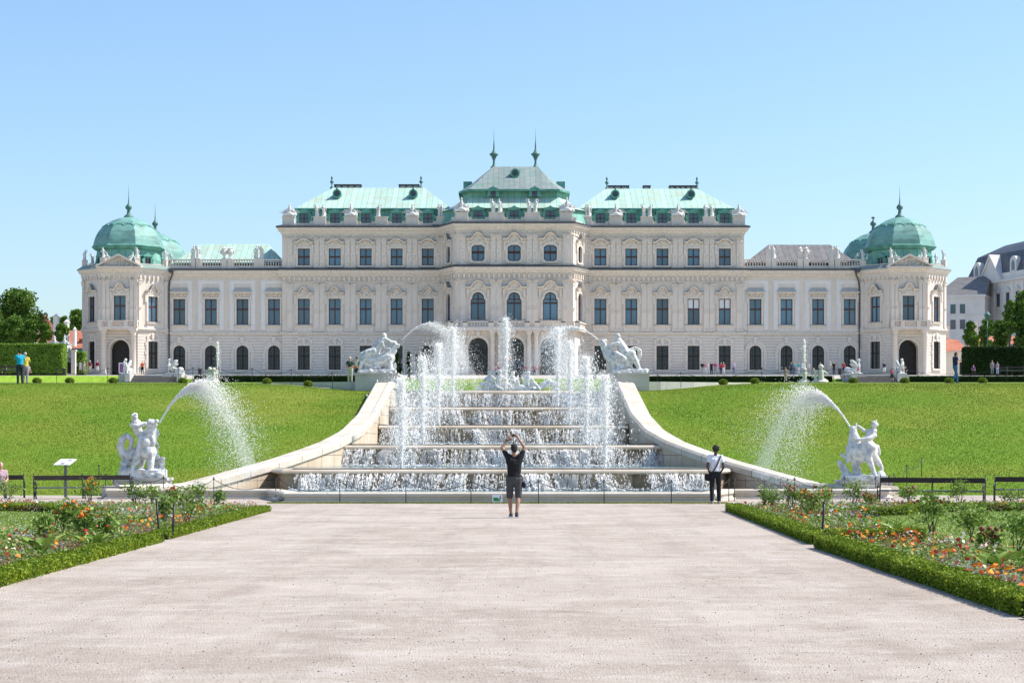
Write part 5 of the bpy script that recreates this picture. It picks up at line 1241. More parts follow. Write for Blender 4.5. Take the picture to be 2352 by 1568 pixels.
for k in range(2): RS['t%d'%k] = sculpt(trophy(k), .05, M['statue'], 'roof_statue', 1)
RS['v0'] = sculpt(vase(0), .05, M['statue'], 'roof_vase', 1); RS['r0'] = sculpt(reclining(0), .045, M['statue'], 'roof_statue', 1)
nth = ['leftmost','second from left','third from left','fourth from left','fifth from left','sixth from left','seventh from left','eighth from left','ninth from left','tenth from left','eleventh from left']
def roof_set(items, where, grp):
    items = sorted(items); kinds = {'d':'standing robed figure','t':'winged stone trophy','v':'stone vase with handles','r':'reclining stone figure'}
    cnt = {}; tot = {}
    for x,k,*_ in items: tot[k] = tot.get(k,0)+1
    for i,(x,k,Z,z,sc,ang) in enumerate(items):
        n = cnt.get(k,0); cnt[k] = n+1
        me = RS[k+str(i%4)] if k=='d' else RS[k+str(i%2)] if k=='t' else RS[k+'0']
        o = link('roof_vase' if k=='v' else 'roof_statue', me); o.location = (px(x,Z),Z,z); o.scale = (sc*(-1 if ang<0 else 1),sc,sc); 
        pos = '' if tot[k]==1 else ', %s of those' % nth[n]
        tag(o, kinds[k]+' on '+where+pos, 'vase' if k=='v' else 'statue', grp)
Zs = ZB+.6
roof_set([(x,k,Zs,zPe,1.04 if k=='d' else 1.12,1) for x,k in ((665,'t'),(727.5,'d'),(743.6,'d'),(806,'t'),(869.5,'d'),(947,'t'),(1009.5,'d'),(1016,'d'))], 'the left green-roofed block', 'stone figures along the palace parapets')
roof_set([(x,k,Zs,zPe,1.04 if k=='d' else 1.12,1) for x,k in ((1345.5,'d'),(1353,'d'),(1414.7,'t'),(1478,'d'),(1493,'d'),(1557,'t'),(1621,'d'),(1635,'d'),(1697,'t'))], 'the right green-roofed block', 'stone figures along the palace parapets')
roof_set([(x,k,ZP+.6,zPe,1.08 if k=='d' else 1.25,1) for x,k in ((1060,'t'),(1132,'d'),(1148,'d'),(1215,'d'),(1230,'d'),(1302,'t'))], 'the middle pavilion', 'stone figures along the palace parapets')
zw = B(594.5)+.08
roof_set([(x,k,ZW+.3,zw,1.08 if k=='d' else 1.0,1) for x,k in ((444,'d'),(455,'d'),(515,'v'),(528.6,'v'),(588.7,'d'),(600.6,'d'))], 'the left wing balustrade', 'stone figures along the palace parapets')
roof_set([(x,k,ZW+.3,zw,1.08 if k=='d' else 1.0,1) for x,k in ((1765.5,'d'),(1776.8,'d'),(1838,'v'),(1851.7,'v'),(1910,'d'),(1924,'d'))], 'the right wing balustrade', 'stone figures along the palace parapets')
zt_ = T(592)
for tx,nm in ((TLX,'left'),(TRX,'right')):
    P2 = octpts(tx, TY, AP-.35); it = []
    for k in range(8):
        x,y = P2[k]
        if y < TY+4: it.append((x*F/y+CX,'d',y,zt_,.85,1))
    for s in (-1,1): it.append((tx*F/ZT+CX+s*24,'r',ZT-.2,T(602) ,.95,s))
    roof_set(it, 'the %s corner tower' % nm, 'stone figures along the palace parapets')

for o in list(bpy.data.objects):
    if o.name.split('.')[0] in ('spray','water_strands','foam'): o['kind'] = 'stuff'
# ================================================================ VEGETATION
def ramp_mat(name, cols, rough=.6, trans=.25, sc=2.0, rnd=.55, amp=1.0):
    m = bpy.data.materials.new(name); m.use_nodes = True; nt = m.node_tree; N = nt.nodes; L = nt.links; b = N['Principled BSDF']
    b.inputs['Roughness'].default_value = rough; b.inputs['Specular IOR Level'].default_value = .25
    tc = N.new('ShaderNodeTexCoord'); w = N.new('ShaderNodeTexNoise'); w.inputs['Scale'].default_value = sc; w.inputs['Detail'].default_value = 3; L.new(tc.outputs['Object'], w.inputs[0])
    g = N.new('ShaderNodeNewGeometry'); ad = N.new('ShaderNodeMath'); ad.operation = 'MULTIPLY_ADD'; L.new(g.outputs['Random Per Island'], ad.inputs[0]); ad.inputs[1].default_value = rnd
    sb = N.new('ShaderNodeMath'); sb.operation = 'MULTIPLY_ADD'; L.new(w.outputs[0], sb.inputs[0]); sb.inputs[1].default_value = amp; sb.inputs[2].default_value = .5-rnd/2-.5*amp; L.new(sb.outputs[0], ad.inputs[2])
    r = N.new('ShaderNodeValToRGB'); el = r.color_ramp.elements; n = len(cols)
    el[0].color = (*cols[0],1); el[0].position = .1; el[1].color = (*cols[-1],1); el[1].position = .9
    for i in range(1,n-1): e = el.new(.1+.8*i/(n-1)); e.color = (*cols[i],1)
    L.new(ad.outputs[0], r.inputs[0]); L.new(r.outputs[0], b.inputs['Base Color'])
    t = N.new('ShaderNodeBsdfTranslucent'); L.new(r.outputs[0], t.inputs[0]); mx = N.new('ShaderNodeMixShader'); mx.inputs[0].default_value = trans
    o = [x for x in N if x.type=='OUTPUT_MATERIAL'][0]; L.new(b.outputs[0], mx.inputs[1]); L.new(t.outputs[0], mx.inputs[2]); L.new(mx.outputs[0], o.inputs[0]); return m
M['leaf_dark'] = ramp_mat('dark_leaves', [(.04,.09,.014),(.10,.19,.028),(.19,.30,.05)], sc=.5)
M['leaf_mid'] = ramp_mat('green_leaves', [(.04,.095,.012),(.10,.20,.02),(.20,.31,.045)], sc=.6)
M['leaf_box'] = ramp_mat('box_leaves', [(.05,.10,.006),(.17,.25,.012),(.32,.39,.03)], sc=2.5)
M['leaf_bed'] = ramp_mat('bed_leaves', [(.05,.11,.015),(.13,.23,.03),(.25,.36,.07),(.42,.46,.17)], sc=1.8)
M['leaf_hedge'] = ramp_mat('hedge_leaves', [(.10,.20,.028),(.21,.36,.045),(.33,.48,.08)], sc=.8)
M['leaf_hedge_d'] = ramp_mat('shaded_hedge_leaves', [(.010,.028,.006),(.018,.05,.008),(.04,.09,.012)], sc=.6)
M['leaf_lime'] = mat('lime_grass', (.17,.30,.012), .9, (.27,.40,.03), 1.6, vec=(1,.3,.3), bump=1, bscale=6)
M['blade'] = ramp_mat('grass_blades', [(.088,.155,.011),(.16,.225,.02),(.22,.265,.028),(.29,.305,.06)], .7, .3, .2, .12, 2.4)
M['blade2'] = ramp_mat('bed_grass_blades', [(.12,.18,.03),(.19,.26,.05),(.27,.33,.08)], .7, .3, .8)
M['bark'] = mat('bark', (.10,.075,.055), .9, (.16,.13,.10), 8)
M['silver'] = ramp_mat('silver_leaves', [(.30,.36,.32),(.50,.55,.50),(.65,.70,.66)], .7, .2)
M['core'] = mat('hedge_core', (.012,.022,.006), .95)
FL = {'white':(.80,.78,.70),'cream':(.75,.70,.42),'pink':(.62,.22,.22),'red':(.50,.03,.035),'orange':(.80,.20,.02),'amber':(.80,.36,.03),'purple':(.16,.13,.42),'rust':(.26,.08,.05)}
FM = {k: mat(k+'_petals', v, .6, trans=.2) for k,v in FL.items()}
def veg(name, P, size, m, parent=None, rg=rng, flat=0, aspect=.6):
    v,f = leaves(P, size, rg, flat, aspect); return link(name, mesh_np(name, v, f, m), parent, parent is not None)
def blades(P, h, w, rg):
    n = len(P); a = rg.uniform(0,2*PI,n); h = rg.uniform(.6,1.25,n)*h; d = np.stack([np.cos(a),np.sin(a),0*a],1)*w*.5; lean = rg.normal(0,.35,(n,3))*h[:,None]; lean[:,2] = 0
    top = P + lean; top[:,2] += h; v = np.stack([P-d,P+d,top],1).reshape(-1,3); return v, np.arange(3*n).reshape(-1,3)
# ---- grass on the slope
gg = np.random.default_rng(3)
for s,lab in ((-1,'short mown grass on the slope left of the cascade'),(1,'short mown grass on the slope right of the cascade')):
    n = 230000; Y = gg.uniform(66.1,97,n); lo = np.array([wx(y) for y in np.linspace(60,100,401)]); lo = np.interp(Y, np.linspace(60,100,401), lo)
    X = XC + s*(lo+.12+gg.random(n)*(29-lo)); keep = np.abs(X) < .285*Y+1; X,Y = X[keep],Y[keep]
    P = np.stack([X,Y,hgt(X,Y)-.01],1); v,f = blades(P, .045, .034, gg); tag(link('grass', mesh_np('grass', v, f, M['blade'])), lab, 'grass', kind='stuff')
n = 6000; X = gg.uniform(-7.4,6.4,n); Y = 56.72+gg.normal(0,.07,n); v,f = blades(np.stack([X,Y,0*X],1), .05, .03, gg); tag(link('grass', mesh_np('grass', v, f, M['blade'])), 'thin strip of grass along the foot of the front basin wall', 'grass', kind='stuff')
# ---- trees
def tree(lab, x, Y, zb, zt, rad, n, leaf=.34, m='leaf_mid', trunk=.2, clump=1.0, conic=0.0, group=None, seed=0, name='tree', tr_h=.35):
    g = np.random.default_rng(seed); root = empty(name, (x,Y,zb), 0, lab, 'tree', group); H_ = zt-zb; base = zb+H_*tr_h
    mb = MB(); mb.tube([(x,Y,zb-.3),(x+.05*rad,Y,zb+H_*.3),(x-.03*rad,Y,zb+H_*.75)], [trunk,trunk*.8,trunk*.35], 7)
    blobs_ = []
    nb = int(30*clump); n = int(n*1.5)
    for k in range(nb):
        t = g.random()**.8; zz = base + (zt-base)*(.08+.88*t); prof = math.sin(PI*min(.98,(.16+.84*t)*.92))**.6 if conic==0 else (1-t)**.75*.9+.12
        a = g.uniform(0,2*PI); q = rad*prof*g.uniform(.15,.72); br = rad*g.uniform(.30,.50)*(1 if conic==0 else .6+.4*prof)
        c = (x+q*math.cos(a), Y+q*math.sin(a), min(zz,zt-br*.6)); blobs_.append((c,br))
        if k%3 == 0: mb.tube([(x,Y,zb+H_*g.uniform(.3,.5)),((x+c[0])/2,(Y+c[1])/2,(c[2]+zb+H_*.4)/2),c], [trunk*.4,trunk*.25,trunk*.08], 5)
    mb.build('trunk', M['bark'], root)
    w = np.array([b[1]**2 for b in blobs_]); idx = g.choice(nb, n, p=w/w.sum()); C_ = np.array([b[0] for b in blobs_])[idx]; Rr = np.array([b[1] for b in blobs_])[idx]
    d = g.normal(size=(n,3)); d /= np.linalg.norm(d,axis=1)[:,None]; d[:,2] *= .8; P = C_ + d*(Rr*g.uniform(.55,1.08,n))[:,None]
    veg('crown', P, g.uniform(.6,1.3,n)*leaf, M[m], root, g, aspect=.75); return root
def tz(x,yb,yt,Z): return px(x,Z), Z, pz(yb,Z), pz(yt,Z)
def ptree(lab, x, yb, yt, Z, wpx, n, **k):
    X,Y,zb,zt = tz(x,yb,yt,Z); return tree(lab, X, Y, zb, zt, wpx*Z/F, n, **k)
ptree('huge dark round tree behind the left hedge', 44, 860, 668, 300, 62, 15000, m='leaf_dark', leaf=.42, trunk=.5, clump=2.2, seed=1, tr_h=.1, name='tree')
ptree('dark tree at the far left edge behind the hedge', -22, 860, 700, 296, 44, 6000, m='leaf_dark', leaf=.42, trunk=.4, clump=1.5, seed=2, tr_h=.1)
GL = 'small round-headed trees in a row behind the left hedge'
for i,(x,yt,w,lab) in enumerate(((2,742,17,'light green young tree at the left image edge'),(35,724,24,'young tree with reddish shoots, second in the row behind the left hedge'),(72,734,20,'bushy young tree before the huge dark tree'),(105,744,18,'slender young tree left of the red roof'),(140,745,20,'rightmost young tree of the row, beside the white statue and red roof'))):
    ptree(lab, x, 815, yt, 262, w, 2600, leaf=.28, m='leaf_mid', trunk=.12, group=GL, seed=10+i, tr_h=.25)
ptree('pale distant tree above the red roof', 122, 800, 746-18, 380, 13, 1500, leaf=.4, m='leaf_mid', seed=20, tr_h=.1)
ptree('bright green tree between the red roof and the palace', 176, 820, 712, 360, 25, 4500, leaf=.4, m='leaf_mid', seed=21, clump=1.4, tr_h=.05)
ptree('grey-green tree behind the chimneys at left', 148, 820, 726, 370, 16, 2200, leaf=.4, m='leaf_mid', seed=22, tr_h=.05)
GR = 'trees behind the right hedge'
ptree('cone-shaped light green tree near the right tower', 2229, 820, 738, 262, 25, 4200, leaf=.28, m='leaf_mid', conic=1, group=GR, seed=30, tr_h=.12)
ptree('reddish-tipped small tree second from the right tower', 2266, 815, 734, 265, 22, 2600, leaf=.28, m='leaf_mid', group=GR, seed=31, tr_h=.2)
ptree('dark spreading small tree before the pale corner house', 2300, 815, 737, 262, 27, 4200, leaf=.28, m='leaf_dark', group=GR, seed=32, tr_h=.2)
ptree('large dark tree cut by the right image edge', 2362, 850, 668, 258, 48, 11000, leaf=.34, m='leaf_dark', trunk=.3, clump=1.8, group=GR, seed=33, tr_h=.1)
ptree('small tree branch of light leaves left of the large right tree', 2318, 850, 690, 256, 16, 1200, leaf=.3, m='leaf_mid', group=GR, seed=34, tr_h=.5)
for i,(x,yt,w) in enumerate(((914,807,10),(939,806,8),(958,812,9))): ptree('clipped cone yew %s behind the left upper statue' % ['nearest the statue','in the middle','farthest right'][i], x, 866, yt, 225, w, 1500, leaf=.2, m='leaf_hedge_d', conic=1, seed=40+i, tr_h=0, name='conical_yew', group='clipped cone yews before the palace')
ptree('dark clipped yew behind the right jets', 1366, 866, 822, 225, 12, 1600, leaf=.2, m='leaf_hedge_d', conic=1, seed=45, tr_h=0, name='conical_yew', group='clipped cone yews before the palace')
# ---- hedges as boxes with a leafy skin
def leafy_box(name, lab, x0,x1,y0,y1,zfun,h, n, leaf, m, cat='hedge', group=None, seed=0, core='core', rnd=.0, kind=None):
    g = np.random.default_rng(seed); root = empty(name, ((x0+x1)/2,(y0+y1)/2,float(zfun((x0+x1)/2,(y0+y1)/2))), 0, lab, cat, group)
    mb = MB(); k = max(2,int(abs(x1-x0)/4)); 
    for i in range(k):
        a = x0+(x1-x0)*i/k; b = x0+(x1-x0)*(i+1)/k; z = float(min(zfun(a,y0),zfun(b,y0))); mb.box(a,b,y0+.06,y1-.06,z-.2,z+h-.05)
    mb.build('hedge_core', M[core], root)
    A = np.array([abs(x1-x0)*(y1-y0), abs(x1-x0)*h, h*(y1-y0)*2]); c = g.choice(3, n, p=A/A.sum()); u,v_ = g.random(n), g.random(n)
    X = x0+(x1-x0)*u; Y = y0+(y1-y0)*v_; Z = np.full(n,h)
    sd_ = c==1; Y[sd_] = y0; Z[sd_] = h*g.random(sd_.sum()); en = c==2; X[en] = np.where(g.random(en.sum())<.5,x0,x1); Z[en] = h*g.random(en.sum())
    P = np.stack([X,Y,zfun(X,Y)+Z],1)+g.normal(0,leaf*.22,(n,3)); veg('foliage', P, g.uniform(.6,1.3,n)*leaf, M[m], root, g, aspect=.7); return root
Zh = 250
def flat(z): return lambda X,Y: z + 0*(np.asarray(X)+np.asarray(Y))*1.0
leafy_box('tall_hedge', 'tall clipped green hedge at the left edge before the trees', px(-60,Zh), px(143,Zh), Zh, Zh+2.5, flat(pz(857,Zh)), pz(790,Zh)-pz(857,Zh), 26000, .2, 'leaf_hedge', seed=50)
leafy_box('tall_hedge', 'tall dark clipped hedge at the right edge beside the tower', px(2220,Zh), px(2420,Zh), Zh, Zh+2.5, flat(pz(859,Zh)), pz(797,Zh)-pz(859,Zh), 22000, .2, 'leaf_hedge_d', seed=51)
leafy_box('tall_hedge', 'small dark hedge between the left hedge and the palace', px(166,262), px(192,262), 262, 264, flat(pz(857,262)), pz(808,262)-pz(857,262), 3500, .2, 'leaf_hedge', seed=52)
Zb = 235.2
def bank(x0,x1,lab,m,seed,yt=863,n=9000): 
    z0 = pz(879,Zb); leafy_box('low_hedge', lab, px(x0,Zb), px(x1,Zb), Zb, Zb+1.2, flat(z0), pz(yt,Zb)-z0, n, .13, m, seed=seed)
bv = []; 
for x in np.linspace(px(-70,235),px(300,235),30): bv += [(x,234.2,pz(880.5,234.2)),(x,237.9,pz(862.6,237.9)),(x,239,pz(862.4,239)-.1)]
mb = MB(); mb.add(bv,[(3*i+c,3*i+3+c,3*i+4+c,3*i+1+c) for i in range(29) for c in (0,1)]); tag(mb.build('grass_bank', M['leaf_lime']), kind='structure')
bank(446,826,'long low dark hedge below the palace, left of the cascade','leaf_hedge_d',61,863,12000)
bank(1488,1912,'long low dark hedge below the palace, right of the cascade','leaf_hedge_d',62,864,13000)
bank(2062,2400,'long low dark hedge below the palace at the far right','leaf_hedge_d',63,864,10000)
# garden steps at both ends
M['stepshade'] = mat('shaded_riser_stone', (.13,.12,.11), .9, (.10,.09,.08), 2); M['steptop'] = mat('worn_step_stone', (.40,.37,.33), .9, (.32,.30,.27), 2)  # riser shade is put into a darker stone colour
for x0,x1,lab in ((300,418,'wide grey stone steps by the sphinxes at left'),(1956,2060,'wide grey stone steps by the sphinxes at right')):
    r = empty('garden_steps', (px((x0+x1)/2,Zb),Zb,pz(880,Zb)), 0, lab, 'steps'); mb = MB()
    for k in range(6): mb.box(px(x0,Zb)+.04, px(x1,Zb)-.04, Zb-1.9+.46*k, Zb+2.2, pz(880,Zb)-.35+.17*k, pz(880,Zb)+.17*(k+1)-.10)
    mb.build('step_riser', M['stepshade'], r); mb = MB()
    for k in range(6): mb.box(px(x0,Zb), px(x1,Zb), Zb-2.0+.46*k, Zb-1.45+.46*k, pz(880,Zb)+.17*(k+1)-.10, pz(880,Zb)+.17*(k+1)-.03)
    mb.build('step_tread', M['steptop'], r)
    for x in (x0,x1): mb = MB(); X = px(x,Zb); mb.box(X-.3,X+.3,Zb-2,Zb+2.3,pz(880,Zb)-.3,pz(862,Zb)+.1); mb.build('side_kerb', M['plinth'], r)
# clipped balls
mbx = np.random.default_rng(8); P = mbx.normal(size=(900,3)); P /= np.linalg.norm(P,axis=1)[:,None]; P *= np.array([.24,.22,.17]); P[:,2] += .12
v,f = leaves(P, mbx.uniform(.03,.07,900), mbx); ball = mesh_np('clipped_ball', v, f, M['leaf_box']); mb = MB(); mb.ell((0,0,.12),(.21,.19,.14)); bcore = mb.mesh('core', M['core'])
bx = [(85,'far left, beside the man in turquoise'),(160,'second from the left edge'),(260,'left of the left steps'),(420,'right of the left steps'),(613,'halfway along the left low hedge'),(708,'left of the couple on the low wall'),(1661,'right of the right low wall'),(1734,'left of the small fountain at right'),(1960,'at the foot of the right steps'),(2078,'right of the right steps'),(2180,'behind the woman in jeans'),(2257,'nearest the right image edge')]
for x,lab in bx:
    Z = 98.4; r = empty('clipped_bush', (px(x,Z),Z,float(hgt(px(x,Z),Z))+.02), 0, 'small round clipped bush '+lab, 'bush', 'small clipped balls along the upper path')
    link('foliage', ball, r); link('core', bcore, r)

# ================================================================ FLOWER BEDS
def noise1(x, seed, n=8):
    r = np.random.default_rng(seed); return sum(np.sin(x*r.uniform(.3,2.5)+r.uniform(0,6))*r.uniform(.3,1) for _ in range(n))/n
def box_edge(lab, pts, w, h, dens, seed, m='leaf_box'):
    """clipped box edging along a polyline"""
    g = np.random.default_rng(seed); c = np.mean(np.array(pts),0); root = empty('box_hedge', (c[0],c[1],0), 0, lab, 'hedge', 'box edging of the flower beds'); P = []; mb = MB()
    for a,b in zip(pts[:-1],pts[1:]):
        a = np.array(a); b = np.array(b); L = np.linalg.norm(b-a); d = (b-a)/L; nn = np.array([-d[1],d[0]]); n = int(L*dens); t = g.random(n)*L
        s = g.random(n)*(w+2*h)                     # position round the section
        hh = h*(1+.10*noise1(t*1.3,seed)); off = np.where(s<h, -w/2, np.where(s<h+w, s-h-w/2, w/2)); z = np.where(s<h, s, np.where(s<h+w, h, w+2*h-s))*hh/h
        q = a[None,:]+d[None,:]*t[:,None]+nn[None,:]*(off*(1+.12*noise1(t*2.1,seed+1)))[:,None]; P.append(np.concatenate([q,z[:,None]],1))
        i = np.array(a); k = max(1,int(L/1.5))
        A_,B_ = nn*(w/2-.03), nn*-(w/2-.03)
        mb.add([(a[0]+A_[0],a[1]+A_[1],-.02),(b[0]+A_[0],b[1]+A_[1],-.02),(b[0]+B_[0],b[1]+B_[1],-.02),(a[0]+B_[0],a[1]+B_[1],-.02),(a[0]+A_[0],a[1]+A_[1],h-.04),(b[0]+A_[0],b[1]+A_[1],h-.04),(b[0]+B_[0],b[1]+B_[1],h-.04),(a[0]+B_[0],a[1]+B_[1],h-.04)],[(0,3,2,1),(4,5,6,7),(0,1,5,4),(1,2,6,5),(2,3,7,6),(3,0,4,7)])
    mb.build('hedge_core', M['core'], root)
    P = np.concatenate(P)+g.normal(0,.018,(sum(map(len,P)),3)); veg('foliage', P, g.uniform(.02,.05,len(P)), M[m], root, g, aspect=.75)
M['soil'] = mat('bed_soil', (.10,.075,.05), .95, (.16,.12,.085), 6, bump=1, bscale=20)
LB = [(-6.58,50.2),(-7.6,52.5),(-10,54.2),(-14,55.0),(-22,55.2)]
RB = [(5.72,50.2),(6.8,52.3),(9.2,53.8),(13,54.6),(22,54.8)]
def bed(side):
    s = -1 if side == 'left' else 1; ex = -6.5 if s<0 else 5.4
    back = LB if s<0 else RB; inner_x = (-9.3 if s<0 else 7.3); lawn_y1 = 49.5 if s<0 else 48.6
    g = np.random.default_rng(100+s)
    poly = [(back[0][0],back[0][1])]+back[1:]+[(s*24,17),( (-6.35 if s<0 else 5.02),17)]
    mb = MB(); mb.add([(x,y,.012) for x,y in (poly if s>0 else poly)], [list(range(len(poly)))[::(-1 if s>0 else 1)]]); tag(mb.build('bed_soil', M['soil']), kind='structure')
    lp = [(inner_x,17),(inner_x,44 if s<0 else 42),(inner_x+s*2.2,lawn_y1-1.6),(inner_x+s*5,lawn_y1),(s*24,lawn_y1+.6),(s*24,17)]
    mb = MB(); mb.add([(x,y,.03) for x,y in lp], [list(range(len(lp)))[::(1 if s<0 else -1)]]); tag(mb.build('bed_lawn', M['grass2']), kind='structure')
    def inlawn(X,Y): 
        top = np.interp(np.abs(X), [abs(inner_x),abs(inner_x)+2.2,abs(inner_x)+5,24],[44 if s<0 else 42,lawn_y1-1.6,lawn_y1,lawn_y1+.6]); return (np.abs(X)>abs(inner_x))&(Y<top)
    def inbed(X,Y):
        bx_,by_ = [abs(p[0]) for p in back],[p[1] for p in back]; top = np.interp(np.abs(X),bx_,by_); ed = np.interp(Y,[17,50.2],[6.35,6.58] if s<0 else [5.02,5.72]); return (np.abs(X)>ed+.18)&(Y<np.where(np.abs(X)<bx_[0],50.2,top))
    n = 60000; X = s*g.uniform(abs(inner_x),17,n); Y = g.uniform(24,lawn_y1+.6,n); k = inlawn(X,Y)&(np.abs(X)<.285*Y+1); P = np.stack([X,Y,0*X+.03],1)[k]
    v,f = blades(P, .035, .02, g); tag(link('grass', mesh_np('grass', v, f, M['blade2'])), 'pale green grass dotted with daisies inside the %s flower bed' % side, 'grass', kind='stuff')
    nd = 1500; X = s*g.uniform(abs(inner_x),17,nd); Y = g.uniform(24,lawn_y1,nd); k = inlawn(X,Y)&(noise1(X*1.4,7)+noise1(Y*1.1,9)>-.05); v,f = leaves(np.stack([X,Y,0*X+.075],1)[k], .03, g, .85, .9); tag(link('daisies', mesh_np('daisies', v, f, FM['white'])), 'scattered white daisies in the grass of the %s bed' % side, 'daisies', kind='stuff')
    # ground cover leaves and flowers
    n = 150000; X = s*g.uniform(5,17.5,n); Y = g.uniform(17,55.3,n); k = inbed(X,Y)&~inlawn(X,Y)&(np.abs(X)<.285*Y+1)
    X,Y = X[k],Y[k]; n = len(X); Hh = .17+.10*noise1(X*2.3+Y*.7,3+s)+.09*noise1(Y*1.9-X,5+s)+.05*g.normal(size=n); Hh = np.clip(Hh,.05,.5)
    Hh *= np.interp(Y,[17,46,51,55.5],[1,1,.7,.42]); P = np.stack([X,Y,Hh*g.random(n)**.4+.02],1)
    sel = (noise1(X*3.1+Y*1.3,31)+.12*g.normal(size=n)>.06)
    v,f = leaves(P[~sel], g.uniform(.03,.085,(~sel).sum()), g, .35, .5); tag(link('bedding_plants', mesh_np('bedding_plants', v, f, M['leaf_bed'])), 'mixed low green leafy plants filling the %s flower bed' % side, 'plants', kind='stuff')
    v,f = leaves(P[sel], g.uniform(.03,.06,sel.sum()), g, .2, .35); tag(link('silver_foliage', mesh_np('silver_foliage', v, f, [M['silver'],FM['rust']], (noise1(X[sel]*1.7,77)+noise1(Y[sel]*2.2,5)>.0).astype(int))), 'silvery and rust-red fine foliage between the flowers of the %s bed' % side, 'plants', kind='stuff')
    cols = ['white','cream','pink','red','orange','amber','purple','rust']; VV=[];FF=[];MI=[];off=0
    for ci,c in enumerate(cols):
        dens = {'white':1000,'cream':700,'pink':700,'red':480,'orange':1100,'amber':800,'purple':260,'rust':1300}[c]*(1.1 if s>0 else (.45 if c in ('orange','amber') else .9))
        m_ = int(dens*3.2); Xf = s*g.uniform(5,17.5,m_); Yf = g.uniform(17,55.3,m_); fld = noise1(Xf*2.2+ci*3,11+ci)+noise1(Yf*1.6,21+ci)
        near = np.abs(Xf) < abs(inner_x)-.9
        want = fld > (.26 if c not in ('orange','amber','red') else .16)
        k = inbed(Xf,Yf)&~inlawn(Xf,Yf)&want&(np.abs(Xf)<.285*Yf+1)
        if c in ('orange','amber','red'): k &= near|(g.random(m_)<.3)
        if c in ('orange','amber','red') and s > 0: k |= inbed(Xf,Yf)&(Xf<6.25)&(Yf<33)&(g.random(m_)<.75)&(np.sin(Yf*2.1+ci)>-.3)
        Xf,Yf = Xf[k],Yf[k]; q = len(Xf)
        if q == 0: continue
        Zf = .20+.12*noise1(Xf*2.3+Yf*.7,3+s)+.10*noise1(Yf*1.9-Xf,5+s)+g.uniform(.0,.14,q)+(.12 if c=='purple' else 0); Zf *= np.interp(Yf,[17,46,51,55.5],[1,1,.7,.42]); Pf = np.stack([Xf,Yf,np.clip(Zf,.06,.6)],1)
        for rep_ in range(2):
            v,f = leaves(Pf+g.normal(0,.012,Pf.shape), g.uniform(.035,.075,q)*(1.25 if c in ('orange','amber','red') else 1), g, .55, .9); VV.append(v); FF.append(f+off); off += len(v); MI.append(np.full(len(f),ci))
    tag(link('flowers', mesh_np('flowers', np.concatenate(VV), np.concatenate(FF), [FM[c] for c in cols], np.concatenate(MI))), 'small white, orange, pink and red flowers across the %s bed' % side, 'flowers', kind='stuff')
    return inbed, inlawn
fnL = bed('left'); fnR = bed('right')
box_edge('low wispy box edging along the gravel on the left, cut off by the left edge', [(-6.48,33.8),(-6.42,17.5)], .42, .13, 2600, 1)
box_edge('low box edging running to the tip of the left bed', [(-6.62,50.0),(-6.50,34.6)], .36, .12, 1800, 2)
box_edge('thin inner box edging behind the lawn of the left bed', [(-18,50.6),(-14.5,49.9),(-12,48.9),(-11.2,47.2),(-9.6,45.6)], .3, .2, 1500, 3)
box_edge('clipped box edging running to the tip of the right bed', [(5.78,50.0),(5.34,32.9)], .36, .18, 2400, 4)
box_edge('nearest clipped box edging of the right bed, by the gravel', [(5.24,31.8),(5.24,18.9)], .36, .19, 3600, 5)
box_edge('short cross piece of box edging inside the right bed', [(5.4,32.6),(6.4,33.2),(7.2,33.6)], .34, .24, 2200, 6)
box_edge('thin inner box edging behind the lawn of the right bed', [(7.4,44.6),(9.4,46.0),(10.4,48.9),(14.5,49.7),(18,50.5)], .3, .22, 1500, 7)
tag(link('kerb_stone', (lambda m_: (m_.box(5.04,5.46,18.55,18.72,-.02,.09), m_.mesh('kerb_stone', M['plinth']))[1])(MB())), 'short grey kerb stone closing the near end of the right box edging', 'kerb')
def shrub(lab, x, y, h, w, n, leaf, fl, seed, tall=False, name='rose_bush'):
    g = np.random.default_rng(seed); root = empty(name, (x,y,0), 0, lab, 'bush' if name!='broadleaf_plant' else 'plant', 'taller bushes among the flowers'); mb = MB(); P = []; FP = []
    ns = 6 if not tall else 3
    for k in range(ns):
        a = g.uniform(0,2*PI); q = w*.38*g.random()**.5*(1 if not tall else .3); top = (x+q*math.cos(a), y+q*math.sin(a), h*g.uniform(.65,1)); mid = ((x+top[0])/2+g.normal()*.03,(y+top[1])/2,h*.4); mb.tube([(x+g.normal()*.04,y,0),mid,top], [.012,.009,.005], 4)
        m_ = n//ns; c = np.array(top); P.append(c+g.normal(size=(m_,3))*np.array([w*.17,w*.17,h*.15])-np.array([0,0,h*.10])); FP.append(c+g.normal(size=(2,3))*np.array([.06,.06,.03])+np.array([0,0,.05]))
    mb.build('stem', M['bark'], root); P = np.concatenate(P); P[:,2] = np.maximum(P[:,2], .04)
    veg('foliage', P, g.uniform(.6,1.2,len(P))*leaf, M['leaf_bed'], root, g, aspect=.55)
    if fl:
        FP = np.concatenate(FP); m2 = MB()
        for p in FP: m2.ell(tuple(p), g.uniform(.022,.045), 7, 5)
        m2.build('blossoms', FM[fl], root)
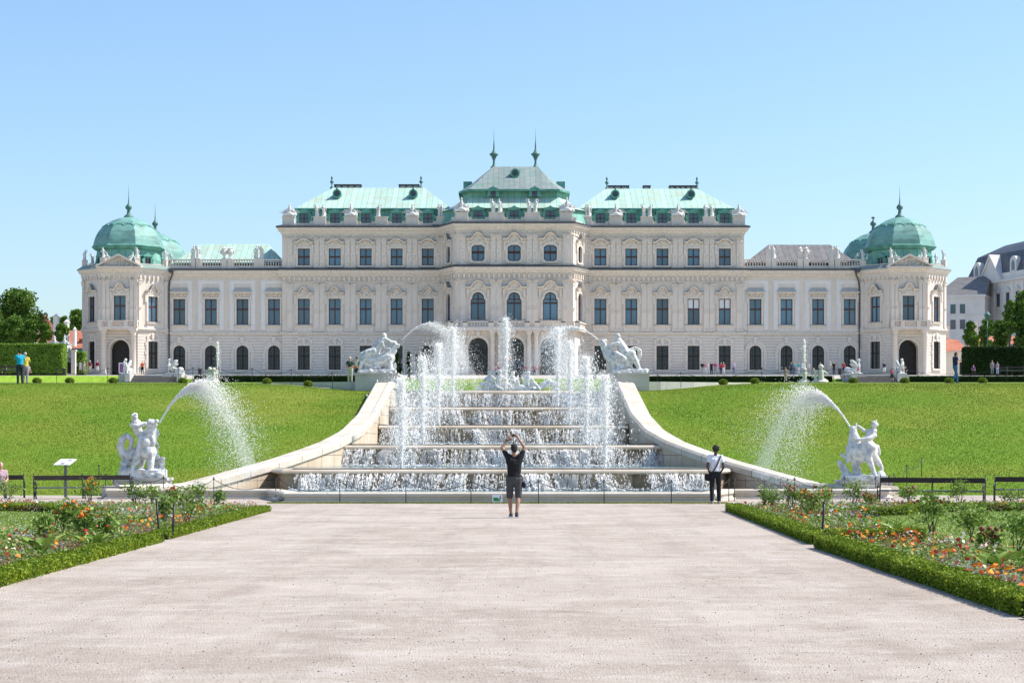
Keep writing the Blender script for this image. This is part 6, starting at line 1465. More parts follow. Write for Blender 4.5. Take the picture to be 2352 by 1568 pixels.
SH = [ # (picture column, ground distance, height, width, flower, description)
 (18,56.5,.62,.7,None,'bush at the left edge before the first bench'),(205,54,.72,.6,'orange','orange-flowered bush before the left bench'),(350,53,.62,.55,None,'pale green bush before the middle of the left bench'),(300,31.5,.0,0,None,''),
 (455,52,.62,.6,None,'leafy bush left of the two black poles'),(500,51.5,.5,.4,None,'bush just right of the two black poles'),(398,52.5,.5,.45,'red','red-flowered bush before the front left statue'),(310,53,.62,.6,None,'large leafy bush under the right end of the left bench'),(375,40,.62,.5,None,'dark bush behind the two black poles'),(430,42,.7,.6,None,'tall dark green bush right of the black poles'),(100,33,.48,.4,None,'dark bush on the inner side of the left bed'),(150,34,.7,.5,'orange','tall orange zinnia bush in the left bed'),(200,32,.6,.5,'orange','orange-topped bush beside the left bed lawn'),(255,34,.5,.4,None,'leafy bush at the middle of the left bed'),
 (1755,50,.62,.35,None,'thin bush at the tip of the right bed'),(1780,49,.55,.5,None,'round bush near the tip of the right bed'),(1845,47,.58,.65,'orange','bush with a few orange roses behind the single pole'),(1815,47,.72,.4,'pink','thin pink-flowered bush before the basin wall at right'),(1960,52,.72,.6,None,'tall bush before the right statue pedestal'),(1900,51,.55,.5,'orange','bush between the single pole and the right statue'),(2090,53.5,.52,.7,'pink','low dark bush before the long right bench'),(2205,53.5,.68,.55,None,'bright bush before the right end of the long right bench'),(2000,50,.4,.4,'red','red-flowered bush left of the long right bench'),(2330,53,.45,.7,None,'pale bush below the cut-off right bench'),
 (2140,36,.85,.75,'rust','tall open bush at the inner side of the right bed'),(2235,33,.62,.7,None,'dark broad-leaved bush at right in the bed'),(2335,29,.6,.6,None,'yellow-green bush at the right image edge'),(1880,42,.8,.7,'rust','rust-red tall plants behind the single pole'),(2265,29,.4,.4,'rust','low rust-flowered bush near the right edge')]
for i,(x,Y,h,w,fl,d) in enumerate(SH):
    if h > 0: shrub(('green '+d) if not d.split()[0].endswith('green') else d, px(x,Y), Y, h, w, int(320*w/.5), .085 if Y > 40 else .095, fl, 200+i)
def canna(lab, x, Y, h, seed):
    g = np.random.default_rng(seed); X = px(x,Y); root = empty('broadleaf_plant', (X,Y,0), 0, lab, 'plant', 'broad-leaved plants among the flowers'); mb = MB()
    for k in range(7):
        a = k*0.9+g.uniform(-.2,.2); L = h*g.uniform(.8,1.1); w = L*.16; dx,dy = math.cos(a),math.sin(a); pts = []
        for t in np.linspace(0,1,6): r_ = L*.75*t; z = .03+L*(.95*t-.45*t*t)*g.uniform(.98,1.02); ww = w*math.sin(PI*min(.97,t*.9+.06)); pts += [(X+dx*r_-dy*ww,Y+dy*r_+dx*ww,z+.02),(X+dx*r_,Y+dy*r_,z-.01),(X+dx*r_+dy*ww,Y+dy*r_-dx*ww,z+.02)]
        mb.add(pts, [(3*q+c,3*q+c+1,3*q+c+4,3*q+c+3) for q in range(5) for c in (0,1)], True)
    mb.build('leaf', M['leaf_bed'], root)
for i,(x,Y,h,lab) in enumerate(((95,29,.6,'largest broad-leaved plant near the left edge'),(210,30.5,.5,'broad-leaved plant lower middle of the left bed'),(238,34,.6,'broad-leaved plant with upright leaves in the left bed'),(315,40,.45,'small broad-leaved plant before the left poles'),(1765,45,.0,''),(2060,35,.5,'broad-leaved plant beside orange flowers in the right bed'),(2280,25,.55,'broad-leaved plant near the right image edge'),(2345,26,.5,'broad-leaved plant cut by the right image edge'),(505,47,.35,'small broad-leaved plant toward the tip of the left bed'))):
    if h: canna(lab, x, Y, h, 300+i)
# loose stones on the gravel
g = np.random.default_rng(77); n = 3500; Y = 12+44*g.random(n)**1.6; X = g.uniform(-1,1,n)*np.minimum(.3*Y,14); k = (X>-6.3)&(X<5.0); X,Y = X[k],Y[k]; P = np.stack([X,Y,0*X+.003],1); v,f = octas(P, g.uniform(.003,.009,len(X)), g, .6)
tag(link('pebbles', mesh_np('pebbles', v, f, [mat('dark_pebble',(.16,.13,.11),.9),mat('pale_pebble',(.55,.52,.49),.9),mat('grey_pebble',(.33,.30,.28),.9)], np.repeat(g.choice(3,len(X),p=[.3,.3,.4]),8))), 'loose small stones scattered over the gravel', 'pebbles', kind='stuff')
# ================================================================ BENCHES, POSTS, SIGNS
M['bench'] = mat('black_painted_wood', (.022,.017,.014), .45, (.04,.03,.025), 6)
M['seatw'] = mat('sheen_tinted_black_wood', (.06,.065,.075), .22, (.12,.12,.13), 4, spec=.8)  # bluish sheen of the seat is put into a lighter base colour
def bench(L, sup):
    r = empty('park_bench', (0,0,0), 0)
    mb = MB()
    for y in (-.24,-.13,-.02,.09): mb.box(-L/2+.04,L/2-.04,y,y+.085,.34,.385)
    link('seat', mb.mesh('seat', M['seatw']), r)
    mb = MB(); v0 = len(mb.v); mb.box(-L/2+.02,L/2-.02,.20,.225,.60,.755)
    link('backrest', mb.mesh('backrest', M['bench']), r)
    for i in range(sup):
        x = -L/2 + L*i/(sup-1); mb = MB()
        mb.tube([(x,.08,.0),(x,.13,.18),(x,.12,.34),(x,.20,.58),(x,.235,.80)],[0.025,0.022,0.025,0.022,0.017],6); mb.ell((x,.235,.81),.02)
        mb.tube([(x,-.30,0),(x,-.23,.12),(x,-.25,.26),(x,-.22,.35)],[0.025,0.021,0.022,0.022],6); mb.tube([(x,-.24,.34),(x,.13,.34)],.024,6)
        mb.tube([(x,.10,.06),(x,.02,.16),(x,-.06,.12),(x,-.09,.2),(x,-.02,.24),(x,.04,.18),(x,-.04,.10),(x,-.12,.14),(x,-.24,.06)],.014,5)
        if i in (0,sup-1):
            mb.tube([(x,.19,.54),(x,.05,.56),(x,-.10,.55),(x,-.24,.53),(x,-.31,.47),(x,-.29,.42),(x,-.24,.34)],[0.020,0.024,0.025,0.025,0.021,0.018,0.020],6)
            mb.tube([(x,-.22,.50),(x,-.14,.46),(x,-.09,.51),(x,-.02,.46),(x,.04,.51),(x,.12,.48)],.013,5)
        link('support', mb.mesh('support', M['iron']), r)
    return r
GB = 'black park benches facing the fountain'
b1 = bench(3.15,3); b1.location = (px(2139,57.2),57.2,0); b1.rotation_euler[2] = R(-22); tag(b1, 'long black bench in full view at right before the lawn', 'bench', GB)
b2 = copy_tree(b1); b2.location = (px(192,62.0),62.0,0); b2.rotation_euler[2] = R(24); tag(b2, 'long black bench in full view at left before the info panel', 'bench', GB)
b3 = copy_tree(b1); b3.location = (px(2405,58.5),58.5,0); b3.rotation_euler[2] = R(-18); tag(b3, 'black bench cut off by the right image edge', 'bench', GB)
b4 = copy_tree(b1); b4.location = (px(-58,62.3),62.3,0); b4.rotation_euler[2] = R(18); tag(b4, 'black bench cut off by the left image edge, someone on it', 'bench', GB)
b5 = copy_tree(b1); zz = pz(859,246); b5.location = (px(2324,246),246,zz); b5.rotation_euler[2] = 0; b5.scale = (1,1,1.3); tag(b5, 'distant dark bench before the shaded hedge at far right', 'bench', 'distant benches on the terrace')
b6 = copy_tree(b1); zz = pz(857,246); b6.location = (px(10,246),246,zz); b6.scale = (1,1,1.3); tag(b6, 'distant bench by the tall left hedge with a seated person', 'bench', 'distant benches on the terrace')
def post(x, Z, h, nxt, lab, group, z0=None):
    X = px(x,Z); zb = float(hgt(X,Z)) if z0 is None else z0; r = empty('barrier_post', (X,Z,zb), 0, lab, 'post', group)
    mb = MB(); mb.tube([(X,Z,zb-.05),(X,Z,zb+h)], .014, 6); mb.ell((X,Z,zb+h+.012),.026,8,6); mb.tube([(X-.05,Z,zb+h-.02),(X+.05,Z,zb+h-.02)],.008,5); mb.build('rod', M['iron'], r)
    if nxt:
        X2 = px(nxt[0],nxt[1]); Z2 = nxt[1]; zb2 = float(hgt(X2,Z2)) if z0 is None else z0; pts = []; D = math.hypot(X2-X,Z2-Z); sag = min(.32,.13*D)
        n = max(8,int(D/.06)); 
        for i in range(n+1):
            t = i/n; pts.append((X+(X2-X)*t, Z+(Z2-Z)*t+.006*(i%2), zb+h-.03+(zb2-zb)*t-sag*4*t*(1-t)+.006*(i%2)))
        mb = MB(); mb.tube(pts, .010, 4); mb.build('chain', M['iron'], r)
fp = [(227,68.5),(243,66.5),(262,64.2),(303,62.8),(375.6,62.8),(491,60.8),(633.5,59.6),(643.5,59.4),(780.6,56.75),(932.3,56.6),(1081.8,56.6),(1236.7,56.6),(1387.5,56.6),(1542,56.6),(1674,58.6),(1687,58.8),(1825,60.4),(1940,61.6),(2011,62.4),(2042,64),(2053,66.5),(2083,68.5),(2117,70)]
lb = ['behind the left bench, first from the left','behind the left bench, second from the left','beside the left statue pedestal','at the right end of the left bench','at the right corner of the left statue pedestal','at the left part of the low front wall','left of a close pair, at the left basin corner','right of a close pair, at the left basin corner','left quarter of the front wall','before the left jets','left of the green and white sign','right of the man taking a picture','fourth from the left before the middle of the front wall','left of the young man in white','left one of the pair right of the young man in white','right one of the pair right of the young man in white','before the foot of the right curved wall','left of the right statue pedestal','before the right statue pedestal','at the left end of the right bench','just behind the left end of the right bench','behind the left half of the right bench','behind the middle of the right bench']
for i,((x,Z),l) in enumerate(zip(fp,lb)): post(x, Z, .68, fp[i+1] if i+1 < len(fp) and i not in (6,14) else None, 'thin black chain post '+l, 'chain posts along the foot of the fountain')
up = [130,247,409.5,443,502,579,668.8,763.6]; ur = [1510,1564,1749.5,1822,1879,1914.7,2060,2312.6]
ul = ['behind the man in turquoise','left of the left steps','before the left steps','right of the left steps','below the thin left fountain','right of the thin left fountain','left of the couple','nearest the couple']
url = ['just right of the right pedestal','second from the right pedestal','left of the beige-clad person','below the thin right fountain at left','right of the thin right fountain','left of the right steps','right of the right steps','farthest right']
for arr,l in ((up,ul),(ur,url)):
    for i,x in enumerate(arr): post(x, 98.9, .82, (arr[i+1],98.9) if i+1 < len(arr) else None, 'thin dark post on the slope crest, '+l[i], 'chain posts along the upper path')
def pole(x,Z,h,tilt,lab):
    X = px(x,Z); r = empty('garden_pole', (X,Z,0), 0, lab, 'pole', 'black garden poles in the box edging'); mb = MB(); mb.tube([(X,Z,-.05),(X+tilt,Z,h)], .02, 8); mb.ell((X+tilt,Z,h),.024,8,6); mb.build('rod', M['iron'], r)
pole(366,35.6,.66,-.05,'left one of two black poles in the left box edging'); pole(396,35.0,.62,.03,'right one of two black poles in the left box edging'); pole(1887,34.5,.68,.05,'single black pole in the right box edging')
# keep-off sign
M['signwhite'] = mat('sign_white', (.78,.79,.80), .4); M['signgreen'] = mat('sign_green', (.02,.25,.07), .5); M['navy'] = mat('dark_blue_paint', (.02,.03,.07), .5)
X,Y = px(1142.5,56.4),56.4; r = empty('sign', (X,Y,0), 0, 'small white sign with green slope and dark figure, before the basin wall', 'sign')
mb = MB(); mb.box(X-.15,X+.15,Y,Y+.012,.055,.265); mb.tube([(X-.1,Y+.02,0),(X-.1,Y+.02,.2)],.008,5); mb.tube([(X+.1,Y+.02,0),(X+.1,Y+.02,.2)],.008,5); mb.build('panel', M['signwhite'], r)
fr = plane(Y); mb = MB(); mb.fprism(fr, [(X-.12,.075),(X+.10,.075),(X+.005,.185),(X-.12,.185)], .001, .005); mb.build('green_slope', M['signgreen'], r)
mb = MB()
for a,b,w_ in (((X+.085,.205),(X+.085,.16),.016),((X+.085,.165),(X+.06,.125),.009),((X+.09,.165),(X+.115,.12),.009),((X+.085,.195),(X+.055,.18),.007),((X+.085,.195),(X+.115,.205),.007)): mb.tube([(a[0],Y-.004,a[1]),(b[0],Y-.004,b[1])], w_, 6)
mb.ell((X+.088,Y-.004,.232),(.013,.004,.013)); mb.build('figure_symbol', M['navy'], r)
# information panel
Z = 63.4; X = px(150.5,Z); zt_ = pz(1060,Z); r = empty('info_panel', (X,Z,0), 0, 'slanted grey information board on a single post behind the left bench', 'sign')
mb = MB(); mb.box(X-.045,X+.045,Z-.02,Z+.02,0,zt_-.02); mb.build('post', M['plinth'] if False else mat('grey_steel',(.16,.17,.18),.4,metal=.5), r)
mb = MB(); a = R(28); w_,d_ = .27,.20
def tp(u,v,o=0): return (X+u+.08*v/d_, Z-.06+v*math.cos(a), zt_+v*math.sin(a)+o)
mb.add([tp(-w_,-d_),tp(w_,-d_),tp(w_,d_),tp(-w_,d_),tp(-w_,-d_,-.02),tp(w_,-d_,-.02),tp(w_,d_,-.02),tp(-w_,d_,-.02)],[(0,1,2,3),(7,6,5,4),(0,4,5,1),(1,5,6,2),(2,6,7,3),(3,7,4,0)]); mb.build('board', M['signwhite'], r)
mb = MB(); 
for (u0,u1,v0,v1) in ((-.08,.06,-.16,-.09),(.04,.18,.06,.12),(-.2,-.05,.03,.035),(-.2,-.05,.06,.065),(-.2,-.02,.09,.095)): mb.add([tp(u0,v0,.004),tp(u1,v0,.004),tp(u1,v1,.004),tp(u0,v1,.004)],[(0,1,2,3)])
mb.build('printed_pictures', M['navy'], r)

# ================================================================ PEOPLE
CL = {}
def cloth(c, rough=.85):
    k = tuple(c)
    if k not in CL: CL[k] = mat('cloth_%02x%02x%02x' % tuple(int(255*min(1,q)**.45) for q in c), c, rough, tuple(min(1,q*.75+.004) for q in c), 9, bump=.5, bscale=14)
    return CL[k]
SKIN = {'light':mat('light_skin',(.52,.31,.22),.55), 'tan':mat('tanned_skin',(.36,.20,.13),.55), 'dark':mat('dark_skin',(.10,.05,.032),.5)}
HAIRM = {'black':mat('black_hair',(.012,.010,.010),.6,(.03,.025,.022),30,bump=1,bscale=40),'brown':mat('brown_hair',(.07,.04,.02),.6,(.11,.06,.035),30,bump=1,bscale=40),'blond':mat('blond_hair',(.40,.28,.14),.6),'grey':mat('grey_hair',(.35,.34,.33),.7)}
def joints(pose):
    J = dict(pel=(0,0,.95),waist=(0,0,1.08),chest=(0,.0,1.28),neck=(0,-.005,1.47),head=(0,.015,1.63),shL=(-.175,0,1.42),shR=(.175,0,1.42),elL=(-.235,-.03,1.13),elR=(.235,-.03,1.13),wrL=(-.25,.06,.88),wrR=(.25,.06,.88),
             hipL=(-.095,0,.92),hipR=(.095,0,.92),knL=(-.10,.02,.50),knR=(.10,.02,.50),anL=(-.105,-.02,.085),anR=(.105,-.02,.085),toeL=(-.13,.14,.03),toeR=(.13,.14,.03))
    if pose in ('walk','walk2'):
        s = 1 if pose=='walk' else -1; a,b = ('L','R') if s>0 else ('R','L'); x = lambda k,v: J[k][0]
        J['kn'+a] = (J['kn'+a][0],.17,.52); J['an'+a] = (J['an'+a][0],.20,.09); J['toe'+a] = (J['toe'+a][0],.36,.05); J['kn'+b] = (J['kn'+b][0],.02,.50); J['an'+b] = (J['an'+b][0],-.24,.14); J['toe'+b] = (J['toe'+b][0],-.13,.03)
        J['wr'+b] = (J['wr'+b][0],.2,.93); J['wr'+a] = (J['wr'+a][0],-.12,.90)
    if pose == 'photo': J.update(shL=(-.17,0,1.47),shR=(.17,0,1.47),elL=(-.29,.05,1.66),elR=(.25,.05,1.66),wrL=(-.145,.12,1.87),wrR=(.10,.12,1.88),hipL=(-.10,0,.92),hipR=(.10,0,.92),knL=(-.105,.06,.50),anL=(-.075,.04,.09),knR=(.10,-.02,.50),anR=(.06,-.20,.11),toeL=(-.10,.20,.03),toeR=(.07,-.04,.03),head=(.0,.0,1.64))
    if pose == 'pockets': J.update(elL=(-.255,-.08,1.13),elR=(.245,-.08,1.12),wrL=(-.17,.02,.93),wrR=(.16,.0,.93),knL=(-.11,-.02,.5),anL=(-.12,-.12,.10),toeL=(-.13,.02,.03),knR=(.11,.04,.5),anR=(.12,.04,.085),toeR=(.14,.2,.03),head=(.02,.03,1.62))
    if pose == 'camera': J.update(elL=(-.22,.14,1.2),elR=(.24,.12,1.2),wrL=(-.08,.22,1.45),wrR=(.10,.22,1.45))
    if pose == 'phone': J.update(elL=(-.22,.05,1.14),elR=(.22,.05,1.14),wrL=(-.08,.27,1.2),wrR=(.08,.27,1.2),head=(0,.07,1.61),knL=(-.1,.16,.52),anL=(-.1,.16,.09),toeL=(-.1,.32,.04),knR=(.09,.0,.5),anR=(.09,-.24,.13),toeR=(.09,-.12,.03))
    if pose == 'visor': J.update(elR=(.28,.14,1.38),wrR=(.10,.13,1.60))
    if pose == 'belly': J.update(wrL=(-.08,.16,1.02),wrR=(.08,.16,1.02),elL=(-.27,.0,1.15),elR=(.27,.0,1.15))
    if pose == 'sit':
        for k in ('pel','waist','chest','neck','head','shL','shR','elL','elR'): J[k] = (J[k][0],J[k][1]-.02,J[k][2]-.47)
        J.update(hipL=(-.1,0,.46),hipR=(.1,0,.46),knL=(-.12,.42,.48),knR=(.12,.42,.48),anL=(-.12,.50,.09),anR=(.12,.46,.09),toeL=(-.13,.64,.04),toeR=(.13,.6,.04),wrL=(-.12,.28,.56),wrR=(.12,.28,.56))
    return {k: Vector(v) for k,v in J.items()}
HM = {}
def human_meshes(pose, top, bottom, hair, vox, female=False, fingers=False):
    key = (pose,top,bottom,hair,vox,female,fingers)
    if key in HM: return HM[key]
    J = joints(pose); out = {}; V = Vector; fem = female
    b = MB()
    b.cap(J['pel'],.125 if not fem else .13,J['waist'],.105 if not fem else .095); b.cap(J['waist'],.108 if not fem else .095,J['chest'],.125 if not fem else .11)
    for s in 'LR':
        sx = -1 if s=='L' else 1
        b.cap(J['chest']+V((sx*.05,0,0)),.115,J['sh'+s]-V((sx*.03,0,.04)),.075); b.cap(J['neck']-V((0,0,.05)),.065,J['sh'+s],.05)
        b.cap(J['sh'+s],.055,J['el'+s],.042); b.cap(J['el'+s],.040,J['wr'+s],.026)
        d = (J['wr'+s]-J['el'+s]).normalized(); w = J['wr'+s]; palm = w+d*.055; b.cap(w,.027,palm,.034); side = d.cross(V((0,1,0))).normalized() if abs(d.y)<.9 else V((1,0,0))
        if pose == 'photo': dirv = V((-sx*.75,.1,.55)).normalized(); side = V((0,.25,-1)).normalized()
        else: dirv = (d+V((0,.15,0))).normalized()
        for k,(o,L) in enumerate(((-.026,.065),(-.009,.08),(.009,.077),(.026,.06))):
            p0 = palm+side*o; p1 = p0+dirv*L*.55; p2 = p1+(dirv+V((-sx*.35,0,0))*.6).normalized()*L*.5; b.cap(p0,.0105,p1,.0095,6); b.cap(p1,.0095,p2,.008,6)
        t0 = w+d*.03; b.cap(t0,.013,t0+(dirv*.5+side*-.8 if pose!='photo' else V((-sx*.8,0,.05))).normalized()*.055,.010,6)
        b.cap(J['hip'+s],.092 if not fem else .098,J['kn'+s],.057); b.cap(J['kn'+s],.055,J['kn'+s].lerp(J['an'+s],.35)+V((0,-.015,0)),.055); b.cap(J['kn'+s].lerp(J['an'+s],.35)+V((0,-.015,0)),.054,J['an'+s],.035); b.cap(J['an'+s]-V((0,.02,.03)),.032,J['toe'+s],.026)
    b.cap(J['neck']-V((0,0,.03)),.056,J['head']-V((0,.02,.06)),.05)
    h = J['head']; b.ell(h+V((0,0,.01)),(.076,.092,.112),14,10); b.ell(h+V((0,.025,-.05)),(.056,.065,.06)); b.ell(h+V((0,.098,-.01)),(.011,.016,.018),6,5); b.ell(h+V((0,.088,-.05)),(.022,.010,.008),8,5)
    for sx in (-1,1): b.ell(h+V((sx*.078,-.005,-.005)),(.010,.018,.028),6,5); b.ell(h+V((sx*.03,.082,.012)),(.013,.010,.008),6,5)
    out['body'] = sculpt(b, vox, SKIN['light'], 'body', 1)
    t = MB(); g_ = .014
    if top != 'none':
        t.ell(J['pel']+V((0,0,.05)),(.178 if not fem else .165,.138,.06),16,8); t.cap(J['pel']+V((0,0,.10)),.135 if not fem else .115,J['waist'],.128 if not fem else .108); t.cap(J['waist'],.13 if not fem else .11,J['chest'],.14 if not fem else .122); 
        for s in 'LR':
            sx = -1 if s=='L' else 1; t.cap(J['pel']+V((sx*.05,0,.12)),.115,J['chest']+V((sx*.06,0,0)),.118); t.cap(J['chest']+V((sx*.06,0,0)),.125-.01*fem,J['sh'+s]-V((sx*.03,0,.035)),.085); t.cap(J['neck']-V((0,0,.06)),.07,J['sh'+s],.062)
            e = 1.0 if top == 'long' else .5; q = J['sh'+s].lerp(J['el'+s], e); t.cap(J['sh'+s],.068,q,.060 if top!='long' else .052)
            if top == 'long': t.cap(J['el'+s],.053,J['wr'+s],.040)
        out['shirt'] = sculpt(t, max(vox,.014), SKIN['light'], 'shirt', 2)
    t = MB(); t.cap(J['pel']-V((0,0,.03)),.140,J['pel']+V((0,0,.08)),.128)
    for s in 'LR':
        if bottom == 'skirt': t.cap(J['hip'+s],.12,J['hip'+s].lerp(J['kn'+s],.95),.13); continue
        e = 1.0 if bottom != 'shorts' else .97; t.cap(J['hip'+s],.104,J['hip'+s].lerp(J['kn'+s],e),.083 if bottom=='shorts' else .073)
        if bottom == 'trousers': t.cap(J['kn'+s],.076,J['an'+s]+V((0,0,.02)),.062)
    nm = 'skirt' if bottom=='skirt' else 'shorts' if bottom=='shorts' else 'trousers'; out[nm] = sculpt(t, max(vox,.014), SKIN['light'], nm, 2)
    for s in 'LR':
        t = MB(); a = J['an'+s]; to = J['toe'+s]; d = (to-a); d.z = 0; d.normalize(); t.cap(V((a.x,a.y,max(.045,a.z-.045)))-d*.03,.045,V((to.x,to.y,to.z+.01)),.036,8); t.cap(a,.045,a-V((0,0,.03)),.045,8); out['shoe'+s] = sculpt(t, max(vox,.012), SKIN['light'], 'shoe', 1)
    t = MB()
    if hair == 'afro':
        g2 = random.Random(3); t.ell(h+V((0,-.01,.035)),(.105,.115,.10))
        for k in range(40): a = g2.uniform(0,2*PI); e = g2.uniform(-.2,1.4); t.ell(h+V((.10*math.cos(a)*math.cos(e),-.02+.11*math.sin(a)*math.cos(e)*.9,.04+.10*math.sin(e))),.028,6,5)
    elif hair == 'cap': t.ell(h+V((0,0,.06)),(.086,.10,.062)); t.cap(h+V((0,.08,.05)),.03,h+V((0,.15,.04)),.02)
    elif hair == 'hat': t.ell(h+V((0,0,.075)),(.088,.10,.065)); t.ell(h+V((0,0,.052)),(.16,.17,.014),16,6)
    else:
        t.ell(h+V((0,-.014,.025)),(.086,.098,.105)); t.ell(h+V((0,-.045,-.01)),(.078,.068,.09))
        if hair == 'long': t.cap(h+V((0,-.06,0)),.072,h+V((0,-.075,-.24)),.05)
    # keep the face free: hair sits behind the forehead
    out['hair'] = sculpt(t, max(vox,.012), HAIRM['black'], 'hair', 1)
    HM[key] = out; return out
GP = {}
def person(x, Z, zb, yaw, lab, pose='stand', top='tee', tc=(.5,.5,.5), bottom='trousers', bc=(.05,.06,.1), hair='short', hc='brown', skin='light', h=1.72, vox=.035, female=False, sc=(.03,.03,.03), group='visitors on the upper terrace', hatc=None, name='person', Xw=None):
    ms = human_meshes(pose, top, bottom, hair, vox, female)
    X = px(x,Z) if Xw is None else Xw; r = empty(name, (X,Z,zb), R(yaw), lab, 'person', group); s = h/1.75; r.scale = (s,s,s)
    for k,me in ms.items():
        nm = 'shoe' if k.startswith('shoe') else ('hat' if k=='hair' and hair in ('cap','hat') else k)
        m = SKIN[skin] if k=='body' else cloth(tc) if k=='shirt' else cloth(bc) if k in ('trousers','shorts','skirt') else cloth(sc) if k.startswith('shoe') else (cloth(hatc) if hatc else HAIRM[hc])
        link(nm, me, r, mats=[m])
    if hair in ('cap','hat'):
        pass
    return r
# two men in front
A = person(1181, 45.2, 0, 0, 'man in black t-shirt and grey cargo shorts holding a camera overhead, seen from behind', 'photo','tee',(.012,.012,.014),'shorts',(.075,.072,.075),'short','black','tan',1.76,.0095,group='people in the foreground', sc=(.05,.05,.055))
mb = MB(); mb.box(-.085,.045,.15,.175,1.92,1.99); mb.ell((-.02,.185,1.955),(.02,.015,.02)); link('camera', mb.mesh('camera', M['bench']), A)
mb = MB(); mb.cap((.185,-.02,1.0),.012,(.215,-.03,.86),.012); mb.ell((.225,-.03,.79),(.055,.04,.075)); link('pouch', sculpt(mb,.012,cloth((.012,.012,.013)),'pouch',1), A)
mb = MB(); 
for sx,y in ((-.085,.04),(.065,-.20)): mb.box(sx-.052,sx+.052,y-.07,y+.18,.0,.035)
link('shoe_soles', mb.mesh('shoe_soles', M['signwhite']), A)
mb = MB(); mb.tube([(-.165+.03*math.cos(t),.10+.03*math.sin(t),1.84) for t in np.linspace(0,2*PI,10)],.01,5); link('wrist_watch', mb.mesh('wrist_watch', M['bench']), A)
Bp = person(1643, 56.2, 0, 4, 'young man in white t-shirt and black trousers with a shoulder bag, seen from behind', 'pockets','tee',(.80,.81,.86),'trousers',(.012,.014,.02),'afro','black','dark',1.72,.011,group='people in the foreground', sc=(.35,.33,.30))
mb = MB(); mb.tube([(.16,-.06,1.46),(.13,-.13,1.40),(.03,-.155,1.18),(-.08,-.155,1.0),(-.18,-.12,.92)],.019,6); link('shoulder_strap', mb.mesh('shoulder_strap', M['bench']), Bp)
mb = MB(); mb.ell((-.24,-.04,.80),(.09,.07,.12)); mb.box(-.33,-.16,-.09,.0,.70,.90); link('shoulder_bag', sculpt(mb,.014,cloth((.012,.012,.014)),'shoulder_bag',2), Bp)
GM = 'people on the slope crest'
person(46, 95.6, float(hgt(-24.9,95.6))-.02, 25, 'man in turquoise t-shirt with dark trousers, seen from behind at the left', 'camera','tee',(.01,.42,.62),'trousers',(.03,.035,.05),'short','black','tan',1.76,.022,group=GM)
person(58, 97.0, float(hgt(-24.9,97))-.02, 5, 'boy in yellow t-shirt and white cap beside the man in turquoise', 'camera','tee',(.78,.62,.10),'trousers',(.30,.27,.30),'cap','black','tan',1.62,.022,group=GM,hatc=(.75,.74,.74))
person(2194, 99.4, float(hgt(23.4,99.4))-.02, -75, 'woman in navy top and blue jeans walking along the slope crest at right', 'phone','tee',(.02,.025,.08),'trousers',(.06,.16,.30),'long','brown','light',1.70,.022,True,group=GM)
ca = person(804, 126, float(hgt(-10.9,126))+.02, 175, 'older man in dark green shirt, beige trousers and white cap by the left pedestal', 'belly','tee',(.05,.08,.07),'trousers',(.58,.52,.42),'cap','grey','light',1.74,.024,group=GM,hatc=(.75,.62,.60))
cb = person(819.5, 124, float(hgt(-10.4,127))+.0, 165, 'woman in dark hat and white top shading her eyes by the left pedestal', 'visor','tee',(.72,.66,.62),'trousers',(.05,.05,.06),'hat','black','light',1.60,.024,True,group=GM,hatc=(.015,.015,.02))
mb = MB(); mb.ell((0,.15,1.02),(.17,.06,.10)); link('waist_bag', sculpt(mb,.02,cloth((.80,.20,.05)),'waist_bag',1), cb)
mb = MB(); mb.cap((-.19,.05,1.42),.05,(-.2,.06,1.0),.06); mb.cap((.19,.05,1.42),.05,(.16,.0,1.15),.06); link('open_jacket', sculpt(mb,.02,cloth((.015,.016,.025)),'open_jacket',1), cb)
z_ = 5.35
person(1173, 113.6, z_, 170, 'person in grey suit standing behind the reclining figures, veiled by spray', 'stand','long',(.14,.17,.18),'trousers',(.10,.12,.13),'short','brown','light',1.78,.024,group=GM)
person(1191, 113.2, z_, 20, 'person in dark navy suit standing right of the centre jet', 'walk','long',(.03,.045,.075),'trousers',(.015,.02,.035),'short','black','light',1.80,.024,group=GM)
def tp_(x, yb, lab, **k):
    Z = k.pop('Z',262); return person(x, Z, pz(yb,Z), k.pop('yaw',180), lab, **k)
rd=(.45,.05,.06); wh=(.75,.73,.72); nv=(.02,.03,.08); bk=(.015,.015,.018); bg_=(.55,.48,.38); pk=(.65,.30,.33); bl=(.10,.22,.40); tq=(.10,.45,.42); mg=(.38,.06,.25); cr=(.22,.02,.04)
tp_(166,857.5,'person in orange-pink top in the group beside the dark gate at left',tc=(.70,.28,.20),bc=bk)
tp_(175,857.5,'person in pale top and black trousers by the dark gate at left',tc=(.55,.50,.48),bc=bk,pose='walk')
tp_(185,857.5,'tall person in white in the group by the left hedge',tc=wh,bc=wh,bottom='shorts',h=1.8)
tp_(193,857.5,'person with beige shorts at the right of the left group',tc=(.6,.5,.4),bc=(.5,.45,.4),bottom='shorts',h=1.6,female=True,hair='long')
tp_(207,857,'person in crimson top and white hat left of the left tower door',tc=cr,bc=bg_,hair='hat',hatc=wh,bottom='shorts',h=1.75)
tp_(224,857,'person in dark red jacket before the left tower columns',tc=cr,bc=wh,hair='cap',hatc=wh,bottom='shorts',top='long',h=1.78)
tp_(327,860,'woman in orange-red top at the left steps',Z=240,tc=(.75,.13,.05),bc=bk,female=True,hair='long')
tp_(321,860,'small child in white beside the woman in orange-red',Z=240,tc=wh,bc=wh,bottom='shorts',h=1.1)
tp_(13,859,'person in dark top with bare legs seated on the far left bench',Z=246.5,pose='sit',yaw=120,tc=(.30,.18,.2),bc=bk,bottom='shorts')
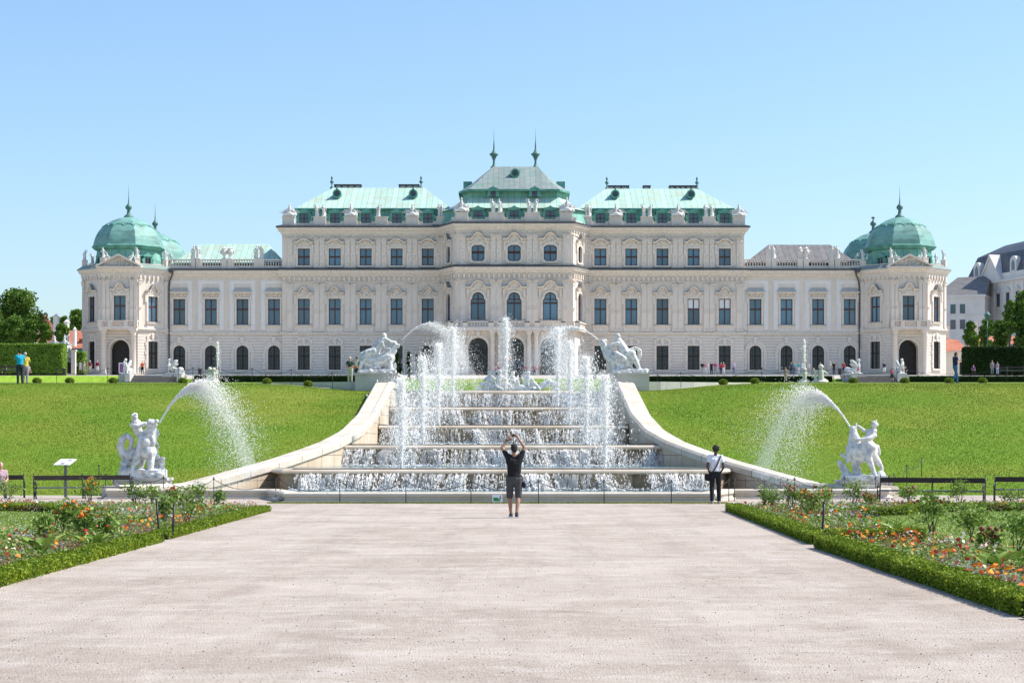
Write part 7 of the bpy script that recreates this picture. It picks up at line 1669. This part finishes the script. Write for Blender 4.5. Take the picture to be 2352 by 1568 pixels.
tp_(66,859,'person with bare legs seated behind the boy in yellow',Z=246.5,pose='sit',yaw=215,tc=(.3,.3,.3),bc=(.3,.25,.2),bottom='shorts')
R4 = [(1613,'person in black and light trousers, leftmost of the group before the barred windows',bk,(.4,.4,.42),'walk'),(1621,'person in pink beside the leftmost of the right group',pk,wh,'stand'),(1627,'person in white and pink, third of the right group',wh,(.6,.6,.6),'stand'),(1634,'person all in black, fourth of the right group',bk,bk,'stand'),(1643.5,'person in magenta top with grey trousers in the right group',mg,(.3,.3,.32),'walk'),(1656,'person in red with dark trousers right of the gap in the right group',rd,(.05,.05,.08),'stand'),(1662,'person in pale red beside the one in red',(.6,.12,.14),wh,'stand'),(1685,'person in lilac top and blue jeans walking alone',(.45,.40,.55),(.12,.16,.25),'walk2')]
for x,l,a_,b_,p in R4: tp_(x,860,l,tc=a_,bc=b_,pose=p,h=1.7+(x%3)*.05,hair='cap' if x in (1627,1662) else 'short',hatc=wh if x in (1627,1662) else None)
tp_(1804.5,877,'beige-clad slim person standing below the hedge left of the right fountain',Z=225,tc=(.35,.28,.22),bc=(.45,.38,.30),h=1.75)
R5 = [(1817,'person in dark teal, left of a pair beside the right fountain',(.02,.10,.14),nv,'stand'),(1823.5,'person in blue-grey, right of a pair beside the right fountain',(.2,.28,.35),(.1,.15,.25),'stand'),(1835,'person in turquoise top left of the thin right fountain',tq,wh,'stand'),(1841.5,'person in pale blue at the thin right fountain',(.4,.5,.6),(.35,.4,.5),'walk'),(1857,'tall person in grey-white just right of the fountain',(.5,.5,.48),(.4,.38,.36),'stand'),(1884.5,'person in white top and dark jeans right of the fountain',wh,nv,'walk2'),(1907,'person with white hat left of the right sphinx',(.5,.5,.46),(.45,.42,.38),'stand'),(1915.5,'person in dark clothes beside the one with the white hat',bk,bk,'walk'),(1938,'person in red and dark trousers behind the right sphinx',(.35,.03,.05),nv,'stand')]
for x,l,a_,b_,p in R5: tp_(x,860,l,tc=a_,bc=b_,pose=p,h=1.68+(x%4)*.04,hair='hat' if x==1907 else 'short',hatc=wh if x==1907 else None)
tp_(1971,862,'woman in pink top sitting on the base of the right sphinx',Z=234.0,pose='sit',yaw=110,tc=pk,bc=wh,h=1.7)
tp_(1941,878,'person with dark top crouching at the hedge foot left of the right sphinx',Z=232,pose='sit',yaw=200,tc=(.1,.08,.14),bc=(.1,.15,.3),h=1.5)
tp_(2031,861,'person in navy shirt and white shorts on top of the right steps',Z=242,tc=nv,bc=wh,bottom='shorts')
tp_(2049,877,'person in coral top and dark shorts walking up the right steps',Z=228,tc=(.62,.16,.18),bc=(.06,.06,.08),bottom='shorts',pose='walk',yaw=0)
tp_(2080,862,'dark-clad person seated right of the sphinx by the right steps',Z=236,pose='sit',yaw=150,tc=(.05,.03,.04),bc=bk,h=1.6)
tp_(2236,860,'person in purple seated in the shade by the far right hedge',Z=247,pose='sit',yaw=180,tc=(.12,.05,.2),bc=bk)
tp_(2279,860,'grey-clad standing person before the shaded right hedge',Z=247,tc=(.22,.24,.26),bc=(.25,.26,.28),h=1.85)
tp_(2291,860,'person in pale blue and pink before the shaded right hedge',Z=247,tc=(.35,.25,.35),bc=(.45,.55,.75),h=1.65)
for x,l,c in ((1139,'person in dark pink before the left middle door, veiled by spray',pk),(1147,'person in purple-grey before the left middle door, veiled by spray',(.25,.15,.25)),(1204,'person in crimson right of the middle door',cr),(1211,'person in dark red beside the one in crimson',(.3,.02,.05)),(1227,'person in plum red before the paired columns',(.35,.08,.15)),(1233,'person in light pink before the paired columns',(.6,.4,.42)),(1242,'person in black and white right of the paired columns',bk)):
    person(x, 288.5, ZG-.6, 180, l, tc=c, bc=(.05,.04,.05) if x!=1233 else wh, h=1.72, vox=.035)
bs = person(8, 61.9, .02, 200, 'person in striped pink top seated on the cut-off left bench, only partly in view', 'sit','tee',(.55,.38,.42),'trousers',(.08,.07,.08),'short','grey','light',1.6,.02,group='people in the foreground', Xw=px(2,61.9))

# ================================================================ DISTANT BUILDINGS
M['redroof'] = mat('red_tile_roof', (.38,.13,.08), .85, (.48,.20,.13), 1.2, vec=(1,1,3), col3=(.35,.10,.06), scale3=.4, w3=.5)
M['cream'] = mat('cream_wall', (.72,.66,.56), .9, (.66,.60,.50), .6)
M['whitewall'] = mat('pale_house_wall', (.68,.66,.63), .9, (.60,.58,.55), .5)
M['slate'] = mat('dark_slate', (.07,.078,.09), .5, (.11,.12,.135), 1.2)
M['hglass'] = glass('house_window_glass', (.04,.06,.085))
# left red-roofed house
Z = 312; r = empty('red_roofed_house', (px(150,Z),Z,13.1), 0, 'cream garden house with orange-red tiled roofs and white chimneys left of the palace', 'house')
def q3(x,y,Z): return (px(x,Z),Z,pz(y,Z))
mb = MB(); mb.box(px(128,Z),px(196,Z),Z,Z+14,12.5,pz(801,Z)); mb.build('wall', M['cream'], r)
mb = MB(); mb.box(px(126,Z),px(200,Z),Z-.5,Z,pz(806,Z),pz(800,Z)); mb.build('cornice', M['copper_d'], r)
mb = MB(); zr_ = pz(759,Z+7); mb.add([q3(126,800,Z-.6),(px(202,Z),Z-.6,pz(800,Z)),(px(202,Z+7),Z+7,zr_),(px(158,Z+7),Z+7,zr_),(px(126,Z+14),Z+14,pz(800,Z)),(px(202,Z+14),Z+14,pz(800,Z))],[(0,1,2,3),(0,3,4),(3,2,5,4)]); mb.build('roof', M['redroof'], r)
mb = MB(); Z2 = 330; mb.add([q3(84,800,Z2),q3(146,780,Z2),q3(104,722,Z2+7),q3(92,726,Z2+7),q3(84,800,Z2+14),q3(146,780,Z2+14)],[(0,1,2,3),(1,5,2),(0,3,4),(2,5,4,3)]); mb.build('roof', M['redroof'], r)
mb = MB(); mb.box(px(84,Z2),px(142,Z2),Z2,Z2+14,12.5,pz(795,Z2)); mb.build('wall', M['cream'], r)
for x0,x1,y0,y1,ZZ in ((122,132,722,752,296),(147,155,735,765,292),(168,172,752,765,292)):
    mb = MB(); mb.box(px(x0,ZZ),px(x1,ZZ),ZZ,ZZ+1.2,pz(y1,ZZ)-2,pz(y0+5,ZZ)); mb.box(px(x0,ZZ)-.1,px(x1,ZZ)+.1,ZZ-.1,ZZ+1.3,pz(y0+5,ZZ),pz(y0+4,ZZ)); mb.add([(px(x0,ZZ),ZZ,pz(y0+4,ZZ)),(px(x1,ZZ),ZZ,pz(y0+4,ZZ)),(px((x0+x1)/2,ZZ),ZZ+.6,pz(y0-3,ZZ)),(px(x1,ZZ),ZZ+1.2,pz(y0+4,ZZ)),(px(x0,ZZ),ZZ+1.2,pz(y0+4,ZZ))],[(0,1,2),(1,3,2),(3,4,2),(4,0,2)]); mb.build('chimney', M['whitewall'], r)
mb = MB(); mb.box(px(177,Z),px(187,Z),Z+1.5,Z+4,pz(793,Z),pz(777,Z)); mb.build('dormer', M['redroof'], r)
Zg_ = 256; r = empty('garden_gate', (px(158,Zg_),Zg_,pz(858,Zg_)), 0, 'dark iron gate between white pillars beside the left hedge', 'gate')
for x in (147,168): mb = MB(); mb.box(px(x,Zg_)-.28,px(x,Zg_)+.28,Zg_,Zg_+.6,pz(860,Zg_),pz(806,Zg_)); mb.box(px(x,Zg_)-.38,px(x,Zg_)+.38,Zg_-.1,Zg_+.7,pz(806,Zg_),pz(803,Zg_)); mb.build('pillar', M['cream'], r)
mb = MB(); X0,X1 = px(149,Zg_),px(166,Zg_)
for i in range(9): x = X0+(X1-X0)*i/8; mb.box(x-.03,x+.03,Zg_+.2,Zg_+.26,pz(858,Zg_),pz(822,Zg_))
for y in (856,840,824): mb.box(X0,X1,Zg_+.18,Zg_+.28,pz(y,Zg_),pz(y,Zg_)+.12)
mb.box(X0,X1,Zg_+.3,Zg_+.34,pz(858,Zg_),pz(832,Zg_)); mb.build('gate_leaf', M['iron'], r)
for x,l in ((124,'white vase-like statue on the left garden wall, left one'),(147,'white seated statue on the gate pillar left of the palace')):
    o = link('garden_statue', RS['t0']); o.location = (px(x,Zg_),Zg_+.3,pz(803,Zg_)); tag(o, l, 'statue', 'statues on the garden wall at left')
r = empty('garden_wall', (px(132,Zg_),Zg_,13), 0, 'cream garden wall between the tall hedge and the gate', 'wall'); mb = MB(); mb.box(px(118,Zg_),px(146,Zg_)-.1,Zg_+.1,Zg_+.5,12.3,pz(806,Zg_)); mb.build('wall', M['cream'], r)
# right: gatehouse with red roofs
Z = 330; r = empty('gatehouse', (px(2200,Z),Z,13.1), 0, 'low cream gatehouse with red roof and dark doorway right of the palace', 'house')
mb = MB(); mb.box(px(2150,Z),px(2222,Z),Z,Z+6,12.3,pz(806,Z)); mb.build('wall', M['cream'], r); mb = MB(); mb.box(px(2204,Z),px(2214,Z),Z-.08,Z+.1,12.6,pz(827,Z)); mb.build('door', M['door'], r)
mb = MB(); mb.add([q3(2148,807,Z-.4),q3(2224,804,Z-.4),q3(2200,780,Z+4),q3(2148,776,Z+4),q3(2224,803,Z+9),q3(2148,805,Z+9)],[(0,1,2,3),(1,4,2),(3,2,4,5)]); mb.build('roof', M['redroof'], r)
mb = MB(); mb.box(px(2184,Z),px(2193,Z),Z+4,Z+5,pz(790,Z),pz(745,Z)); mb.build('chimney', M['cream'], r)
mb = MB(); mb.box(px(2221,Z)+2,px(2345,Z),Z+8,Z+16,12.3,pz(792,Z+8)); mb.build('wall', M['cream'], r)
mb = MB(); mb.add([q3(2222,792,Z+7.6),q3(2347,790,Z+7.6),q3(2340,772,Z+12),q3(2226,772,Z+12),q3(2347,790,Z+17),q3(2222,792,Z+17)],[(0,1,2,3),(3,2,4,5),(1,4,2),(0,3,5)]); mb.build('roof', M['redroof'], r)
mb = MB(); mb.box(px(2236,Z+10),px(2246,Z+10),Z+10,Z+11,pz(780,Z+10),pz(738,Z+10)); mb.build('chimney', M['cream'], r)
# right: grey apartment house
Z = 400; fr = frame_of((px(2150,Z+6),Z+6),(px(2262,Z+2),Z+2)); r = empty('apartment_house', (px(2200,Z),Z,13.1), 0, 'grey-blue apartment house with brown roof just right of the palace', 'building')
mb = MB(); mb.fbox(fr, 0, fr.len, 12, pz(678,Z), -14, 0); mb.fbox(fr, -.2, fr.len+.2, pz(680,Z), pz(674,Z), -14.3, .5); mb.fbox(fr, 0, fr.len, pz(722,Z), pz(720,Z), 0, .15); mb.build('wall', M['whitewall'], r)
mb = MB(); z0,z1 = pz(674,Z),pz(633,Z+7); mb.add([fr(-.3,z0,.5),fr(fr.len+.3,z0,.5),fr(fr.len+.3,z1,-7),fr(3.4,z1,-7),fr(-.3,z0,-14),fr(fr.len+.3,z0,-14)],[(0,1,2,3),(3,2,5,4),(0,3,4),(1,5,2)]); mb.build('roof', M['brownroof'], r)
for u,y in ((3.6,706),(5.6,706),(3.6,742),(5.6,742)):
    mb = MB(); zc = pz(y,Z); mb.fbox(fr, u-.55,u+.55,zc-1,zc+1,-.3,.06); o = mb.build('window', M['hglass'], r)
# right: corner town house
P0 = (px(2221,418),418); P1 = (px(2372,392),392); fr = frame_of(P0,P1); r = empty('town_house', (P0[0],P0[1],13.1), 0, 'pale corner town house with dark mansard roof and pediment at the right edge', 'building')
zc = pz(661,418); L = fr.len
mb = MB(); mb.fbox(fr, 0, L, 12, zc, -16, 0); mb.fbox(fr, -.3, L+.3, zc, zc+.5, -16.3, .7); mb.fbox(fr, -.1, L+.1, zc+.5, zc+1.9, -16.1, .25)
for z in (zc-7.0,zc-13.5): mb.fbox(fr, 0, L, z, z+.35, 0, .3)
for k in range(8): u = L*k/7; mb.fbox(fr, max(0,u-.35), min(L,u+.35), 12, zc, 0, .2)
mb.build('wall', M['whitewall'], r)
mb = MB(); zz0 = zc+1.9; mb.add([fr(0,zz0,0),fr(L,zz0,0),fr(L,zz0,-16),fr(0,zz0,-16),fr(1.5,zz0+4.6,-1.8),fr(L,zz0+4.6,-1.8),fr(L,zz0+4.6,-14),fr(1.5,zz0+4.6,-14),fr(6,zz0+7.0,-6),fr(L,zz0+7.4,-6),fr(L,zz0+7.4,-10),fr(6,zz0+7.0,-10)],[(0,1,5,4),(1,2,6,5),(2,3,7,6),(3,0,4,7),(4,5,9,8),(5,6,10,9),(6,7,11,10),(7,4,8,11),(8,9,10,11)]); mb.build('mansard', M['slate'], r)
u0 = L*.42; mb = MB(); mb.fprism(fr, [(u0-4.2,zc+.5),(u0+4.2,zc+.5),(u0,zc+5.6)], -3, .8); mb.fprism(fr, [(u0-4.8,zc+.5),(u0-4.2,zc+.5),(u0,zc+5.6),(u0,zc+6.2)][::1], -3, 1.1); mb.fprism(fr, [(u0+4.8,zc+.5),(u0,zc+6.2),(u0,zc+5.6),(u0+4.2,zc+.5)], -3, 1.1); mb.build('pediment', M['whitewall'], r)
for k,u in enumerate((L*.16,L*.72,L*.93)):
    mb = MB(); mb.fprism(fr, [(u-1.3,zz0)]+[(u+1.3,zz0)]+[(u+1.3*math.cos(a),zz0+2.0+1.3*math.sin(a)) for a in np.linspace(0,PI,9)], -2.5, .1); d = mb.build('dormer', M['whitewall'], r); mb = MB(); mb.fprism(fr, [(u-.6,zz0+.3),(u+.6,zz0+.3),(u+.6,zz0+1.9),(u,zz0+2.5),(u-.6,zz0+1.9)], .1, .16); link('pane', mb.mesh('pane', M['hglass']), d)
mb = MB(); mb.fbox(fr, L*.80, L*.84, zz0+6, zz0+8.4, -9, -5); mb.fbox(fr, L*.84, L, zz0+7, zz0+8.0, -9, -5); mb.build('chimney', M['whitewall'], r)
wm = MB(); wm.fbox(ID,-.85,.85,-.1,3.0,-.05,.1); wm.fbox(ID,-1.1,1.1,3.1,3.35,0,.5); wm.fbox(ID,-1.0,1.0,-.45,-.2,0,.4); wm.fprism(ID,[(-1.0,3.4),(1.0,3.4),(0,4.0)],0,.35); wsur = wm.mesh('window', M['whitewall']); wp = MB(); wp.fbox(ID,-.62,-.04,.1,2.8,.1,.16); wp.fbox(ID,.04,.62,.1,2.8,.1,.16); wpn = wp.mesh('pane', M['hglass'])
for zf in (zc-5.2, zc-12.0, zc-18.5):
    for k in range(7):
        if k==2 and zf>zc-6: continue
        o = link('window', wsur, r); o.matrix_parent_inverse = Matrix.Translation(-r.location); o.location = fr(L*(k+.5)/7, zf, 0); o.rotation_euler = (0,0,fr.ang); link('pane', wpn, o)
Z = 256; X = px(2268,Z); r = empty('street_lamp', (X,Z,13.1), 0, 'green-roofed lamp head rising above the small trees at right', 'street lamp'); mb = MB(); mb.tube([(X,Z,13),(X,Z,pz(735,Z))],[.1,.06],8); mb.build('pole', M['copper_iron'], r); mb = MB(); mb.lathe(X,Z,[(.12,pz(735,Z)),(.35,pz(727,Z)),(.5,pz(724,Z)),(.3,pz(720,Z)),(.06,pz(715,Z))],10); mb.build('lantern', M['copper_iron'], r)
# small things on the terrace
def bin_(x,Z,lab): X = px(x,Z); zb = pz(860,Z); mb = MB(); mb.lathe(X,Z,[(.22,zb),(.27,zb+.75),(.29,zb+.8),(.24,zb+.82)],12); mb.tube([(X-.3,Z,zb+.6),(X-.3,Z,zb+.95),(X+.3,Z,zb+.95),(X+.3,Z,zb+.6)],.02,5); tag(mb.build('litter_bin', M['iron']), lab, 'litter bin', 'litter bins on the terrace')
bin_(147,248,'dark litter bin before the right end of the tall left hedge'); bin_(459,262,'dark litter bin right of the left profile sphinx'); bin_(1929,262,'dark litter bin left of the right profile sphinx')
X,Z = px(285.5,290),290; zb = pz(859,Z); r = empty('poster_stand', (X,Z,zb), 0, 'purple poster board standing before the left tower door', 'sign'); mb = MB(); mb.box(X-.85,X+.85,Z,Z+.06,zb+.1,zb+1.75); mb.build('frame', M['signwhite'], r); mb = MB(); mb.box(X-.72,X+.72,Z-.02,Z,zb+.3,zb+1.6); mb.build('poster', cloth((.30,.10,.28)), r)
X,Z = px(396,97.2),97.2; zb = float(hgt(X,Z)); r = empty('tripod_stand', (X,Z,zb), 0, 'leaning black tripod stand below the left steps', 'tripod'); mb = MB()
for e in ((-.26,0),(.05,.12),(.22,-.1)): mb.tube([(X+e[0],Z+e[1],zb),(X+.02,Z,zb+.42)],.012,5)
mb.tube([(X+.02,Z,zb+.42),(X+.12,Z,zb+.78)],.014,5); mb.build('legs', M['iron'], r)
# putti of the two small fountains
def putto(): 
    mb = MB(); mb.chain([(0,0,.25),(0,0,.6),(0,0,.9)],[.25,.22,.2]); mb.ell((0,0,1.25),.22); mb.chain([(.2,0,.9),(.5,0,.8),(.6,0,1.1)],[.1,.08,.07]); mb.chain([(-.2,0,.9),(-.5,0,.7)],[.1,.08]); mb.cap((-.1,0,.3),.14,(-.5,0,.1),.1); mb.cap((.1,0,.3),.14,(.5,0,.1),.1); mb.ell((0,0,.05),(.6,.4,.15)); return mb
pt = sculpt(putto(), .05, mat('weathered_beige_stone',(.62,.57,.50),.8), 'putto', 1)
for x,s,l,sc_ in ((482,1,'beige stone putto, left one at the small left fountain',1.15),(491,-1,'beige stone putto, right one at the small left fountain',1.1),(1848,1,'white stone figure at the foot of the thin right fountain',1.1),(1873,1,'small seated putto right of the thin right fountain',.75),(1886,-1,'stone putto with raised arm, farthest right at the right fountain',1.35)):
    o = link('putto', pt); o.location = (px(x,204),204,float(hgt(0,204))); o.scale = (s*sc_,sc_,sc_); tag(o, l, 'statue', 'stone putti of the small fountains')
